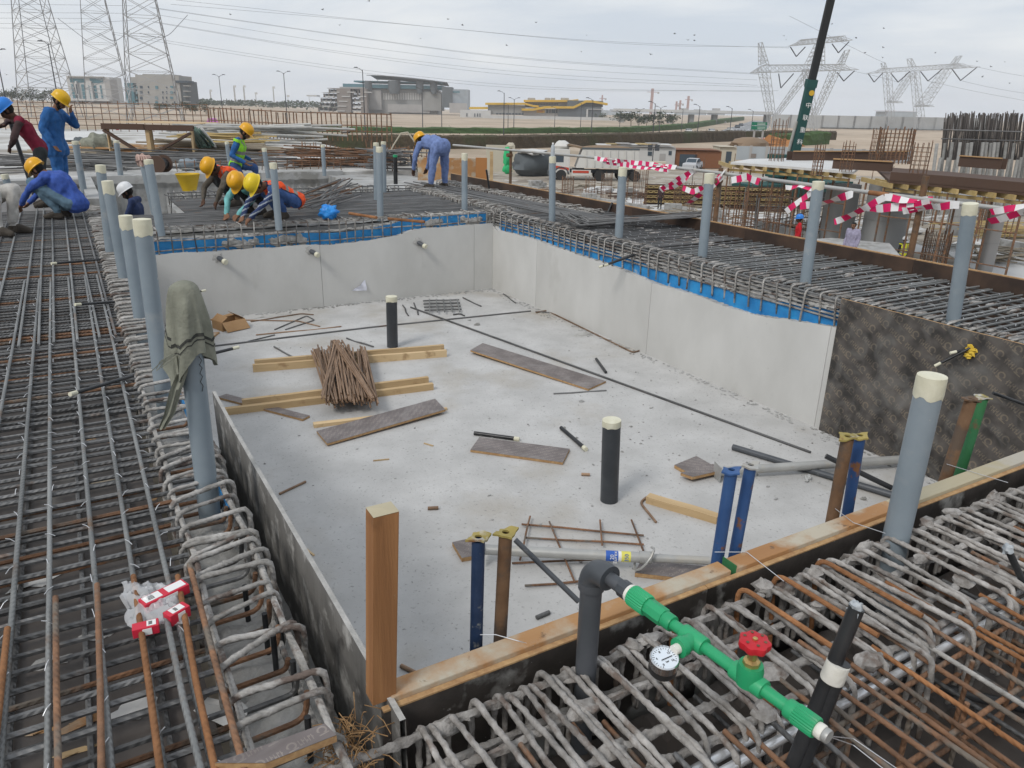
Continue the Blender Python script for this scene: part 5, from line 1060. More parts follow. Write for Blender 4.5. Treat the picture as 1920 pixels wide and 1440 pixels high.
cl('vest_orange', (.85, .10, .025)); cl('vest_green', (.30, .72, .04)); cl('vest_yellow', (.75, .75, .03)); cl('reflect', (.25, .24, .23))
for k, c in (('helm_yellow', (.72, .42, .01)), ('helm_amber', (.72, .36, .01)), ('helm_blue', (.02, .19, .62)), ('helm_white', (.72, .73, .74)), ('helm_lemon', (.75, .55, .02))): defm(k, c, tuple(x*.9 for x in c), 5, .35, .04, 30, c3=tuple(x*.6 for x in c), c3scale=14, c3lo=.66, c3hi=.74)

def capsule_mesh(bm, p0, r0, p1, r1, seg=10):
    p0, p1 = V(p0), V(p1); vs = []
    for p, r_ in ((p0, r0), (p1, r1)):
        for i in range(1, 6):
            th = math.pi*i/6
            for j in range(seg): ph = 2*math.pi*j/seg; vs.append(bm.verts.new(p+V((math.sin(th)*math.cos(ph), math.sin(th)*math.sin(ph), math.cos(th)))*r_))
        vs += [bm.verts.new(p+V((0, 0, r_))), bm.verts.new(p-V((0, 0, r_)))]
    res = bmesh.ops.convex_hull(bm, input=vs, use_existing_faces=False)
    junk = [g for g in res['geom_interior'] if isinstance(g, bmesh.types.BMVert)]
    if junk: bmesh.ops.delete(bm, geom=list(set(junk)), context='VERTS')

def person(label, base, rz, J, top, legs, helm=None, vest=None, skin='skin', scale=1.0, loose=1.0, vox=.0105, skirt=0, beard=False, stripes=False, sleeve=None, group=None, sash=False, shoe='boot', holds=None):
    J = {k: V(v) for k, v in J.items()}; caps = []
    def c(a, ra, b, rb, reg): caps.append((V(a), ra, V(b), rb, reg))
    pel, ch, nk, hd = J['pelvis'], J['chest'], J['neck'], J['head']
    xr = (J['sr']-J['sl']).normalized(); xh = (J['hr']-J['hl']).normalized()
    mid = (pel+ch)/2
    for s in (-1, 1):
        c(pel+xh*.055*s, .115*loose, mid+xr*.055*s, .105*loose, 'top'); c(mid+xr*.05*s, .11*loose, ch+xr*.08*s, .118*loose, 'top')
    c(J['sl'], .066, J['sr'], .066, 'top'); c(ch, .11, nk-(nk-ch).normalized()*.05, .06, 'top')
    c(nk-(nk-ch)*.2, .052, nk.lerp(hd, .6), .048, 'skin')
    fw_ = J['look'].normalized(); hr_ = xr-fw_*xr.dot(fw_); hr_.normalize(); hu = hr_.cross(fw_)
    c(hd+hu*.02-fw_*.025, .088, hd+hu*.015+fw_*.02, .085, 'hair'); c(hd+fw_*.025-hu*.02, .075, hd+fw_*.035-hu*.07, .052, 'beard' if beard else 'skin')
    c(hd+fw_*.05+hu*.01, .055, hd+fw_*.045-hu*.03, .055, 'skin'); c(hd+fw_*.105+hu*.005, .009, hd+fw_*.115-hu*.028, .013, 'skin')
    c(hd+fw_*.098-hu*.055-hr_*.02, .009, hd+fw_*.098-hu*.055+hr_*.02, .009, 'lip')
    for s in (-1, 1): c(hd+hr_*.088*s-fw_*.005+hu*.012, .018, hd+hr_*.086*s-hu*.022, .013, 'skin')
    for s, S, E, W in ((-1, 'sl', 'el', 'wl'), (1, 'sr', 'er', 'wr')):
        c(J[S], .062*loose, J[E], .046*loose, 'sleeve'); c(J[E], .046*loose, J[W], .034*loose, 'sleeve')
        d = (J[W]-J[E]).normalized()
        if 'd'+W in J: d = J['d'+W].normalized()
        n_ = d.orthogonal().normalized(); n_ = (xr-d*xr.dot(d)); n_ = n_.normalized() if n_.length > .2 else d.orthogonal().normalized(); up_ = d.cross(n_)
        pw = J[W]+d*.015; pm_ = J[W]+d*.085
        for k in (-1, 1): c(pw+n_*.014*k, .022, pm_+n_*.024*k, .016, 'skin')
        for k, (ln, of) in enumerate(((.062, -.033), (.078, -.011), (.073, .011), (.055, .033))):
            a = pm_+n_*of; b_ = a+d*ln*.55+up_*.010*-s; e = b_+d*ln*.3+up_*.028*-s; c(a, .0115, b_, .0105, 'skin'); c(b_, .0105, e, .0095, 'skin')
        a = pw+n_*-.03*s*1+d*.01; c(a, .013, a+d*.05-n_*.025*s, .012, 'skin'); c(a+d*.05-n_*.025*s, .012, a+d*.08-n_*.018*s, .010, 'skin')
    for H, K_, A, T in (('hl', 'kl', 'al', 'tl'), ('hr', 'kr', 'ar', 'tr')):
        c(J[H], .098*loose, J[K_], .066*loose, 'legs'); c(J[K_], .066*loose, J[A]+V((0, 0, .05)), .048*loose, 'legs')
        hl_ = J[A]-(J[T]-J[A])*.25; hl_.z = .045; tz = J[T].copy(); tz.z = .038; c(J[A]+V((0, 0, .0)), .045, hl_, .042, 'shoe'); c(hl_, .042, tz, .036, 'shoe'); c(J[A].lerp(tz, .4), .048, tz, .038, 'shoe')
    if skirt:
        kn = (J['kl']+J['kr'])/2; q = pel.lerp(V((kn.x, kn.y, kn.z)), skirt)
        for s in (-1, 1): c(pel+xh*.06*s, .12*loose, q+xh*.07*s, .13*loose, 'top')
    bm = bmesh.new()
    for a, ra, b, rb, reg in caps: capsule_mesh(bm, a, ra, b, rb)
    me = bpy.data.meshes.new('tmp'); bm.to_mesh(me); bm.free()
    tmp = bpy.data.objects.new('tmp', me); COL.objects.link(tmp); md = tmp.modifiers.new('r', 'REMESH'); md.mode = 'VOXEL'; md.voxel_size = vox
    sm = tmp.modifiers.new('s', 'SMOOTH'); sm.iterations = 3; sm.factor = .5
    bpy.context.view_layer.update(); dg = bpy.context.evaluated_depsgraph_get(); nm = bpy.data.meshes.new_from_object(tmp.evaluated_get(dg)); bpy.data.objects.remove(tmp); bpy.data.meshes.remove(me)
    nv = len(nm.vertices); co = np.zeros(nv*3, np.float32); nm.vertices.foreach_get('co', co); co = co.reshape(-1, 3)
    # cloth folds
    no = np.zeros(nv*3, np.float32); nm.vertices.foreach_get('normal', no); no = no.reshape(-1, 3)
    fc = np.array([p.center for p in nm.polygons]); dist = np.full(len(fc), 9.); reg = np.zeros(len(fc), int); names = []
    vd = np.full(nv, 9.); vreg = np.zeros(nv, int)
    for a, ra, b, rb, rg in caps:
        if rg not in names: names.append(rg)
        A, B_ = np.array(a), np.array(b); ab = B_-A; L2 = max((ab**2).sum(), 1e-9)
        for X, D, G in ((fc, dist, reg), (co, vd, vreg)):
            tt_ = np.clip(((X-A)@ab)/L2, 0, 1); dd = np.linalg.norm(X-A-tt_[:, None]*ab, axis=1)-(ra+(rb-ra)*tt_); k = dd < D; D[k] = dd[k]; G[k] = names.index(rg)
    soft = np.array([n in ('top', 'sleeve', 'legs') for n in names])[vreg]
    sdv = base[0]*3.1+base[1]; fold = np.array([mnoise.noise(V((float(p[0])*9+sdv, float(p[1])*9, float(p[2])*6)))+.5*mnoise.noise(V((float(p[0])*20, float(p[1])*20+sdv, float(p[2])*13))) for p in co]) if nv < 60000 else np.zeros(nv)
    co += no*(fold*.018*soft)[:, None]; nm.vertices.foreach_set('co', co.ravel())
    # hair only where a head would have it
    mats = {'top': top, 'sleeve': sleeve or top, 'legs': legs, 'skin': skin, 'lip': 'skin_dark', 'hair': 'hair', 'beard': 'hair', 'shoe': shoe}
    order = list(dict.fromkeys(mats[n] for n in names)); extra = 'stripe_white'
    if stripes: order.append(extra)
    for m_ in order: nm.materials.append(M[m_])
    idx = np.array([order.index(mats[n]) for n in names])[reg]
    hf = (fc-np.array(hd)); front = (hf@np.array(fw_) > .045) & (hf@np.array(hu) < .06); isH = np.array([n == 'hair' for n in names])[reg]
    idx[isH & front] = order.index(skin)
    if stripes:
        slv = np.array([n == 'sleeve' for n in names])[reg]; up_c = (fc@np.array((.35, .3, .9))); idx[slv & ((up_c*16) % 1 < .28)] = order.index(extra)
    nm.polygons.foreach_set('material_index', idx.astype(np.int32)); nm.polygons.foreach_set('use_smooth', [True]*len(nm.polygons)); nm.name = 'body'
    t = thing('person', label, 'person', base, rz, group); t.scale = (scale,)*3
    body = obj('body', nm, t)
    for s in (-1, 1):
        m_ = MB(); m_.blob(hd+fw_*.101+hu*.012+hr_*.03*s, .008, .006, .006, 1, 0, 8, 6); m_.build('eye', 'hair', t)
        m_ = MB(); m_.tube([hd+fw_*.103+hu*.03+hr_*.015*s, hd+fw_*.100+hu*.034+hr_*.045*s], .005, 6); m_.build('eyebrow', 'hair', t)
    if helm:
        m_ = MB(); n = 28; prof = [(1.0, 0), (1.0, .02), (.985, .05), (.92, .085), (.78, .112), (.55, .132), (.28, .142), (.04, .145)]; vs = []; hc_ = hd+hu*.045-fw_*.005
        for r_, z in prof:
            for j in range(n): a = 6.2832*j/n; vs.append(hc_+hr_*(r_*.118*math.cos(a))+fw_*(r_*.14*math.sin(a))+hu*z*(1+.05*(abs(math.cos(a)) < .25)*(z > .03)))
        brim = []
        for j in range(n): a = 6.2832*j/n; k = 1.08+.33*max(0, math.sin(a))**3; brim.append(hc_+hr_*(.118*1.07*math.cos(a))+fw_*(.14*k*math.sin(a))+hu*(-.008-.012*max(0, math.sin(a))))
        m_.add(brim+vs, [(i*n+j, i*n+(j+1) % n, (i+1)*n+(j+1) % n, (i+1)*n+j) for i in range(len(prof)) for j in range(n)]+[tuple(range(n-1, -1, -1))]); hm = m_.build('helmet', helm, t, smooth=True, sharp=55)
        m_ = MB(); m_.tube([hc_+fw_*(.135*math.cos(a))+hu*(.02+.128*math.sin(a)) for a in np.linspace(.25, math.pi-.25, 12)], .012, 6); m_.build('helmet_ridge', helm, hm, smooth=True)
        m_ = MB(); m_.lathe([(.02, 0), (.02, .002)], 12, hc_+hr_*.118*.9+hu*.05, (hr_+hu*.4).normalized()); m_.build('helmet_sticker', 'white_paint', hm)
    if vest:
        isT = np.array([n == 'top' for n in names])[reg] if not skirt else np.array([n == 'top' for n in names])[reg]
        ax = np.array((nk-pel).normalized()); hgt = (fc-np.array(pel))@ax; ln = (nk-pel).length; isT &= (hgt > -.10) & (hgt < ln-.03)
        shl = np.minimum(np.linalg.norm(fc-np.array(J['sl']), axis=1), np.linalg.norm(fc-np.array(J['sr']), axis=1)); isT &= shl > .055
        vs, fs, mi, mp_ = [], [], [], {}
        nm.vertices.foreach_get('normal', no.reshape(-1)); 
        for fi in np.nonzero(isT)[0]:
            p = nm.polygons[fi]; f = []
            for v_ in p.vertices:
                if v_ not in mp_: mp_[v_] = len(vs); vs.append(V(co[v_])+V(no[v_])*.012)
                f.append(mp_[v_])
            fs.append(tuple(f)); h_ = hgt[fi]/ln; lat = abs((fc[fi]-np.array(pel))@np.array(xr))
            mi.append(1 if (.12 < h_ < .26 or .42 < h_ < .54 or (h_ > .54 and .075 < lat < .115)) else 0)
        m_ = MB(); m_.v = [tuple(v_) for v_ in vs]; m_.f = fs; m_.mi = mi; m_.build('vest', [vest, 'reflect'], t, smooth=True, sharp=0)
    if sash:
        d = (nk-pel).normalized(); m_ = MB(); bk = -fw_; m_.tube([nk+hr_*.1*s+bk*0 for s in (1,)]+[ch+hr_*.14+fw_*.06, mid+hr_*.05+fw_*.13], .012, 6); m_.build('reflective_strap', 'vest_yellow', t)
    return t
def pose(**kw):
    d = dict(kw)
    return d
STAND = dict(pelvis=(0, 0, .93), chest=(0, .01, 1.27), neck=(0, .0, 1.46), head=(0, .03, 1.58), look=(0, 1, -.1), sl=(-.185, 0, 1.40), sr=(.185, 0, 1.40), el=(-.24, -.04, 1.12), er=(.24, -.04, 1.12), wl=(-.24, .06, .88), wr=(.24, .06, .88),
             hl=(-.09, 0, .90), hr=(.09, 0, .90), kl=(-.1, .03, .49), kr=(.1, .03, .49), al=(-.11, 0, .09), ar=(.11, 0, .09), tl=(-.13, .17, .04), tr=(.13, .17, .04))
SQUAT = dict(pelvis=(0, -.27, .24), chest=(0, .0, .48), neck=(0, .17, .60), head=(0, .27, .65), look=(0, .75, -.65), sl=(-.18, .08, .57), sr=(.18, .08, .57), el=(-.2, .36, .42), er=(.2, .36, .42), wl=(-.1, .50, .22), wr=(.12, .50, .22),
             hl=(-.1, -.22, .24), hr=(.1, -.22, .24), kl=(-.15, .22, .46), kr=(.15, .22, .46), al=(-.12, -.02, .09), ar=(.12, -.02, .09), tl=(-.15, .15, .04), tr=(.15, .15, .04))
def mod(P_, **kw): d = dict(P_); d.update(kw); return d
def Q_(px, py, D): d = ray(px, py); return EYE+d*(D/(d.x*math.sin(YAW)+d.y*math.cos(YAW)))
CAMF, RIGHT, LEFT, AWAY = R(150), R(-120), R(60), R(-30)
# man leaning on a pole at the left edge
b1 = PX(92, 388, 0); LEAN = mod(STAND, pelvis=(0, -.02, .90), chest=(.02, .13, 1.19), neck=(.03, .22, 1.34), head=(.04, .30, 1.43), look=(.1, .8, -.6), sl=(-.16, .18, 1.29), sr=(.2, .18, 1.3), el=(-.28, .30, 1.05), er=(.38, .30, 1.28), wl=(-.05, .36, .92), wr=(.14, .38, 1.22), hl=(-.09, -.02, .86), hr=(.09, -.02, .86), kl=(-.13, .08, .47), kr=(.12, .02, .47), tl=(-.16, .18, .04))
person('man in blue helmet and dark red vest bending over a pole at left edge', b1, R(95), LEAN, 'maroon', 'charcoal_cloth', 'helm_blue', sleeve='brown_cloth', skin='skin_dark')
a = PX(66, 372, .0); tube_thing('steel_tube', 'dark tube with yellow taped top held by the leaning man', a, PXd(14, 212, depth(b1)-.25), .032, 'pvc_charcoal', endmat='tape_yellow')
# standing man in blue coverall
b2 = PX(120, 368, 0); ST2 = mod(STAND, chest=(0, .05, 1.26), sl=(-.185, .08, 1.38), sr=(.185, .07, 1.38), head=(0, .19, 1.54), look=(0, .75, -.6), neck=(0, .11, 1.43), el=(-.2, .32, 1.16), wl=(-.05, .33, 1.36), dwl=(.3, .1, .6), er=(.25, -.05, 1.12), wr=(.26, .08, .87))
person('standing man in blue coverall and yellow helmet with hand at his mouth', b2, R(-110), ST2, 'blue_cloth', 'blue_cloth', 'helm_yellow', loose=1.34, skirt=.35, beard=True, scale=1.02)
# crouching man in royal blue
b3 = PX(116, 409, 0); person('crouching man in royal blue shirt and faded jeans on the left mat', b3, R(62), mod(SQUAT, pelvis=(0, -.27, .22), chest=(0, -.07, .55), neck=(0, .11, .67), head=(0, .22, .70), sl=(-.18, .02, .63), sr=(.18, .02, .63), el=(-.2, .3, .44), er=(.2, .3, .44), kl=(-.13, .27, .53), kr=(.13, .27, .53)), 'royal_cloth', 'denim', 'helm_amber', loose=1.2, scale=.94)
# squatting person in white at the edge
b4 = PX(18, 441, 0); person('squatting person in loose white trousers cut off by the left edge', b4, R(-125), mod(SQUAT, pelvis=(0, -.42, .36), hl=(-.1, -.38, .36), hr=(.1, -.38, .36), chest=(0, -.32, .68), neck=(0, -.2, .82), head=(0, -.12, .9), sl=(-.18, -.28, .78), sr=(.18, -.28, .78), kl=(-.15, .05, .52), kr=(.15, .03, .52), el=(-.25, -.3, .55), er=(.25, -.3, .55), wl=(-.2, -.1, .5), wr=(.2, -.1, .5)), 'white_cloth', 'white_cloth', loose=1.2, scale=1.05, skin='skin_dark')
# white helmet man in the basin
b5 = Q_(256, 400, 13.9); b5.z = -1.5; person('man in white helmet and dark jacket standing low in the rear basin', b5, R(70), mod(STAND, head=(0, .1, 1.54), look=(0, .8, -.5), neck=(0, .05, 1.44), el=(-.22, .12, 1.14), wl=(-.18, .32, 1.0), er=(.22, .12, 1.14), wr=(.18, .32, 1.0)), 'navy', 'charcoal_cloth', 'helm_white', skin='skin_dark', beard=True, sash=True)
# kneeling man in green vest
b6 = PX(452, 354, -.06); KN = mod(STAND, pelvis=(0, -.05, .47), chest=(0, .05, .80), neck=(0, .10, .98), head=(0, .18, 1.07), look=(0, .75, -.6), sl=(-.185, .05, .92), sr=(.185, .05, .92), el=(-.24, -.02, .66), er=(.26, -.06, .66), wl=(-.2, .2, .55), wr=(.22, .16, .52), hl=(-.09, -.05, .46), hr=(.09, -.05, .46), kl=(-.12, .30, .40), kr=(.12, .10, .07), al=(-.12, .28, .09), ar=(.12, -.34, .08), tl=(-.13, .44, .04), tr=(.12, -.22, .03))
person('kneeling man in green safety vest and yellow helmet looking right', b6, R(-112), KN, 'blue_cloth', 'jean_blue', 'helm_amber', 'vest_green', beard=True, scale=1.03)
# three men tying bars
DEEP = mod(SQUAT, pelvis=(0, -.28, .26), chest=(0, .03, .42), neck=(0, .20, .50), head=(0, .31, .50), look=(0, .45, -.9), sl=(-.18, .12, .46), sr=(.18, .12, .46), kl=(-.2, .18, .45), kr=(.2, .18, .45), el=(-.24, .34, .26), er=(.2, .36, .26), wl=(-.12, .50, .07), wr=(.1, .52, .07))
person('bending man in orange vest and olive sleeves behind the teal shirt man', PX(438, 386, 0), R(108), mod(DEEP, chest=(0, .03, .50), neck=(0, .2, .61), head=(0, .3, .62), sl=(-.18, .12, .57), sr=(.18, .12, .57), el=(-.25, .3, .32), er=(.24, .34, .3), wl=(-.16, .36, .12), wr=(.14, .44, .12)), 'vest_orange', 'charcoal_cloth', 'helm_amber', 'vest_orange', skin='skin_dark', sleeve='olive')
person('crouching man in teal shirt and amber helmet tying bars', PX(480, 402, 0), R(128), DEEP, 'teal_cloth', 'black_cloth', 'helm_amber', loose=1.05)
person('crouching man in striped shirt, orange vest and yellow helmet tying bars', PX(524, 410, 0), R(105), DEEP, 'navy', 'jean_blue', 'helm_lemon', 'vest_orange', stripes=True)
# bending man
b10 = PX(822, 353, 0); BND = mod(STAND, pelvis=(0, -.1, .86), chest=(0, .22, .92), neck=(0, .42, .90), head=(0, .53, .93), look=(0, .8, -.6), sl=(-.18, .36, .87), sr=(.18, .36, .87), el=(-.24, .44, .62), er=(.22, .46, .62), wl=(-.24, .50, .38), wr=(.16, .52, .38), hl=(-.11, -.08, .83), hr=(.11, -.08, .83), kl=(-.17, -.02, .48), kr=(.17, -.02, .48), al=(-.2, 0, .09), ar=(.2, 0, .09), tl=(-.22, .17, .04), tr=(.22, .17, .04))
person('man in pale blue coverall bent forward beside the far pool corner', b10, R(18), BND, 'pale_blue_cloth', 'pale_blue_cloth', 'helm_amber', loose=1.26, skirt=.12, skin='skin_dark')
# people on the lower ground at the right
def low(px, py, h, g=GZ): p = PX(px, py, g+h); return V((p.x, p.y, g))
TZ = -3.6; m_ = MB(); P = [PX(*q, TZ) for q in ((1455, 452), (1560, 446), (1668, 456), (1740, 540), (1480, 560))]; m_.prism([(p.x, p.y) for p in P][::-1], GZ, TZ); struct(m_.build('site_terrace', 'concrete_grey'))
person('man in red shirt and blue cap on the lower ground half behind a pipe', low(1502, 403, 1.74, TZ), R(40), STAND, 'red_cloth', 'charcoal_cloth', 'helm_blue', vox=.014, skin='skin_dark')
person('man in pale lilac kurta walking on the lower ground before grey column', low(1603, 416, 1.70, TZ), R(100), mod(STAND, er=(.25, -.1, 1.12)), 'kurta', 'kurta', skirt=1.0, loose=1.2, vox=.014)
person('worker in yellow vest and white helmet by rusty column on lower ground', low(1699, 444, 1.74), R(-30), STAND, 'black_cloth', 'jean_blue', 'helm_white', 'vest_yellow', vox=.014)
person('distant worker in dark clothes and white helmet right of the truck', low(1240, 349, 1.74), R(120), STAND, 'brown_cloth', 'black_cloth', 'helm_white', vox=.016)

# ================================================================ surroundings
HD = V((math.sin(YAW), math.cos(YAW), 0)); RT = V((math.cos(YAW), -math.sin(YAW), 0))
def Q(px, py, D): d = ray(px, py); return EYE+d*(D/d.dot(HD))
class PL:
    """a frontal building plane D metres ahead; l(px, py) gives the place's own x (right) and z (up from its base)"""
    def __init__(s, px, D, z=GZ): p = Q(px, 205, D); s.o = V((p.x, p.y, z)); s.D = D; s.rz = -YAW
    def l(s, px, py, dy=0): p = Q(px, py, s.D+dy)-s.o; return p.dot(RT), p.z
    def box(s, mb, x0, y0, x1, y1, d0=0.0, d1=8.0):
        a, zt = s.l(x0, y0); b, zb = s.l(x1, y1); mb.hexa([(a, d0, zb), (b, d0, zb), (b, d1, zb), (a, d1, zb), (a, d0, zt), (b, d0, zt), (b, d1, zt), (a, d1, zt)]); return mb
    def part(s, t, name, mat, x0, y0, x1, y1, d0=0.0, d1=8.0): return s.box(MB(), x0, y0, x1, y1, d0, d1).build(name, mat, t)
    def thing(s, name, label, cat, group=None): return thing(name, label, cat, s.o, s.rz, group)
def far(k, c, c2=None, **kw): defm(k, c, c2 or tuple(x*.85 for x in c), .15, .8, 0, **kw)
far('bld_white', (.52, .52, .51)); far('bld_grey', (.36, .35, .34)); far('bld_stone', (.33, .32, .30)); far('bld_brown', (.22, .19, .17)); far('bld_conc', (.28, .28, .27)); far('glass_teal', (.08, .19, .23)); far('glass_dark', (.05, .07, .09)); far('bld_slate', (.10, .115, .125)); far('yellow_roof', (.58, .36, .03)); far('bld_red', (.5, .06, .03)); far('pole_dark', (.06, .065, .075)); far('lattice', (.40, .41, .42)); far('crane_red', (.36, .21, .19)); far('wire_far', (.20, .21, .23))
far('panel_blue', (.36, .40, .43)); far('rusty_wall', (.20, .085, .04)); far('crane_green', (.015, .075, .07)); far('crane_black', (.02, .022, .024)); far('tyre', (.025, .025, .025)); far('truck_white', (.62, .61, .58)); far('cabin_cream', (.50, .46, .37)); far('sign_green', (.0, .16, .09)); far('earth', (.24, .17, .11)); far('orange_sheet', (.40, .18, .06)); far('car_silver', (.45, .46, .48)); far('white_sheet', (.62, .62, .61)); far('grey_col', (.30, .305, .305)); far('ply_brown', (.085, .05, .035))
# ---- raised sandy ground in the far left
m_ = MB(); P = []
for D in (230, 300, 380, 460, 540, 700, 1200, 2500):
    row = []
    for px in range(-500, 620, 60):
        p = Q(px, 190, D); k = max(0, min(1, (D-280)/240)); e = max(0, min(1, (600-px)/120)); row.append(V((p.x, p.y, GZ-.3+(4.6*k*k*(3-2*k))*e+.4*mnoise.noise((px*.01, D*.01, 0)))))
    P.append(row)
m_.grid([r_[::-1] for r_ in P]); struct(m_.build('sand_rise', 'sand', smooth=True))
# ---- roads
def strip(name, pts, mat, z=GZ+.02, th=.04):
    m_ = MB(); P = [PX(*p, z) for p in pts]; m_.prism([(p.x, p.y) for p in P], z-th, z); return struct(m_.build(name, mat))
strip('motorway', ((1290, 262), (1345, 247), (1412, 226), (1424, 226.3), (1446, 227), (1440, 240), (1400, 262)), 'asphalt')
strip('slip_road', ((1230, 240), (1300, 231), (1350, 223.5), (1362, 223.7), (1330, 233), (1280, 241)), 'asphalt')
for a, b in (((1370, 247), (1420, 227)), ((1395, 247), (1432, 227.2))):
    m_ = MB(); p, q = PX(*a, GZ+.03), PX(*b, GZ+.03)
    for k in range(12): u, v_ = p.lerp(q, k/12), p.lerp(q, (k+.5)/12); m_.beam(u, v_, .25, .004)
    struct(m_.build('lane_marking', 'white_paint'))
# ---- hedges
def hedge(name, label, pts, hpx, wd, mat, step=1.2, amp=.25):
    P = subdiv([PX(*p, GZ) for p in pts], step); m_ = MB(); rows = []; n = len(P); acc = 0
    for i, p in enumerate(P):
        d = (P[min(i+1, n-1)]-P[max(i-1, 0)]); d.z = 0; d.normalize(); sd = V((d.y, -d.x, 0)); f = i/(n-1); h = hpx[0]+(hpx[1]-hpx[0])*f; sc = ppm(p); h = h/sc; row = []
        prof = [(-.5, 0), (-.52, .2), (-.5, .4), (-.52, .6), (-.5, .8), (-.46, .94), (-.3, 1), (0, 1.02), (.3, 1), (.48, .9), (.5, .4), (.5, 0)]
        for j, (u, v_) in enumerate(prof): q = p+sd*(u*wd)+V((0, 0, v_*h)); a_ = amp*(v_ > .05); row.append(q+V((mnoise.noise(q*.9), mnoise.noise(q*.9+V((9, 0, 0))), mnoise.noise(q*.7+V((0, 5, 0)))*.7))*a_+V((mnoise.noise(q*3), mnoise.noise(q*3+V((4, 0, 0))), mnoise.noise(q*3+V((0, 7, 0))))) *a_*.5)
        rows.append(row)
    m_.grid(rows); m_.add(rows[0], [tuple(range(len(rows[0])))]); m_.add(rows[-1], [tuple(range(len(rows[0])-1, -1, -1))])
    # loose twigs and leaves standing out of the surface
    for i in range(min(5000, len(P)*30)):
        r_ = rnd.choice(rows); j = rnd.randrange(1, 9); q = r_[j]+V((rnd.gauss(0, .12), rnd.gauss(0, .12), rnd.gauss(0, .12))); a = V((rnd.gauss(0, .12), rnd.gauss(0, .12), rnd.gauss(0, .12))); b = V((rnd.gauss(0, .1), rnd.gauss(0, .1), rnd.gauss(0, .1))); m_.add([q, q+a, q+a*.5+b], [(0, 1, 2)])
    return tag(m_.build(name, mat), label, 'hedge')
hedge('hedge', 'long clipped brownish hedge running behind the dump truck', ((380, 259), (470, 268), (600, 278), (780, 279), (960, 278), (1200, 271), (1388, 264)), (27, 18), 2.6, 'hedge_brown', 1.0, .22)
hedge('hedge', 'short reddish brown hedge behind the green road sign', ((1404, 264), (1480, 262), (1560, 262)), (17, 15), 3, 'hedge_brown', 1.0, .25)
hedge('hedge', 'long low green hedge along the motorway beyond the brown hedge', ((520, 245), (700, 249), (950, 250.5), (1180, 248), (1290, 241), (1345, 232), (1392, 225.5)), (10, 6), 4, 'hedge_green', 2.5, .4)
hedge('hedge', 'green bushy hedge strip at the feet of the crane', ((1450, 272), (1500, 272), (1540, 270)), (20, 22), 4, 'hedge_green', 1.0, .6)
# ---- trees
def tree(label, px, py, hpx, wpx, D=None, group='far trees', mat='leaf_far', k=420, name='tree', z=None):
    p = PX(px, py, GZ) if D is None else V((*Q(px, 200, D).xy, GZ if z is None else z)); sc = ppm(V((p.x, p.y, CAMH))); h = hpx/sc; w_ = wpx/sc; t = thing(name, label, 'tree', p, rnd.random()*6, group); m_ = MB(); pts = [V((0, 0, 0)), V((.04*h, .02*h, h*.3)), V((.0, .03*h, h*.6))]
    m_.tube(pts, [h*.04, h*.03, h*.015], 7)
    for i in range(5): a = i*1.3; m_.tube([pts[1], pts[1]+V((math.cos(a)*w_*.15, math.sin(a)*w_*.15, h*.15)), pts[1]+V((math.cos(a)*w_*.33, math.sin(a)*w_*.33, h*.32))], [h*.018, h*.012, h*.005], 5)
    m_.build('trunk', 'wood_grey', t, smooth=True); m_ = MB(); cl_ = [(V((rnd.gauss(0, .2)*w_, rnd.gauss(0, .2)*w_, h*rnd.uniform(.42, .85))), w_*rnd.uniform(.14, .26)) for _ in range(9)]; ls = w_*.045
    for i in range(k):
        c, r_ = rnd.choice(cl_); d = V((rnd.gauss(0, 1), rnd.gauss(0, 1), rnd.gauss(0, .7))); d = d.normalized()*r_*rnd.random()**.33; q = c+d; q.z = max(q.z, h*.22); q.z = min(q.z, h)
        a = V((rnd.gauss(0, 1), rnd.gauss(0, 1), rnd.gauss(0, .6)))*ls; b = V((rnd.gauss(0, 1), rnd.gauss(0, 1), rnd.gauss(0, .6)))*ls; m_.add([q, q+a, q+a+b, q+b], [(0, 1, 2, 3)])
    m_.build('crown', mat, t); return t
for i, (px, py, h, w_) in enumerate(((1162, 232, 19, 30), (1183, 236, 25, 36), (1212, 238, 22, 34), (1240, 240, 28, 40), (1262, 238, 22, 28), (1196, 234, 18, 26))):
    tree(['small dark tree left of the tree group before the flyover', 'round dark tree second in the group before the flyover', 'dark tree in front of the tree group before the flyover', 'tallest dark tree of the group before the flyover', 'rightmost dark tree of the group before the flyover', 'low dark tree inside the group before the flyover'][i], px, py, h, w_)
tree('small tree at the right end of the yellow roofed building', 1128, 218, 14, 20, D=600)
for i, px in enumerate((4, 26, 44, 62, 82, 100)): tree(['leftmost bushy tree on the far left skyline', 'second bushy tree on the far left skyline', 'third bushy tree on the far left skyline', 'tree left of the first pylon leg', 'tree inside the first pylon base', 'tree right of the first pylon base'][i], px, 0, 26+6*(i % 2), 34, D=520, z=-2.2, group='trees on the far left skyline')
for i, px in enumerate((295, 312, 330, 347, 365, 385)): tree(['shrub at the foot of grey apartment block, '+n_ for n_ in ('leftmost', 'second from left', 'third from left', 'third from right', 'second from right', 'rightmost')][i], px, 0, 18+4*(i % 2), 26, D=380, z=-3.6, group='shrubs before the grey block', name='shrub')
m_ = MB()
for i in range(2600):
    px = rnd.uniform(340, 640); q = Q(px, 196+rnd.uniform(-2, 2), 900+rnd.uniform(-40, 40)); q.z = -1+rnd.uniform(0, 7.5)*(.7+.3*mnoise.noise((px*.03, 0, 0))); a = V((rnd.gauss(0, 1), rnd.gauss(0, 1), rnd.gauss(0, .6)))*1.3; b = V((rnd.gauss(0, 1), rnd.gauss(0, 1), rnd.gauss(0, .6)))*1.3; m_.add([q, q+a, q+a+b, q+b], [(0, 1, 2, 3)])
o = m_.build('distant_wood', 'leaf_far'); o['kind'] = 'stuff'; o['label'] = 'dark distant belt of trees on the skyline'; o['category'] = 'trees'
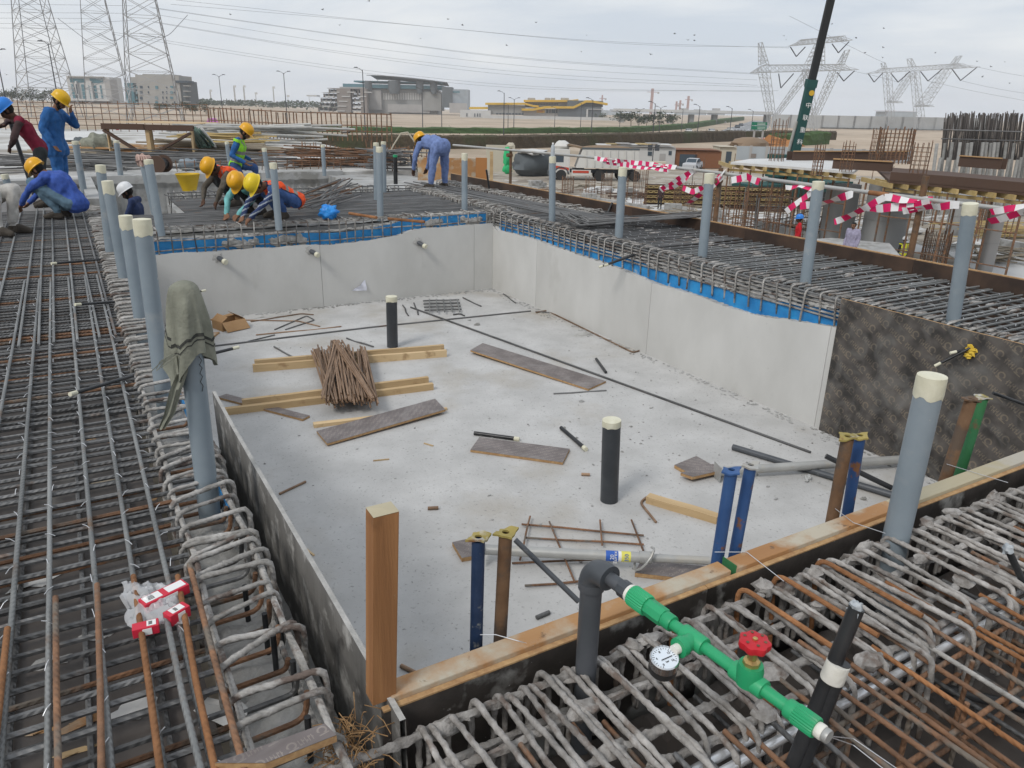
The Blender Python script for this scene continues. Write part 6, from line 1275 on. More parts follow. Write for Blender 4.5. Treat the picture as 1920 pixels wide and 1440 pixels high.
# ---- buildings
p_ = PL(165, 600, -1.4); t = p_.thing('apartment_block', 'white block with framed blue glazing on the far left', 'building')
p_.part(t, 'wall', 'bld_white', 124, 143, 213, 200, 0, 18); p_.part(t, 'roof_frame', 'bld_white', 126, 142, 196, 145, -2, 0); p_.part(t, 'side_wing', 'bld_grey', 196, 148, 214, 200, -1, 10); p_.part(t, 'balcony_base', 'bld_white', 130, 185, 210, 190, -4, 0); p_.part(t, 'ground_floor', 'bld_slate', 132, 190, 209, 196, -1, 0)
for x0, y0, x1, y1 in ((131, 147, 160, 155), (168, 147, 194, 156), (133, 158, 142, 184), (152, 158, 162, 186), (166, 160, 172, 186), (175, 160, 184, 184), (187, 160, 194, 185), (199, 160, 204, 178)):
    w_ = p_.part(t, 'window', 'glass_teal', x0, y0, x1, y1, -.3, .2)
    for k in range(1, 4): yy_ = y0+(y1-y0)*k/4; p_.part(w_, 'mullion', 'bld_white', x0, yy_-.3, x1, yy_+.3, -.5, -.3)
for x0, x1 in ((142.5, 151.5), (172.5, 174.5)): f_ = p_.part(t, 'frame_panel', 'bld_white', x0, 152, x1, 188, -2, -.1)
p_.part(t, 'window', 'glass_dark', 144.5, 158, 149.5, 176, -2.2, -2); p_.part(t, 'window', 'glass_dark', 144.5, 178, 149.5, 184, -2.2, -2)
p_ = PL(292, 560, -1.4); t = p_.thing('apartment_block', 'grey stone apartment block with dark windows behind the third pylon', 'building')
p_.part(t, 'wall', 'bld_stone', 253, 140, 342, 200, 0, 22); p_.part(t, 'glazed_wing', 'glass_teal', 230, 155, 252, 198, 2, 20); p_.part(t, 'upper_wing', 'bld_stone', 239, 144, 256, 156, 4, 18); p_.part(t, 'roof_wing', 'bld_stone', 262, 138, 320, 141, 4, 18); p_.part(t, 'end_bay', 'bld_slate', 335, 152, 355, 198, 1, 18); p_.part(t, 'end_canopy', 'glass_dark', 330, 151, 353, 156, -1, 10)
for r_, yy_ in enumerate((161, 171, 181, 190)):
    for c_, xx in enumerate((255, 262, 277, 291, 304, 311, 319, 326)):
        if (r_+c_) % 5 == 4: continue
        w_ = p_.part(t, 'window', 'glass_dark' if c_ % 3 else 'glass_teal', xx, yy_, xx+(6 if c_ in (1, 3, 6) else 3), yy_+(6 if c_ in (1, 3) else 4.5), -.25, .1); p_.part(w_, 'sill', 'bld_white', xx-.3, yy_+(6 if c_ in (1, 3) else 4.5), xx+(6.3 if c_ in (1, 3, 6) else 3.3), yy_+(6.6 if c_ in (1, 3) else 5.1), -.6, -.2)
for k in range(4): p_.part(t, 'balcony', 'bld_stone', 345, 160+k*10, 356, 162+k*10, -1.5, 2)
# grandstand under a sweeping roof
p_ = PL(745, 820); t = p_.thing('grandstand', 'huge grey and teal grandstand with a sweeping crescent roof', 'building')
p_.part(t, 'podium', 'bld_conc', 684, 166, 818, 216, 0, 60); p_.part(t, 'core', 'bld_grey', 687, 168, 717, 206, -4, 0); p_.part(t, 'mid_wall', 'bld_grey', 728, 195, 806, 212, -4, 0); p_.part(t, 'glazed_tier', 'glass_teal', 645, 157, 830, 168, -6, 50); p_.part(t, 'upper_tier', 'glass_teal', 664, 151, 828, 157.2, -2, 45); p_.part(t, 'right_core', 'bld_conc', 793, 172, 830, 208, -5, 20); p_.part(t, 'terrace', 'bld_grey', 640, 163, 690, 170, -8, 30)
for k in range(16): p_.part(t, 'window', 'bld_white', 718+k*4.6, 174, 721.5+k*4.6, 187, -.6, 0)
for k, (a_, b_) in enumerate(((686, 699), (730, 752), (782, 795), (808, 821))):
    m_ = MB(); x0, z0 = p_.l(a_, 176); x1, z1 = p_.l(b_, 152); m_.lathe([(abs(x1-x0)/2*.75, z0), (abs(x1-x0)/2, z0*.6+z1*.4), (abs(x1-x0)/2, z1)], 14, ((x0+x1)/2, -6, 0)); m_.build('stair_drum', 'bld_slate', t, smooth=True, sharp=40)
m_ = MB(); U, Lo = [], []
for k in range(25):
    f = k/24; px = 692+143*f; yt = 139.5+13.5*f**1.6; yb = yt+1.5+9*math.sin(math.pi*min(1, f*1.02))**.9*(.4+.6*f); x, zt = p_.l(px, yt); _, zb = p_.l(px, yb); U.append((x, zt, zb))
m_.grid([[(x, 45, zt-3) for x, zt, zb in U], [(x, 20, zt) for x, zt, zb in U], [(x, -14, zt-1) for x, zt, zb in U], [(x, -14, zt-1.6) for x, zt, zb in U], [(x, 5, zb) for x, zt, zb in U], [(x, 45, zt-3.5) for x, zt, zb in U]]); m_.build('crescent_roof', 'bld_slate', t, smooth=True, sharp=50)
for k in range(5): p_.part(t, 'roof_column', 'bld_white', 705+k*22, 147, 706+k*22, 156, 8, 9)
p_ = PL(642, 800); t = p_.thing('unfinished_building', 'brown unfinished concrete frame building left of the grandstand', 'building')
for k, (x0, x1, yt) in enumerate(((594, 690, 200), (597, 690, 191), (599, 689, 182), (604, 689, 173), (614, 688, 165))):
    p_.part(t, 'floor_slab', 'bld_brown', x0, yt, x1, yt+2.2, -2, 24)
    for j in range(int((x1-x0)/9)): p_.part(t, 'column', 'bld_brown', x0+2+j*9, yt+2.2, x0+4.5+j*9, yt+9.5, 0, 3)
    p_.part(t, 'back_wall', 'glass_dark', x0+2, yt+2.2, x1-2, yt+9.5, 8, 10)
    for j in range(3): p_.part(t, 'balcony', 'bld_white', x0+8+j*30, yt+7, x0+24+j*30, yt+9, -4, -2)
for a_, b_ in ((632, 660), (676, 690)): p_.part(t, 'stair_tower', 'bld_brown', a_, 166, b_, 212, -3, 6)
p_.part(t, 'canopy', 'bld_white', 577, 178, 596, 181, -5, 8); p_.part(t, 'canopy_post', 'bld_white', 579, 181, 581, 206, 0, 1)
p_ = PL(861, 800); t = p_.thing('office_block', 'pale glass office block with slanted end right of grandstand', 'building'); m_ = MB(); a, zt = p_.l(848, 167); b, zb = p_.l(877, 212); c_, _ = p_.l(872, 200)
m_.prism([(a, 0), (b, 6), (b, 40), (a, 40)], zb, zt); m_.build('glass_body', 'panel_blue', t); p_.part(t, 'dark_face', 'bld_slate', 829, 163, 848, 202, -2, 20); p_.part(t, 'window_band', 'glass_teal', 849, 171, 862, 174, -.4, 0); p_.part(t, 'base', 'bld_grey', 843, 193, 876, 212, -3, 0)
p_ = PL(935, 640); t = p_.thing('white_building', 'low white flat building in front of yellow roofed depot', 'building'); p_.part(t, 'wall', 'bld_white', 865, 206, 921, 221, -14, 0)
for xx, y0 in ((876.5, 212), (891, 212.5), (896, 212.5), (900.5, 212.5)): p_.part(t, 'window', 'bld_slate', xx, y0, xx+2, y0+6, -14.3, -14)
p_ = PL(1030, 640); t = p_.thing('depot', 'dark glass depot building with bent yellow roof bands', 'building')
p_.part(t, 'left_wall', 'bld_conc', 915, 196, 985, 216, 0, 40); p_.part(t, 'main_wall', 'bld_grey', 982, 203, 1047, 220, -2, 40); p_.part(t, 'glass_hall', 'bld_slate', 1047, 199, 1126, 220, -4, 40); p_.part(t, 'upper_floor', 'bld_conc', 985, 189, 1100, 204, 6, 40); p_.part(t, 'grey_gable', 'bld_slate', 1064, 188, 1130, 201, -1, 38)
def band(pts, d, wpx=3.6):
    m_ = MB(); U = [(p_.l(a, b), p_.l(a, b+wpx)) for a, b in pts]; m_.grid([[(u[0], d, u[1]) for u, v_ in U], [(u[0], d, v_[1]) for u, v_ in U]][::-1]); m_.grid([[(u[0], d+14, u[1]+.3) for u, v_ in U], [(u[0], d, u[1]) for u, v_ in U]][::-1]); m_.grid([[(v_[0], d, v_[1]) for u, v_ in U], [(v_[0], d+14, v_[1]) for u, v_ in U]][::-1]); return m_.build('yellow_roof_band', 'yellow_roof', t)
band([(910, 193), (985, 193), (1000, 197), (1010, 198)], -3); band([(982, 187.5), (1075, 187.5), (1085, 186)], 2); band([(978, 203.5), (1000, 203.5), (1022, 199.5), (1075, 199.5), (1098, 188.5), (1110, 188.5), (1138, 193.5)], -6, 4); band([(880, 201), (915, 201)], -2, 4)
for xx, w_ in ((1024, 4), (1030, 2), (1034, 6), (1042, 3)): p_.part(t, 'window', 'glass_dark', xx, 205, xx+w_, 212, -2.3, -2)
for k in range(16): p_.part(t, 'window', 'glass_dark', 1000+k*3, 193.5, 1001.5+k*3, 197, 5.7, 6)
for k in range(9): p_.part(t, 'window', 'glass_dark', 930+k*6, 212, 934.5+k*6, 215, -.3, 0)
for x0, x1 in ((990, 1004), (1023, 1033), (1035, 1042), (1054, 1068)): p_.part(t, 'roof_unit', 'bld_grey', x0, 183, x1, 188, 10, 20)
for a_ in ((1099, 204, 1101, 220), (1099, 204, 1128, 205.6)): p_.part(t, 'portal_frame', 'bld_white', *a_, -5, -4)
p_.part(t, 'sign_board', 'yellow_roof', 1006, 206.5, 1021, 211.5, -2.4, -2); x_, z_ = p_.l(1013.5, 209); text_part('DHL', t, 2.0, 'bld_red', (x_, -2.5, z_), (R(90), 0, 0), extrude=.02)
p_ = PL(1000, 560); t = p_.thing('boundary_wall', 'long low white boundary wall across the sand before the depot', 'wall')
for k in range(12): p_.part(t, 'wall_panel', 'bld_white', 905+k*21.3, 215.5+k*.45, 926.2+k*21.3, 222+k*.4, 0, .4)
# flyover, retaining wall, far cranes
p_ = PL(1300, 520); t = p_.thing('flyover', 'grey concrete flyover crossing behind the motorway', 'bridge')
p_.part(t, 'deck', 'bld_grey', 1150, 209.5, 1450, 214.5, 0, 14); p_.part(t, 'parapet', 'bld_white', 1150, 208, 1450, 209.5, -.4, 0)
for k in (1165, 1210, 1256, 1296, 1340, 1440): p_.part(t, 'pier', 'bld_conc', k, 214.5, k+6, 236, 3, 9)
p_ = PL(1600, 440); t = p_.thing('retaining_wall', 'large pale grey panelled retaining wall right of the crane', 'wall')
for k in range(14): p_.part(t, 'wall_panel', 'panel_pale', 1452+k*30, 214.5+k*.55, 1481.9+k*30, 240+k*.5, 0, 3) if 'panel_pale' in M else (far('panel_pale', (.42, .43, .43)), p_.part(t, 'wall_panel', 'panel_pale', 1452+k*30, 214.5+k*.55, 1481.9+k*30, 240+k*.5, 0, 3))
p_.part(t, 'dark_base', 'bld_slate', 1540, 239, 1900, 246, -1, 0)
for i, (px, yt, yb, jl) in enumerate(((1222, 166, 214, 14), (1290, 180, 212, 9), (1275, 188, 212, 7), (1268, 190, 212, 5), (1129, 178, 200, 8))):
    p_ = PL(px, 1500); t = p_.thing('tower_crane', ['tall red tower crane above the trees', 'red tower crane over the flyover', 'small tower crane left of the flyover crane', 'smallest tower crane over the flyover', 'tiny tower crane above the depot roof end'][i], 'crane', 'far tower cranes')
    p_.part(t, 'mast', 'crane_red', px-.7, yt, px+.7, yb, 0, 1); p_.part(t, 'jib', 'crane_red', px-jl*.6, yt+6, px+jl, yt+7.4, 0, 1); p_.part(t, 'counterweight', 'bld_grey', px+jl-3, yt+6.5, px+jl, yt+10, -.3, 1.2)
p_ = PL(1715, 900); t = p_.thing('distant_building', 'blue distant building with cranes seen over the retaining wall', 'building'); p_.part(t, 'block', 'panel_blue', 1665, 209, 1717, 222, 0, 30); p_.part(t, 'roof_edge', 'crane_red', 1660, 207.5, 1719, 209, -1, 30)
for i, px in enumerate((1125, 1150, 1285, 1310, 1345)): p_ = PL(px, 1300); t = p_.thing('distant_building', ['low hazy block right of the depot', 'low hazy block behind the trees', 'low hazy block behind the flyover', 'hazy block with flat top over the flyover', 'rightmost hazy block over the flyover'][i], 'building', 'hazy skyline blocks'); p_.part(t, 'block', 'panel_blue', px-10, 206+(i % 3), px+14, 216, 0, 30); p_.part(t, 'upper_block', 'bld_grey', px-4, 203+(i % 2)*2, px+6, 208, 2, 20)
# road sign
p_ = PL(1425, 190); t = p_.thing('road_sign', 'green motorway sign with white lettering beside the road', 'sign'); p_.part(t, 'sign_panel', 'sign_green', 1410, 228.5, 1438, 235.5, 0, .15); p_.part(t, 'sign_panel', 'sign_green', 1409, 236, 1437, 243.5, 0, .15); p_.part(t, 'post', 'bld_grey', 1414, 243, 1415, 262, .2, .4); p_.part(t, 'post', 'bld_grey', 1430, 243, 1431, 262, .2, .4)
for yy_ in (230.3, 233.0, 238.0, 241.0): p_.part(t, 'lettering', 'white_paint', 1420, yy_, 1435, yy_+1.0, -.03, 0)
# ---- street lamps
def lamp(label, px, yt, yb, D, double=False, left=True, k=1.0):
    p_ = PL(px, D); t = p_.thing('street_lamp', label, 'street lamp', 'street lamps along the road'); x, zt = p_.l(px, yt); m_ = MB(); s = FPX/D; h = zt
    m_.tube([(0, 0, 0), (0, 0, h*.5), (0, 0, h)], [.14, .11, .08], 8); m_.build('pole', 'pole_dark', t, smooth=True)
    for sg in ((-1, 1) if double else ((-1,) if left else (1,))):
        m_ = MB(); m_.tube([(0, 0, h-.3), (sg*.5, 0, h+.2), (sg*1.5*k, 0, h+.45)], .05, 6); a = m_.build('arm', 'pole_dark', t, smooth=True)
        m_ = MB(); m_.hexa([(sg*1.4*k-.45, -.16, h+.36), (sg*1.4*k+.45, -.16, h+.36), (sg*1.4*k+.45, .16, h+.36), (sg*1.4*k-.45, .16, h+.36), (sg*1.4*k-.3, -.1, h+.54), (sg*1.4*k+.3, -.1, h+.54), (sg*1.4*k+.3, .1, h+.54), (sg*1.4*k-.3, .1, h+.54)]); m_.build('lamp_head', 'pole_dark', a)
for i, a in enumerate(((14, 97, 0, 150, True), (112, 82, 0, 150, False), (417, 143, 0, 230, True, False), (537, 137, 0, 210, True), (683, 131, 0, 170, False), (792, 168, 0, 240, False), (828, 175, 0, 260, False), (945, 174, 0, 210, False), (953, 196, 0, 300, False), (964, 186, 0, 250, True), (1041, 202, 0, 330, False), (1090, 194, 0, 330, False), (1111, 187, 0, 200, False), (1228, 194, 0, 200, False), (1239, 202, 0, 260, True), (1281, 205, 0, 300, False), (1312, 199, 0, 220, False), (1373, 203, 0, 230, False), (1413, 208, 0, 260, False), (1164, 210, 0, 320, False), (1200, 206, 0, 300, True))):
    lamp('street lamp '+['with two heads at the left edge', 'leaning over the standing man in blue', 'right of the grey apartment block', 'with two heads left of the unfinished building', 'standing tall before the grandstand core', 'slender before the grandstand middle', 'slender before the grandstand right end', 'tallest before the low white building', 'small and thin before the depot left wall', 'with two heads before the depot', 'thin before the depot middle', 'thin before the depot glass hall', 'before the white portal of the depot', 'beneath the tall red tower crane', 'with two heads right of the red crane', 'thin left of the flyover piers', 'before the flyover middle', 'before the motorway by the flyover', 'above the green road sign', 'thin left of the dark trees', 'with two heads behind the dark trees'][i], a[0], a[1], a[2], a[3], a[4], a[5] if len(a) > 5 else True)
for i, px in enumerate((395, 440, 458, 480, 513, 540)):
    p_ = PL(px, 1100); t = p_.thing('floodlight_mast', ['leftmost', 'second', 'third', 'fourth', 'fifth', 'rightmost'][i]+' slim floodlight mast on the skyline from the left', 'light mast', 'floodlight masts'); y_ = (170, 162, 162, 175, 164, 180)[i]; p_.part(t, 'mast', 'bld_grey', px-.4, y_, px+.4, 196, 0, .6); p_.part(t, 'lamp_bank', 'bld_white', px-2.5, y_-2, px+2.5, y_+2, -.3, .8)
# ---- pylons
def strut(m_, a, b, r): m_.tube([a, b], r, 4, caps=False)
def lattice_leg(m_, A0, A1, B0, B1, n, r):   # two chords and zigzag between them
    A0, A1, B0, B1 = map(V, (A0, A1, B0, B1)); strut(m_, A0, A1, r*1.5); strut(m_, B0, B1, r*1.5)
    for k in range(n):
        a, b = k/n, (k+1)/n; strut(m_, A0.lerp(A1, a), B0.lerp(B1, b), r); strut(m_, B0.lerp(B1, a), A0.lerp(A1, b), r)
        if k: strut(m_, A0.lerp(A1, a), B0.lerp(B1, a), r*.8)
def tower(label, px, D, base, top, h, waist, rot=.3, r=.16):
    p = Q(px, 200, D); t = thing('pylon', label, 'pylon', (p.x, p.y, GZ), -YAW+rot, 'pylons on the left'); n = 9
    cs = [(-1, -1), (1, -1), (1, 1), (-1, 1)]; wz = h*.78
    for i in range(4):
        m_ = MB(); a, b = cs[i], cs[(i+1) % 4]
        lattice_leg(m_, (a[0]*base, a[1]*base, 0), (a[0]*waist, a[1]*waist, wz), (b[0]*base, b[1]*base, 0), (b[0]*waist, b[1]*waist, wz), n, r)
        lattice_leg(m_, (a[0]*waist, a[1]*waist, wz), (a[0]*top, a[1]*top, h), (b[0]*waist, b[1]*waist, wz), (b[0]*top, b[1]*top, h), 4, r)
        m_.build('lattice_face', 'lattice', t)
    for k, z in enumerate((wz, wz+6.5, wz+13)):
        for sg in (-1, 1):
            m_ = MB(); tip = V((sg*11.5, 0, z+.5))
            for yy_ in (-waist*.9, waist*.9): lattice_leg(m_, (sg*waist*.9, yy_, z), tip, (sg*waist*.9, yy_, z+2.4), tip+V((0, 0, .3)), 6, r*.75)
            for q in range(5): f = q/5; strut(m_, V((sg*waist*.9, -waist*.9, z)).lerp(tip, f), V((sg*waist*.9, waist*.9, z)).lerp(tip, f), r*.7)
            m_.build('cross_arm', 'lattice', t)
            m_ = MB(); m_.tube([tip, tip-V((0, 0, 2.8))], .16, 6); m_.build('insulator', 'pole_dark', t)
    return t
tower('nearest lattice pylon on the left standing before grey block', 290, 262, 8.2, 2.0, 62, 3.4, .35, .11)
tower('middle lattice pylon on the left standing behind white block', 205, 330, 9, 2.2, 66, 3.6, .5, .11)
tower('leftmost lattice pylon above the leaning man', 92, 330, 9.5, 2.4, 66, 4.4, .8, .12)
def portal(label, px, D, spec, grp='pylons on the right'):
    p_ = PL(px, D); t = p_.thing('pylon', label, 'pylon', grp)
    def L3(q, dy=0): x, z = p_.l(q[0], q[1]); return V((x, dy, z))
    for nm, A0, A1, B0, B1, n in spec:
        m_ = MB()
        for dy in (-2.2, 2.2): lattice_leg(m_, L3(A0, dy*.6), L3(A1, dy), L3(B0, dy*.6), L3(B1, dy), n, .085)
        a0, a1, b0, b1 = L3(A0), L3(A1), L3(B0), L3(B1)
        for k in range(n+1): f = k/n; d = V((0, 2.2*(.6+.4*f), 0)); strut(m_, a0.lerp(a1, f)-d, a0.lerp(a1, f)+d, .06); strut(m_, b0.lerp(b1, f)-d, b0.lerp(b1, f)+d, .06)
        m_.build(nm, 'lattice', t)
    return t, L3
t, L3 = portal('large lattice pylon behind the crane boom with wide cross arms', 1490, 300, [
    ('leg', (1448, 262), (1424, 130), (1458, 262), (1440, 132), 9), ('leg', (1452, 215), (1512, 130), (1460, 215), (1524, 130), 8), ('leg', (1522, 245), (1508, 130), (1530, 245), (1520, 130), 8), ('leg', (1524, 215), (1560, 132), (1534, 215), (1572, 132), 8),
    ('cross_arm', (1428, 136), (1605, 131), (1432, 122), (1580, 121), 12), ('arm_tip', (1408, 137), (1428, 136), (1409, 136), (1432, 122), 3), ('peak', (1424, 122), (1425, 80), (1440, 122), (1426, 80), 5), ('peak', (1570, 122), (1588, 94), (1580, 122), (1589, 94), 4),
    ('upper_body', (1510, 122), (1532, 82), (1544, 122), (1542, 82), 5), ('upper_arm', (1481, 86), (1594, 76), (1500, 75), (1580, 68), 12)])
for a, b in (((1460, 138), (1464, 165)), ((1488, 138), (1464, 165)), ((1482, 88), (1493, 106)), ((1510, 88), (1493, 106)), ((1560, 82), (1572, 99)), ((1592, 78), (1572, 99)), ((1570, 136), (1582, 152)), ((1602, 133), (1582, 152))): m_ = MB(); m_.tube([L3(a), L3(b)], .2, 5); m_.build('insulator', 'pole_dark', t)
t, L3 = portal('lattice pylon farther right with two waisted legs', 1740, 420, [
    ('leg', (1664, 232), (1658, 136), (1676, 232), (1668, 136), 8), ('leg', (1668, 190), (1704, 136), (1680, 190), (1716, 136), 7), ('leg', (1718, 240), (1710, 134), (1734, 240), (1720, 134), 9), ('leg', (1716, 200), (1770, 128), (1738, 200), (1784, 128), 8),
    ('waist', (1662, 193), (1690, 193), (1664, 190), (1688, 190), 3), ('waist', (1716, 200), (1748, 200), (1718, 197), (1746, 197), 3), ('cross_arm', (1626, 138), (1834, 126), (1650, 129), (1800, 119), 14), ('peak', (1656, 130), (1655, 118), (1662, 130), (1656, 118), 2), ('peak', (1706, 126), (1704, 110), (1716, 126), (1706, 110), 2), ('peak', (1782, 122), (1797, 105), (1790, 122), (1800, 105), 3)])
for a, b in (((1628, 138), (1639, 154)), ((1655, 137), (1639, 154)), ((1670, 137), (1684, 154)), ((1706, 134), (1684, 154)), ((1726, 134), (1740, 152)), ((1766, 130), (1740, 152)), ((1784, 128), (1801, 151)), ((1832, 126), (1801, 151))): m_ = MB(); m_.tube([L3(a), L3(b)], .25, 5); m_.build('insulator', 'pole_dark', t)
# overhead lines
lines = [((-40, 8), (130, 9), (250, 11)), ((-40, 24), (130, 24), (250, 25)), ((-40, 44), (150, 44), (250, 38)), ((280, 13), (640, 66), (960, 110), (1420, 138)), ((285, 15), (660, 70), (980, 114), (1430, 140)), ((285, 26), (640, 84), (1000, 128), (1420, 150)), ((285, 40), (620, 96), (1000, 140), (1420, 160)), ((290, 42), (640, 102), (1000, 148), (1440, 164)), ((210, 60), (640, 128), (1000, 166), (1450, 172)), ((210, 64), (640, 134), (1000, 171), (1460, 170)), ((320, 8), (700, 40), (1100, 78), (1480, 90)), ((330, 0), (760, 46), (1180, 86), (1482, 88)), ((1834, 126), (1880, 136), (1940, 146)), ((1801, 151), (1860, 165), (1940, 178)), ((1740, 152), (1830, 172), (1940, 192)), ((1602, 134), (1640, 142), (1684, 154)), ((1480, 30), (1640, 110), (1660, 118)), ((-40, 34), (120, 34), (190, 36)), ((-40, 52), (120, 54), (190, 56))]
for i, L in enumerate(lines):
    m_ = MB(); P = [Q(a, b, 270 if a < 400 else (290 if a < 1500 else 330)) for a, b in L]; K = []
    for k in range(len(P)-1):
        for j in range(10): K.append(P[k].lerp(P[k+1], j/10)-V((0, 0, 0)))
    K.append(P[-1]); K2 = [K[max(0, j-4):j+5] for j in range(len(K))]; K = [sum(q, V((0, 0, 0)))/len(q) for q in K2]; K[0] = P[0]; K[-1] = P[-1]
    m_.tube(K, .05, 4, caps=False); tag(m_.build('power_line', 'wire_far'), 'thin overhead power line strung between the pylons', 'power line', 'overhead lines')
for i, (a, b, c) in enumerate((((262, 62), (310, 74), (352, 28)), ((186, 62), (215, 80), (243, 58)), ((108, 34), (150, 66), (165, 78)))):
    P = [Q(*a, 262), Q(*b, 262), Q(*c, 262)]; m_ = MB(); m_.tube(rcorner([P[0], P[1], P[2]], 9, 8), .09, 5); tag(m_.build('jumper_cable', 'wire_far'), ['hanging jumper cable right of the nearest left pylon', 'hanging jumper cable right of the middle left pylon', 'hanging jumper cable right of the leftmost pylon'][i], 'power line')
# birds
mB = MB(); mB.blob((0, 0, 0), .28, .1, .1, 0, .0, 8, 6); mB.add([(.1, 0, .04), (-.12, 0, .04), (-.08, .32, .16), (.08, .34, .16), (-.1, .62, .08)], [(0, 1, 2, 3), (3, 2, 4)]); mB.add([(.1, 0, .04), (-.12, 0, .04), (-.08, -.32, .16), (.08, -.34, .16), (-.1, -.62, .08)], [(3, 2, 1, 0), (4, 2, 3)]); mB.add([(-.24, 0, 0), (-.42, .08, 0), (-.42, -.08, 0)], [(0, 1, 2)]); bm_ = mB.mesh('bird', 'black_cloth')
for i, (px, py) in enumerate(((605, 18), (637, 47), (692, 2), (789, 72), (840, 36), (867, 47), (950, 85), (1005, 42), (1090, 97), (1100, 66), (1220, 102), (1265, 63), (1302, 66), (1302, 76), (1290, 75), (1470, 67), (1474, 74), (1581, 76), (1560, 45), (1605, 71), (1622, 99), (1656, 89), (1655, 108), (1657, 53), (1832, 115), (1842, 144), (1754, 99), (1884, 116), (1893, 156), (1858, 125), (12, 140), (432, 27))):
    o = obj('bird', bm_, None, Q(px, py, 190+60*rnd.random()), (rnd.uniform(-.4, .4), rnd.uniform(-.3, .3), rnd.random()*6)); tag(o, 'small dark bird circling in the pale sky', 'bird', 'birds in the sky')

# ================================================================ lower site on the right
# ---- dump truck
pa = PX(1030, 338, GZ); pb = pa+RT*(165/ppm(pa)); d = pb-pa; TL = d.length; rz = math.atan2(d.y, d.x); t = thing('dump_truck', 'white tipper truck with red stripes parked beyond the brown upstand', 'truck', pa, rz); sc = TL/8.8
def S(*a): return tuple(x*sc for x in a)
WW = 2.5*sc
def tb(name, mat, x0, x1, z0, z1, y0=0, y1=None, par=None): m_ = MB(); y1 = WW if y1 is None else y1; m_.hexa([(x0*sc, y0, z0*sc), (x1*sc, y0, z0*sc), (x1*sc, y1, z0*sc), (x0*sc, y1, z0*sc), (x0*sc, y0, z1*sc), (x1*sc, y0, z1*sc), (x1*sc, y1, z1*sc), (x0*sc, y1, z1*sc)]); return m_.build(name, mat, par or t, bevel=.04 if name in ('cab',) else 0)
m_ = MB(); prof = [(0, .75), (0, 1.7), (.25, 2.75), (.5, 3.0), (1.95, 3.0), (2.0, .75)]; m_.add([(x*sc, 0, z*sc) for x, z in prof]+[(x*sc, WW, z*sc) for x, z in prof], [tuple(range(5, -1, -1))[::-1][::-1], tuple(range(6, 12))]+[(i, (i+1) % 6, 6+(i+1) % 6, 6+i) for i in range(6)]); cab = m_.build('cab', 'truck_white', t, bevel=.05)
m_ = MB(); m_.add([S(.35, -.01, 1.75), S(1.35, -.01, 1.75), S(1.35, -.01, 2.6), S(.5, -.01, 2.6)], [(0, 1, 2, 3)]); m_.build('side_window', 'glass_dark', cab); m_ = MB(); m_.hexa([S(-.02, .15, 1.75), S(.02, .15, 1.75), (.02*sc, WW-.15, 1.75*sc), (-.02*sc, WW-.15, 1.75*sc), S(.22, .15, 2.7), S(.26, .15, 2.7), (.26*sc, WW-.15, 2.7*sc), (.22*sc, WW-.15, 2.7*sc)]); m_.build('windscreen', 'glass_dark', cab)
m_ = MB(); m_.add([S(.1, -.02, 1.25), S(1.9, -.02, 1.0), S(1.9, -.02, 1.25), S(.1, -.02, 1.5)], [(0, 1, 2, 3)]); m_.build('red_stripe', 'bld_red', cab); m_ = MB(); m_.blob(S(1.2, 1.2, 3.25), .8*sc, 1.1*sc, .5*sc, 3, .15, 12, 8); m_.build('roof_deflector', 'truck_white', cab, smooth=True)
tb('bumper', 'bld_slate', -.12, .3, .45, .85); tb('chassis', 'pole_dark', .6, 8.6, .75, 1.05, .7*sc, 1.8*sc); tb('side_skirt', 'truck_white', 2.2, 4.1, .55, 1.05, .05, .3); sk = tb('fuel_tank', 'bld_grey', 2.4, 3.6, .6, 1.1, 2.1*sc, 2.5*sc); tb('red_stripe', 'bld_red', 2.3, 3.9, .75, .98, .02, .05)
m_ = MB(); q = [(2.6, 1.25), (3.2, 3.05), (8.7, 3.05), (8.9, 1.35), (8.3, 1.25)]; m_.add([(x*sc, -.02, z*sc) for x, z in q]+[(x*sc, WW+.02, z*sc) for x, z in q], [(0, 1, 2, 3, 4)[::-1][::-1], (9, 8, 7, 6, 5), (0, 5, 6, 1), (2, 7, 8, 3), (3, 8, 9, 4), (4, 9, 5, 0)]); bed = m_.build('tipper_body', 'truck_white', t)
for k in range(7): xx = 3.5+k*.78; m_ = MB(); m_.beam(S(xx+.12, -.08, 1.4), S(xx, -.08, 3.0), .12*sc, .1); m_.build('side_rib', 'truck_white', bed)
tb('top_rail', 'bld_slate', 3.1, 8.8, 3.03, 3.2, -.06, .14, bed); m_ = MB(); m_.add([S(1.75, 0, 3.35), S(3.3, 0, 3.0), (3.3*sc, WW, 3.0*sc), (1.75*sc, WW, 3.35*sc), S(1.75, 0, 3.5), S(3.3, 0, 3.2), (3.3*sc, WW, 3.2*sc), (1.75*sc, WW, 3.5*sc)], [(0, 1, 5, 4), (4, 5, 6, 7), (3, 2, 1, 0), (1, 2, 6, 5), (0, 4, 7, 3)]); m_.build('cab_guard', 'earth', bed)
m_ = MB(); m_.blob(S(5.8, 1.25, 2.95), 2.6*sc, 1.1*sc, .45*sc, 2, .35, 16, 8); m_.build('soil_load', 'earth', bed, smooth=True)
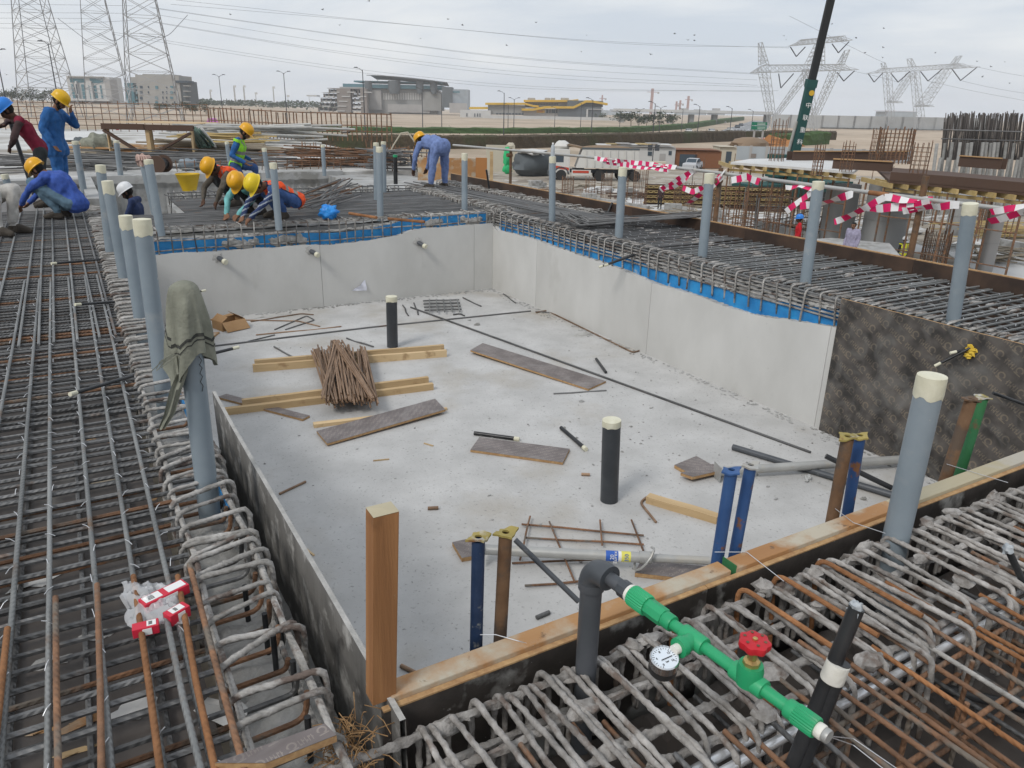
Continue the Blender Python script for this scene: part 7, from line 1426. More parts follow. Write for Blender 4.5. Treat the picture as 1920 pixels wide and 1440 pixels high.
for xx in (1.15, 5.0, 7.3, 3.95+4.6):
    for yy_ in (.12, WW-.12):
        m_ = MB(); m_.lathe([(.3*sc, -.16), (.5*sc, -.16), (.53*sc, -.1), (.53*sc, .1), (.5*sc, .16), (.3*sc, .16)], 20, (xx*sc, yy_, .53*sc), (0, 1, 0)); wl = m_.build('wheel', 'tyre', t, smooth=True, sharp=40); m_ = MB(); m_.lathe([(.28*sc, -.14), (.28*sc, -.1), (.12*sc, -.06), (.1*sc, -.13)], 14, (xx*sc, yy_, .53*sc), (0, 1, 0)); m_.build('rim', 'bld_red' if xx == 5.0 else 'bld_grey', wl, smooth=True, sharp=40)
m_ = MB(); m_.tube([(1.15*sc+.75*sc*math.cos(a), .03, .53*sc+.75*sc*math.sin(a)) for a in np.linspace(.1, 3.0, 9)], .09, 6); m_.build('wheel_arch', 'pole_dark', t)
# ---- cabins, sheds, car
def shed(label, x0, x1, yt, yb, depth_, mat, roofmat, parts=(), name='site_cabin'):
    D = (PX((x0+x1)/2, yb, GZ)-EYE).dot(HD); p_ = PL((x0+x1)/2, D); t = p_.thing(name, label, 'cabin'); p_.part(t, 'wall', mat, x0, yt, x1, yb, 0, depth_); p_.part(t, 'roof', roofmat, x0-1.5, yt-1.5, x1+1.5, yt, -.3, depth_+.3)
    for nm, mt, a, b, c, e in parts: p_.part(t, nm, mt, a, b, c, e, -.06, 0)
    return p_, t
p_, t = shed('long white site office cabin with cluttered roof behind the truck', 1128, 1264, 275, 314, 3, 'bld_white', 'bld_grey', (('window', 'glass_dark', 1254, 283, 1259, 291), ('window', 'glass_dark', 1215, 284, 1222, 292), ('door', 'bld_grey', 1237, 288, 1246, 313)))
for k in range(7): a = 1120+k*19; p_.part(t, 'roof_sheet', ('white_sheet', 'wood_yellow', 'bld_grey')[k % 3], a, 270.5-(k % 3), a+26, 272.5-(k % 3), .2+.2*(k % 2), 2.6)
p_, t = shed('rust brown open shelter with a car parked inside', 1266, 1350, 282, 316, 5, 'rusty_wall', 'rusty_wall', (('opening', 'glass_dark', 1275, 289, 1305, 314), ('side_post', 'rusty_wall', 1304, 284, 1307, 316)), 'shelter')
p_, t = shed('cream plastered hut with a dark doorway right of shelter', 1350, 1378, 276, 312, 4, 'cabin_cream', 'cabin_cream', (('door', 'glass_dark', 1362, 284, 1369, 311),), 'hut')
for i in range(11):
    a = 1377+i*30; t_ = 'panel_blue'
    if i == 0: p_ = PL(1500, (PX(1500, 302, GZ)-EYE).dot(HD)); t = p_.thing('site_hoarding', 'pale blue panelled hoarding fence behind the crane', 'fence')
    p_.part(t, 'hoarding_panel', t_, a, 273.5+i*.9, a+29.3, 303+i*1.0, 0, .1); p_.part(t, 'post', 'bld_grey', a-.5, 272+i*.9, a+.6, 303+i, -.06, .0)
p_.part(t, 'window', 'bld_brown', 1408, 288, 1417, 296, -.08, 0)
# silver car
p = PX(1304, 321, GZ); q = PX(1338, 320, GZ); d = q-p; rz = math.atan2(d.y, d.x)+R(35); L = 4.5; t = thing('parked_car', 'silver saloon car parked by the rust brown shelter', 'car', p, rz)
def body(prof, y0, y1, name, mat, par, inset=0):
    m_ = MB(); n = len(prof); vs = [(x, y0+inset*(z > .95), z) for x, z in prof]+[(x, y1-inset*(z > .95), z) for x, z in prof]; m_.add(vs, [tuple(range(n-1, -1, -1)), tuple(range(n, 2*n))]+[(i, (i+1) % n, n+(i+1) % n, n+i) for i in range(n)]); return m_.build(name, mat, par, bevel=.05)
bd = body([(0, .3), (0, .75), (.1, .9), (1.0, .98), (1.6, 1.42), (2.9, 1.45), (3.6, 1.05), (4.35, .95), (4.5, .75), (4.5, .3)], 0, 1.75, 'body', 'car_silver', t, .18)
for a in ([(1.12, 1.0), (1.65, 1.36), (2.2, 1.38), (2.2, 1.0)], [(2.28, 1.0), (2.28, 1.38), (2.85, 1.38), (3.4, 1.04)]): m_ = MB(); m_.add([(x, .06+.11*(z > 1.2), z) for x, z in a], [tuple(range(4))]); m_.build('side_window', 'glass_dark', bd)
m_ = MB(); m_.add([(3.62, .25, 1.07), (3.62, 1.5, 1.07), (2.95, 1.45, 1.43), (2.95, .3, 1.43)], [(0, 1, 2, 3)]); m_.build('rear_window', 'glass_dark', bd); m_ = MB(); m_.add([(1.0, .25, 1.0), (1.58, .3, 1.41), (1.58, 1.45, 1.41), (1.0, 1.5, 1.0)], [(0, 1, 2, 3)]); m_.build('windscreen', 'glass_dark', bd)
for x in (.85, 3.6):
    for y in (.08, 1.67): m_ = MB(); m_.lathe([(.2, -.1), (.31, -.1), (.32, .1), (.2, .1)], 18, (x, y, .32), (0, 1, 0)); wl = m_.build('wheel', 'tyre', t); m_ = MB(); m_.lathe([(.2, -.07), (.05, -.11)], 12, (x, y, .32), (0, 1, 0)); m_.build('rim', 'bld_grey', wl)
for y in (.12, 1.45): m_ = MB(); m_.box((4.48, y+.1, .82), (.06, .3, .14)); m_.build('tail_light', 'bld_red', t)
# cars on the motorway
for i, (px, py, mt) in enumerate(((1298, 249.5, 'bld_white'), (1341, 249, 'bld_white'), (1375, 246, 'bld_white'), (1388, 240, 'bld_slate'), (1394, 236, 'bld_slate'), (1362, 231, 'bld_grey'), (651, 250, 'bld_white'))):
    p = PX(px, py, GZ+.03); t = thing('car', ['white car just above the brown hedge', 'second white car above the brown hedge end', 'white van on the motorway', 'dark car on the motorway behind the van', 'farthest dark car on the motorway', 'grey car on the far carriageway', 'white car seen over the hedge left of centre'][i], 'car', p, R(60), 'cars on the road'); b_ = body([(0, .3), (0, .8), (1.0, .95), (1.6, 1.45), (3.2, 1.45), (4.0, .95), (4.5, .85), (4.5, .3)], 0, 1.8, 'body', mt, t); m_ = MB(); m_.box((2.3, .9, 1.2), (2.2, 1.84, .35)); m_.build('windows', 'glass_dark', t)
    for x in (.9, 3.6): m_ = MB(); m_.lathe([(.3, -.95), (.3, .95)], 12, (x, .9, .3), (0, 1, 0)); m_.build('wheels', 'tyre', t)
# ---- mobile crane
D = 62; b0 = Q(1487, 300, D); b1 = Q(1560, -10, D-2); bj = b0.lerp(b1, .5); axis = (b1-b0).normalized(); t = thing('mobile_crane', 'green mobile crane with a long black telescopic boom', 'crane', (b0.x, b0.y, GZ))
o = t.location.copy(); w0 = 12.5/(FPX/D); sdv = axis.cross(HD).normalized()
m_ = MB(); m_.beam(b0-o-axis*3, bj-o, w0*1.25, w0*.95, HD); bm1 = m_.build('boom_base', 'crane_green', t, bevel=.05); m_ = MB(); m_.beam(bj-o, b1-o+axis*4, w0*.92, w0*.75, HD); m_.build('boom_extension', 'crane_black', t, bevel=.04)
m_ = MB(); m_.beam(bj-o-axis*.4, bj-o+axis*.15, w0*1.4, w0*1.05, HD); m_.build('boom_collar', 'crane_green', t)
m_ = MB(); m_.tube([b0-o+sdv*.6-axis*1.5, b0.lerp(bj, .5)-o+sdv*w0*.75], .12, 8); m_.build('luffing_ram', 'galv', t, smooth=True)
m_ = MB(); m_.box(V((.5, 0, b0.z-GZ-.8)), (3.2, 2.6, 2.0)); m_.build('turret', 'crane_green', t); m_ = MB(); m_.box(V((-1.6, 0, b0.z-GZ-.4)), (1.2, 1.4, 1.7)); cb = m_.build('operator_cab', 'crane_green', t, bevel=.05); m_ = MB(); m_.box(V((-1.6, -.72, b0.z-GZ-.2)), (.9, .04, .9)); m_.build('cab_window', 'glass_dark', cb)
hz = b0.z-GZ-1.8; m_ = MB(); m_.box(V((.5, 0, hz/2+.5)), (11, 2.7, hz-1.0 if hz > 2 else 1.0)); m_.build('carrier', 'crane_green', t)
for x in (-3.8, -2.4, 2.6, 4.0, 5.2):
    for y in (-1.2, 1.2): m_ = MB(); m_.lathe([(.3, -.2), (.6, -.2), (.62, .2), (.3, .2)], 18, (x, y, .62), (0, 1, 0)); m_.build('wheel', 'tyre', t)
qf = Matrix((axis, -sdv if sdv.dot(RT) > 0 else sdv, -HD)).transposed()
nrm = -HD; xv = -axis; yv = nrm.cross(xv); qf = Matrix((xv, yv, nrm)).transposed().to_quaternion()
side = sdv if sdv.dot(RT) > 0 else -sdv
up_ax = axis; xax = side; qt = Matrix((xax, axis, -HD)).transposed().to_quaternion()
for k, ch in enumerate('中联重科'):
    f = .86-.155*(k+1); text_part(ch, bm1, .46, 'white_paint', b0.lerp(bj, f)-o-HD*(w0*.50)+side*w0*.18, qt, name='lettering', extrude=.01)
m_ = MB(); m_.lathe([(.2, 0), (.2, .03)], 16, b0.lerp(bj, .86)-o-HD*(w0*.50)+side*w0*.2, -HD); m_.build('emblem', 'yellow_roof', bm1)
# ---- formwork table slab on props
SZ = -.95
def slab(label, front, back, z, th=.12, top='white_sheet'):
    F = [PX(*p, z) for p in front]; B = [PX(*p, z) for p in back]; t = thing('formwork_table', label, 'formwork', (F[0].x, F[0].y, z)); o = F[0].copy(); m_ = MB(); poly = [((p-o).x, (p-o).y) for p in F+B[::-1]]
    if sum(poly[i][0]*poly[(i+1) % len(poly)][1]-poly[(i+1) % len(poly)][0]*poly[i][1] for i in range(len(poly))) < 0: poly = poly[::-1]
    m_.prism(poly, -th, 0); m_.build('deck_sheet', top, t); path = subdiv(F, .62); bk = V((.55, .83, 0))
    for i, p in enumerate(path): a = p-o+V((0, 0, -th-.1)); m_ = MB(); m_.beam(a-bk*.35, a+bk*3.2, .09, .2); m_.build('timber_beam', 'wood_yellow', t)
    for i in range(0, len(path), 2):
        p = path[i]
        for dep in (.4, 2.6): a = p+bk*dep-o; bar('prop', t, a+V((0, 0, -.35)), (a.x, a.y, GZ-z), .045, 'rust', 6)
    for zz in (-1.6, -3.0): m_ = MB(); m_.tube([p-o+bk*.4+V((0, 0, zz)) for p in F], .03, 6); m_.build('ledger', 'rust', t)
    m_ = MB(); m_.tube([p-o+bk*.5+V((0, 0, -th-.32)) for p in F], .09, 4); m_.build('bearer', 'wood_yellow', t)
    return t, o
slab('white topped formwork table with yellow beam ends below the crane', ((1370, 304), (1480, 312), (1600, 322)), ((1405, 298), (1500, 296), (1620, 308)), SZ)
t, o = slab('long brown edged formwork table on yellow beams at the right', ((1668, 338), (1790, 348), (1935, 362)), ((1640, 312), (1780, 322), (1935, 336)), SZ-.1, top='ply_brown')
F = [PX(*p, SZ-.1) for p in ((1668, 338), (1790, 348), (1935, 362))]; m_ = MB()
for a, b in zip(F[:-1], F[1:]): m_ = MB(); m_.beam(a-o, b-o, .05, .36, off=1); m_.build('edge_board', 'ply_brown', t)
for i, (a, b, z0, l) in enumerate((((1485, 301), (1700, 300), .35, 'long brown formwork box lying on the white table'), ((1560, 316), (1670, 322), .3, 'brown edge form at the end of the white table'), ((1796, 312), (1875, 318), .4, 'short brown formwork box in front of the grey pipes'))):
    p, q = PX(*a, SZ), PX(*b, SZ); t = thing('formwork_box', l, 'formwork', p); d = q-p; sd = V((-d.y, d.x, 0)).normalized()*.5
    for s in (0, 1): m_ = MB(); m_.beam(sd*s, d+sd*s, .04, z0+.15, off=1); m_.build('side_board', 'ply_brown', t)
    m_ = MB(); m_.beam(V((0, 0, z0+.15))-sd*.1, d+V((0, 0, z0+.15))-sd*.1, .1, .06, off=1); m_.build('top_batten', 'ply_edge', t)
# ---- concrete columns
def column(label, x0, x1, yt, yb, mat='grey_col', rnd_=True):
    p = PX((x0+x1)/2, yb, GZ); s = ppm(p); w_ = (x1-x0)/s; zt = Q((x0+x1)/2, yt, (p-EYE).dot(HD)).z-GZ; t = thing('concrete_column', label, 'column', p, -YAW+.3); m_ = MB(); n = 20; pts = []
    for j in range(n): a = 6.2832*j/n; c, s_ = math.cos(a), math.sin(a); pts.append((w_/2*(abs(c)**.5)*(1 if c > 0 else -1), w_*.32*(abs(s_)**.5)*(1 if s_ > 0 else -1)))
    m_.prism(pts, 0, zt); m_.build('shaft', mat, t, smooth=True, sharp=50); m_ = MB(); m_.prism([(x*1.03, y*1.03) for x, y in pts], zt*.48, zt*.485); m_.build('joint_line', 'bld_conc', t); return t
column('wide grey concrete column behind the man in lilac kurta', 1612, 1688, 345, 470); column('grey concrete column behind the man in red', 1535, 1592, 345, 462); column('pale slender column right beside the nearest grey pipe', 1828, 1858, 392, 512, 'bld_grey'); column('short grey column under the brown edged table', 1772, 1812, 365, 440)
# ---- wall of upright pipes and starter bars
pA, pB = PX(1700, 408, GZ), PX(1990, 424, GZ); dn_ = (pB-pA); t = thing('pipe_wall', 'dense wall of upright grey pipes behind the brown edged table', 'pipes', pA)
D0 = (PX(1780, 408, GZ)-EYE).dot(HD)
for i in range(32):
    px = 1695+i*9; p = Q(px, 395, D0+1.5*(i % 2)); h0 = Q(px+8, 346, D0).z; bar('lower_pipe', t, V((p.x, p.y, GZ))-pA, V((p.x, p.y, h0))-pA, .13, 'pvc_site' if 'pvc_site' in M else (defm('pvc_site', (.25, .25, .24), (.34, .34, .33), 4, .6, .05, rnd_v=.2), 'pvc_site')[1], 8, wig=0)
far('starter_dark', (.095, .085, .08), rnd_v=.6)
t = thing('pipe_wall', 'upright grey pipes above the brown table with dark starter bars over them', 'pipes', pA); D1 = D0+4
for i in range(30):
    px = 1754+i*7.2; tl = rnd.choice((0, 0, 28, 30)); a, b = Q(px-8, 352, D1+(i % 3)*.5), Q(px+3, 268+tl+rnd.uniform(-2, 2), D1+(i % 3)*.5); bar('pipe', t, a-pA, b-pA, .125, 'pvc_site', 8, wig=0)
for i in range(280):
    px = 1772+i*.66+rnd.uniform(-1, 1); a, b = Q(px-9, 300, D1+1+(i % 4)*.5), Q(px+rnd.uniform(-3, 6), 213+rnd.uniform(-5, 22)*rnd.random(), D1+1+(i % 4)*.5); bar('starter_bar', t, a-pA, b-pA, .034, 'starter_dark', 5, wig=0)
for yy_ in (245, 262): a, b = Q(1765, yy_-2, D1+.5), Q(1990, yy_+4, D1+.5); bar('tie_bar', t, a-pA, b-pA, .05, 'steel', 5)
# ---- rebar column cages on the lower site
def rcage(label, px, yb, yt, wpx, n=12, rings=8, tilt=0, z=GZ):
    p = PX(px, yb, z); s = ppm(p); r_ = wpx/2/s; zt = Q(px, yt, (p-EYE).dot(HD)).z-z; t = thing('rebar_column', label, 'rebar', p, 0, 'rebar columns on the lower site')
    for k in range(n): a = 6.2832*k/n; bar('bar', t, (r_*math.cos(a), r_*math.sin(a), 0), (r_*math.cos(a)+tilt*zt, r_*math.sin(a), zt*rnd.uniform(.88, 1)), max(.016, r_*.035), 'rust', 5, wig=.02)
    for k in range(rings): m_ = MB(); z_ = zt*.85*(k+.5)/rings; m_.tube([(r_*1.03*math.cos(a)+tilt*z_, r_*1.03*math.sin(a), z_) for a in np.linspace(0, 6.2832, 13)[:-1]], max(.012, r_*.02), 4, closed=True); m_.build('ring', 'rust', t)
for i, a in enumerate(((1064, 362, 328, 22), (1135, 380, 322, 20), (1198, 388, 312, 26), (1455, 302, 218, 26), (1672, 306, 236, 60), (1372, 470, 352, 36), (1440, 462, 340, 30), (1745, 512, 428, 44), (1290, 395, 338, 20), (1498, 455, 345, 22), (1640, 306, 238, 24))):
    z_ = GZ if a[1] > 310 else SZ; rcage(['rusty rebar column stub in front of the truck cab', 'rusty rebar column in front of the truck bed', 'tall dark rebar column at the truck rear', 'rebar column rising behind the crane boom', 'wide rebar column rising over the brown formwork box', 'rebar cage below the rusty rail post', 'thin rebar cage left of the man in red', 'rusty rebar cage beside the yellow vest worker', 'short rebar cage by the distant worker', 'thin rebar cage behind the second grey pipe', 'thin rebar column left of the wide one on the table'][i], a[0], a[1], a[2], a[3], 12 if a[3] < 40 else 26, 8, z=z_)
# scaffold standards all over the lower site
for i in range(80):
    px = rnd.uniform(1290, 1900); yb = rnd.uniform(395, 470) if px > 1400 else rnd.uniform(360, 420); p = PX(px, yb, GZ); h = rnd.uniform(2.2, 3.6); tag(bar('scaffold_standard', None, p, p+V((rnd.uniform(-.1, .1), rnd.uniform(-.1, .1), h)), .03, 'rust' if i % 3 else 'steel', 6), 'thin rusty scaffold standard on the lower site', 'scaffold', 'scaffold standards on the lower site')
for i in range(16):
    p = PX(rnd.uniform(1380, 1560), rnd.uniform(405, 460), GZ); a = rnd.uniform(-.5, .5)-YAW; tag(bar('scaffold_ledger', None, p+V((0, 0, rnd.uniform(.5, 2))), p+V((math.cos(a)*4, math.sin(a)*4, rnd.uniform(.5, 2))), .028, 'steel', 6), 'thin scaffold ledger across the lower site', 'scaffold', 'scaffold ledgers on the lower site')
# brown truss formwork wall
for i, (x0, x1, yt, yb) in enumerate(((1210, 1300, 345, 385), (1300, 1400, 347, 392), (1400, 1480, 350, 398))):
    D = (PX((x0+x1)/2, yb, GZ)-EYE).dot(HD); p_ = PL((x0+x1)/2, D); t = p_.thing('girder_formwork', ['left', 'middle', 'right'][i]+' brown formwork panel with yellow lattice girders behind the rail', 'formwork'); p_.part(t, 'sheet', 'ply_brown', x0, yt, x1, yb, 0, .1)
    for k in range(4):
        y_ = yt+3+k*9; p_.part(t, 'girder', 'wood_yellow', x0, y_, x1, y_+1.3, -.2, -.05); p_.part(t, 'girder', 'wood_yellow', x0, y_+4, x1, y_+5.3, -.2, -.05)
        m_ = MB()
        for j in range(int((x1-x0)/5)): (a, z0), (b, z1) = p_.l(x0+j*5, y_+1.3), p_.l(x0+j*5+5, y_+4); m_.beam((a, -.12, z0 if j % 2 else z1), (b, -.12, z1 if j % 2 else z0), .06, .08, (0, 1, 0))
        m_.build('girder_web', 'wood_yellow', t)
strip('site_earth', ((880, 330), (1000, 300), (1130, 322), (1300, 318), (1420, 322), (1990, 345), (1990, 600), (1500, 560), (1200, 440), (980, 380)), 'site_dirt', GZ+.03, .1) if 'site_dirt' in M else (defm('site_dirt', (.27, .235, .19), (.40, .36, .30), .3, .95, .2, 3, c3=(.19, .16, .13), c3scale=.25, c3lo=.5, c3hi=.62, c4=(.45, .43, .40), c4scale=.5, c4lo=.58, c4hi=.62), strip('site_earth', ((880, 330), (1000, 300), (1130, 322), (1300, 318), (1420, 322), (1990, 345), (1990, 600), (1500, 560), (1200, 440), (980, 380)), 'site_dirt', GZ+.03, .1))
# white floor patches and rubble heaps below
for nm, pts in (('lower_slab', ((1270, 395), (1300, 388), (1560, 408), (1760, 470), (1560, 480))), ('lower_slab', ((1760, 465), (1830, 440), (1990, 470), (1990, 540), (1850, 520))), ('lower_slab', ((1170, 372), (1235, 365), (1260, 392), (1200, 400)))): strip(nm, pts, 'white_sheet', GZ+.06, .1)
def heap(label, px, py, wpx, n, mat, L, hgt=.5, z=GZ, sp=.5, ang=None, name='timber', grp=None, r=.05, tube=False):
    c = PX(px, py, z); w_ = wpx/ppm(c); keys = {}
    for i in range(n):
        a = (rnd.uniform(-.5, .5)*sp*3+(ang if ang is not None else rnd.random()*3.14)); p = c+RT*rnd.gauss(0, w_*.28)+HD*rnd.gauss(0, w_*.2)+V((0, 0, .05+hgt*rnd.random())); d = V((math.cos(a), math.sin(a), rnd.uniform(-.06, .06)))*L*rnd.uniform(.6, 1.1)/2
        if tube: o_ = bar(name, None, p-d, p+d, r, mat, 8, wig=0)
        else:
            k = (round(L, 1), mat, r)
            if k not in _hp: m_ = MB(); m_.box((0, 0, 0), (1, r*2.2, r)); _hp[k] = m_.mesh(name, mat)
            o_ = obj(name, _hp[k], None, p, (2*d).to_track_quat('X', 'Z')); o_.scale = ((2*d).length, 1, 1)
        tag(o_, label, {'timber': 'timber', 'plank': 'plank'}.get(name, 'pipe' if tube else 'board'), grp or label[:60])
_hp = {}
heap('weathered timber in the heap behind the lilac kurta man', 1570, 455, 90, 34, 'wood_grey', 1.8, .8); heap('yellowish timber in the heap at right edge below the pipes', 1870, 445, 130, 46, 'wood_yellow', 3.2, .9, ang=-.4, sp=.25); heap('brown timber in the heap at right edge near the upstand', 1880, 495, 110, 40, 'wood_grey', 2.2, .7); heap('grey scaffold tube strewn on the lower slab', 1500, 425, 130, 26, 'galv', 3.4, .3, tube=True, name='scaffold_tube', r=.024, ang=-.5, sp=.5); heap('grey scaffold tube strewn by the yellow vest worker', 1800, 470, 90, 20, 'galv', 2.6, .3, tube=True, name='scaffold_tube', r=.024, ang=-.4, sp=.4)
heap('scrap plank on the ground before the truck', 1110, 352, 110, 26, 'wood_grey', 1.9, .25, name='plank'); heap('pale scrap board on the ground before the truck', 1140, 362, 90, 8, 'white_sheet', 1.9, .3, name='plank', r=.3); heap('scrap plank in the rubble left of the bulky dark tank', 900, 312, 60, 18, 'wood_grey', 2, .5, name='plank'); heap('scrap plank behind the bending man', 985, 300, 80, 16, 'wood_grey', 2, .4, name='plank')
for i, (px, py, n_) in enumerate(((1250, 398, 3), (1320, 412, 4), (1165, 366, 3), (1095, 372, 2), (905, 318, 3), (1000, 352, 3))):
    p = PX(px, py, GZ+.07); t = thing('block_stack', ['block stack left of the distant worker', 'block stack below the girder formwork', 'block stack before the truck bed', 'low block stack before the truck cab', 'block stack by the rough wall stub', 'block stack before the dark wrapped load'][i], 'blocks', p, rnd.uniform(-.9, .2)); m_ = MB(); m_.box((0, 0, 0), (.4, .2, .2)); me_ = m_.mesh('block', 'concrete_grey')
    for a in range(4):
        for b in range(3):
            for c in range(n_-(a == 3)): obj('block', me_, t, (a*.42, b*.22, .1+c*.205), (0, 0, rnd.uniform(-.04, .04)))
for i, (a, b, h) in enumerate((((1290, 372), (1480, 398), .9), ((1420, 436), (1530, 462), .7), ((900, 345), (1010, 362), .5), ((1120, 385), (1215, 402), .6), ((1850, 470), (1990, 500), .8))):
    p, q = PX(*a, GZ), PX(*b, GZ); m_ = MB(); m_.beam((0, 0, 0), q-p, .25, h, off=1); tag(m_.build('low_wall', 'concrete_grey', loc=tuple(p), rot=(0, 0, 0)), 'low grey concrete wall '+['behind the girder formwork', 'left of the man in red', 'just beyond the brown upstand', 'in front of the truck rear', 'at the right frame edge'][i], 'wall')
heap('grey plank strewn over the lower site middle', 1330, 405, 200, 40, 'wood_grey', 2.2, .4, name='plank'); heap('rusty bar strewn over the lower site', 1420, 430, 260, 60, 'rust', 3.0, .4, tube=True, name='loose_bar', r=.02); heap('brown plank strewn by the truck rear', 1200, 372, 110, 24, 'ply_brown', 1.8, .3, name='plank', r=.09); heap('rusty bar strewn before the truck', 1080, 360, 160, 36, 'rust', 2.4, .3, tube=True, name='loose_bar', r=.02); heap('dark plank strewn under the white table', 1480, 372, 160, 40, 'ply_brown', 2.2, 1.2, name='plank', r=.07)
for i, a in enumerate(((1106, 366, 330, 18), (1168, 376, 330, 16), (1330, 420, 345, 24), (1405, 440, 355, 20), (1470, 440, 350, 22), (1530, 330, 268, 18), (1585, 322, 262, 22), (1720, 330, 262, 30), (1815, 430, 368, 50), (1268, 396, 344, 14))): rcage('extra rebar cage '+['before the truck front wheels', 'before the truck rear wheels', 'before the girder formwork middle', 'before the girder formwork right', 'under the white table edge', 'behind the white table end', 'over the brown formwork box left end', 'right of the wide rebar column', 'under the brown edged table', 'beside the distant worker'][i], a[0], a[1], a[2], a[3], 10, 7, z=GZ if a[1] > 335 else SZ)
heap('pale board strewn over the lower slab', 1560, 430, 240, 40, 'white_sheet', 1.6, .35, name='plank', r=.16); heap('pale board strewn under the brown edged table', 1790, 420, 160, 26, 'deckslab', 1.6, .5, name='plank', r=.16); heap('pale timber strewn beyond the upstand', 1300, 380, 200, 36, 'wood_pale', 2.0, .4, name='plank', r=.06)
# tank, green netting, barrels
p = PX(1000, 330, GZ); t = thing('wrapped_tank', 'bulky dark wrapped load left of the truck with white sheet on top', 'tank', p); m_ = MB(); m_.blob((0, 0, 1.3), 2.6, 1.6, 1.6, 2, .2, 16, 10); m_.build('dark_wrap', 'bld_slate', t, smooth=True); m_ = MB(); m_.blob((-.6, -.4, 2.6), 1.6, 1.4, .35, 4, .5, 16, 8); m_.build('white_sheet', 'white_sheet', t, smooth=True)
p = PX(938, 322, GZ); m_ = MB(); m_.box((0, 0, 1.5), (3.4, .5, 3.0)); m_.blob((1.2, 0, 3), .5, .3, .3, 1); tag(m_.build('rough_wall', 'cabin_cream', loc=tuple(p), rot=(0, 0, -YAW)), 'rough cream plastered wall stub left of the rail post', 'wall')
p = PX(950, 326, GZ); t = thing('net_bag', 'bright green net bag hanging beside the rough wall stub', 'bag', p, -YAW); far('net_green', (.03, .45, .17)); m_ = MB(); m_.blob((0, -.4, 1.9), .45, .3, .95, 3, .3, 12, 10); m_.build('upper_bag', 'net_green', t, smooth=True); m_ = MB(); m_.blob((.1, -.4, .55), .5, .3, .6, 5, .3, 12, 10); m_.build('lower_bag', 'net_green', t, smooth=True)
p = PX(880, 340, GZ) if False else V((9.6, 15.2, GZ)); 
p = PX(1222, 318, GZ); t = thing('light_tower', 'dark mobile floodlight tower behind the barrier tape', 'light', p, -YAW); m_ = MB(); m_.tube([(0, 0, .6), (0, 0, 2.6)], .06, 8); m_.build('mast', 'pole_dark', t); m_ = MB(); m_.box((.6, 0, .6), (2.4, 1, .9)); m_.build('trailer', 'cabin_cream', t, bevel=.1)
for k in range(4): m_ = MB(); m_.box((-.45+.9*(k % 2), -.1, 2.5+.4*(k//2)), (.55, .3, .34)); m_.build('floodlight', 'pole_dark', t)
p = PX(1404, 274, GZ); m_ = MB(); m_.blob((0, 0, 0), 5.5, 3, 2.0, 2, .25, 18, 8); tag(m_.build('earth_mound', 'earth', loc=tuple(p), rot=(0, 0, 0), smooth=True), 'brown earth mound behind the pale blue hoarding', 'mound')
p = PX(1465, 274, GZ); m_ = MB(); m_.blob((0, 0, 0), 5.5, 2, 1.6, 5, .6, 18, 8, 4); tag(m_.build('orange_sheeting', 'orange_sheet', loc=tuple(p), rot=(0, 0, -YAW)), 'orange sheeting heap left of the crane boom', 'sheeting')
for i in range(8):
    p = PX(1392+i*6, 264.5, GZ); m_ = MB(); m_.prism([(-.45, -.25), (.45, -.25), (.45, .25), (-.45, .25)], 0, .9); tag(m_.build('road_barrier', 'white_paint' if i % 2 else 'bld_red', loc=tuple(p), rot=(0, 0, -YAW)), ('white' if i % 2 else 'red')+' block in the red and white barrier row under the road sign', 'barrier', 'barrier row under the sign')

# ================================================================ rear deck on the left
DZ = -.05
p_ = PL(280, (PX(280, 303, DZ)-EYE).dot(HD), DZ); t = p_.thing('timber_table', 'large rough timber work table with plywood top and V braces', 'table')
p_.part(t, 'plywood_top', 'wood_pale', 190, 229, 364, 232.5, .05, 2.6); p_.part(t, 'apron', 'ply_brown', 188, 231, 270, 244, 0, .05); p_.part(t, 'apron', 'ply_brown', 270, 233.5, 362, 246, 0, .05); p_.part(t, 'apron', 'ply_brown', 215, 238, 300, 246, 2.4, 2.46)
for x0, x1, yb, d0 in ((198, 205, 296, .06), (224, 231, 296, 1.9), (269, 285, 300, .06), (308, 315, 290, 1.9), (354, 362, 303, .06)): p_.part(t, 'leg', 'wood_pale', x0, 240, x1, yb, d0, d0+.14)
for a, b in (((194, 244), (272, 292)), ((356, 250), (286, 290))): m_ = MB(); (xa, za), (xb, zb) = p_.l(*a), p_.l(*b); m_.beam((xa, .02, za), (xb, .02, zb), .06, .16, (0, 1, 0)); m_.build('brace', 'ply_brown', t)
GR = 'materials on the rear deck'
heap('long grey scaffold tube in the fan shaped pile on rear deck', 480, 268, 110, 22, 'galv', 6.2, .7, DZ, .12, ang=-.35, tube=True, name='scaffold_tube', r=.05); far('prop_green', (.10, .16, .13))
for i in range(24):
    Dg = 25+rnd.uniform(-.4, .8); u = rnd.random(); tag(bar('loose_prop', None, Q(352+u*34, 238+u*6+rnd.uniform(-2, 4), Dg+1), Q(374+u*40, 274+rnd.uniform(-3, 3), Dg), .04, 'prop_green' if i % 3 else 'galv', 7, wig=0), 'grey green steel prop in the slanting pile behind the table', 'prop', 'slanting props behind the table')
heap('yellow timber in the stack behind the green vest man', 420, 272, 60, 16, 'wood_yellow', 3.5, .4, DZ, .12, ang=-.5); heap('brown timber in the pile right of the table', 400, 292, 110, 30, 'wood_grey', 4, .35, DZ, .1, ang=-.5); heap('orange brown timber in the pile under the table', 260, 290, 120, 20, 'wood_cap', 3.6, .25, DZ, .12, ang=-.5); heap('timber scrap strewn left of the table', 170, 300, 130, 22, 'wood_grey', 3, .2, DZ, .3, ang=-.5)
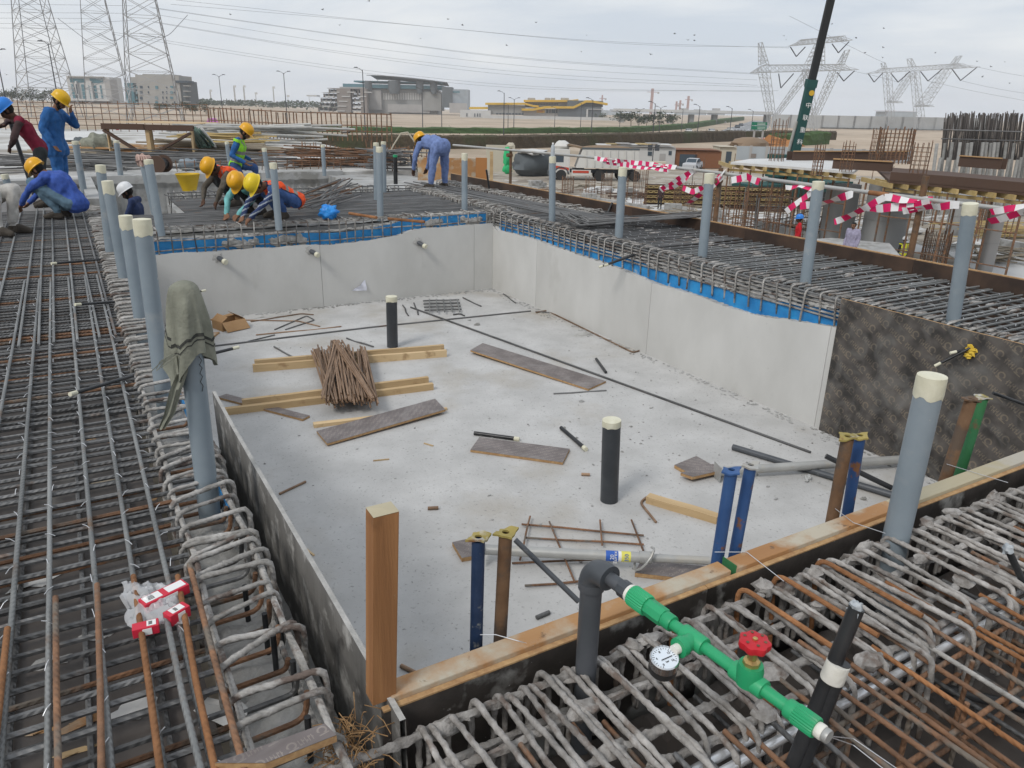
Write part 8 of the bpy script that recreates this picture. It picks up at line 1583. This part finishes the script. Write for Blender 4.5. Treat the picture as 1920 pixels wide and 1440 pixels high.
heap('long dark bar strewn along the rear deck edge', 330, 312, 300, 40, 'steel', 4.5, .3, DZ, .12, ang=-.45, tube=True, name='loose_bar', r=.016); heap('dark bar in the mound beside the rear basin corner', 640, 312, 80, 60, 'rust', 3.2, .45, DZ, .25, ang=-.45, tube=True, name='loose_bar', r=.016); heap('dark bent bar in the heap beside the three grey pipes', 735, 322, 40, 34, 'steel', 1.6, .5, DZ, .6, tube=True, name='loose_bar', r=.016)
heap('dark bar strewn on the deck left of the basin', 120, 320, 160, 30, 'steel', 3.5, .25, DZ, .2, ang=-.5, tube=True, name='loose_bar', r=.016)
for i, (c4, mt) in enumerate(((((470, 300), (600, 296), (640, 284), (520, 284)), 'white_sheet'), (((540, 310), (640, 306), (640, 296), (560, 298)), 'deckslab'), (((380, 262), (470, 262), (450, 250), (390, 250)), 'white_sheet'), (((110, 262), (190, 262), (195, 246), (120, 246)), 'white_sheet'), (((620, 288), (690, 292), (720, 300), (640, 304)), 'white_sheet'), (((380, 308), (480, 306), (470, 300), (390, 300)), 'deckslab'))):
    P = [PX(*q, DZ+.03+.02*i) for q in c4]; m_ = MB(); m_.prism([(q.x, q.y) for q in P][::-1], P[0].z-.02, P[0].z); tag(m_.build('sheet_panel', mt), ['large white sheet right of the green vest man', 'grey sheet near the rear basin edge', 'white sheet behind the green props', 'white sheet left of the table', 'white sheet behind the dark bar mound', 'grey sheet below the timber pile'][i], 'sheet')
t = thing('cable_drum', 'dark cable drum standing at the basin edge before the table', 'drum', PX(303, 325, DZ), -YAW)
for dy in (-.2, .2): m_ = MB(); m_.lathe([(.21, -.02), (.21, .02)], 24, (0, dy, .22), (0, 1, 0)); m_.build('flange', 'ply_brown', t)
m_ = MB(); m_.lathe([(.14, -.2), (.14, .2)], 18, (0, 0, .22), (0, 1, 0)); m_.build('core', 'tube_black', t)
for i, (px, py, mt, r_) in enumerate(((185, 290, 'scarf', .38), (400, 238, 'pinkbag', .35), (220, 244, 'redbox', .1), (150, 276, 'bld_slate', .2), (352, 320, 'pvc', .18), (366, 318, 'pvc', .15))):
    if mt == 'pinkbag': far('pinkbag', (.45, .16, .42))
    p = PX(px, py, DZ); m_ = MB(); m_.blob((0, 0, r_*.8), r_*1.2, r_, r_*.9, i, .3, 14, 10); tag(m_.build('sack' if i < 2 else 'bundle', mt, loc=tuple(p), rot=(0, 0, 0), smooth=True), ['grey sack slumped left of the table', 'pink bag on the sheets behind the green props', 'small red item under the table top', 'dark bucket beside the standing man in blue', 'blue grey bundle at the basin edge', 'small blue grey bundle at the basin edge'][i], 'sack' if i < 2 else 'bundle')
# starter bars standing at the far deck edge
def starters(label, pts, step, hpx, mesh=True, rails=(.35, .75), z=DZ, mat='rust', r=.02):
    P = subdiv([PX(*p, z) for p in pts], step); t = thing('starter_bars', label, 'rebar', P[0]); o = P[0].copy()
    for i, p in enumerate(P): h = hpx/ppm(p)*rnd.uniform(.92, 1.04); bar('bar', t, p-o, p-o+V((rnd.uniform(-.06, .06), rnd.uniform(-.06, .06), h)), r, mat, 5, wig=0)
    h = hpx/ppm(P[0])
    for f in rails:
        m_ = MB(); m_.tube([p-o+V((0, 0, hpx/ppm(p)*f)) for p in P[::3]+[P[-1]]], r*.9, 5); m_.build('tie_rail', mat, t)
    return t
starters('square mesh of starter bars along the far deck edge behind the table', ((-20, 243), (180, 246), (395, 249)), .42, 52, rails=(.2, .4, .6, .8, .95), r=.022)
starters('close row of tall brown starter bars on the skyline left of centre', ((395, 254), (560, 262), (735, 266)), .24, 50, rails=(.35, .55, .97), r=.03)
starters('low row of starter bars behind the dark bar mound', ((565, 300), (640, 308), (700, 318), (745, 322)), .17, 34, rails=(.5,), r=.014)
starters('low row of rusty starter bars along the deck by the bending man', ((690, 300), (745, 308), (800, 316)), .2, 36, rails=(.6,), r=.016)
starters('low row of bars along the top of the rear basin wall', ((300, 322), (460, 322), (640, 319)), .2, 22, rails=(.8,), r=.012)
t = thing('formwork_box', 'orange brown formwork box behind the bending man', 'formwork', PX(845, 335, DZ), -YAW)
m_ = MB(); m_.box((-.1, .3, .2), (1.5, .05, .55)); m_.build('side_board', 'wood_cap', t); m_ = MB(); m_.box((.75, .2, .2), (.28, .06, .6)); m_.build('side_board', 'orange_sheet', t); m_ = MB(); m_.box((1.0, .25, .25), (.08, .1, .8)); m_.build('batten', 'wood_pale', t)
P = [PXy(545, 328, 20.9), PXy(575, 262, 21.5)]; pts = [PX(*q, .0) for q in ((730, 318),)]; D = (PX(760, 316, 0)-EYE).dot(HD); m_ = MB(); m_.tube([Q(a, b, D) for a, b in ((728, 292), (738, 272), (752, 250), (764, 248), (775, 262), (788, 284), (794, 294))], .022, 8); tag(m_.build('bent_hose', 'cabin_cream', smooth=True), 'arched pale hose standing up left of the bending man', 'hose')
# ---- air of the place
hz_ = MB(); hz_.box((0, 0, 33), (6800, 6800, 80)); far('hz', (1, 1, 1)); o = hz_.build('haze', 'hz'); mt = bpy.data.materials.new('haze'); mt.use_nodes = True; N = mt.node_tree.nodes; N.remove(N['Principled BSDF']); pv = N.new('ShaderNodeVolumePrincipled'); pv.inputs['Color'].default_value = (.92, .95, 1, 1); pv.inputs['Density'].default_value = .00022; pv.inputs['Anisotropy'].default_value = 0.1
mt.node_tree.links.new(pv.outputs[0], N['Material Output'].inputs['Volume']); o.data.materials.clear(); o.data.materials.append(mt); o['kind'] = 'stuff'; o['label'] = 'pale haze that fades the far buildings'; o['category'] = 'haze'
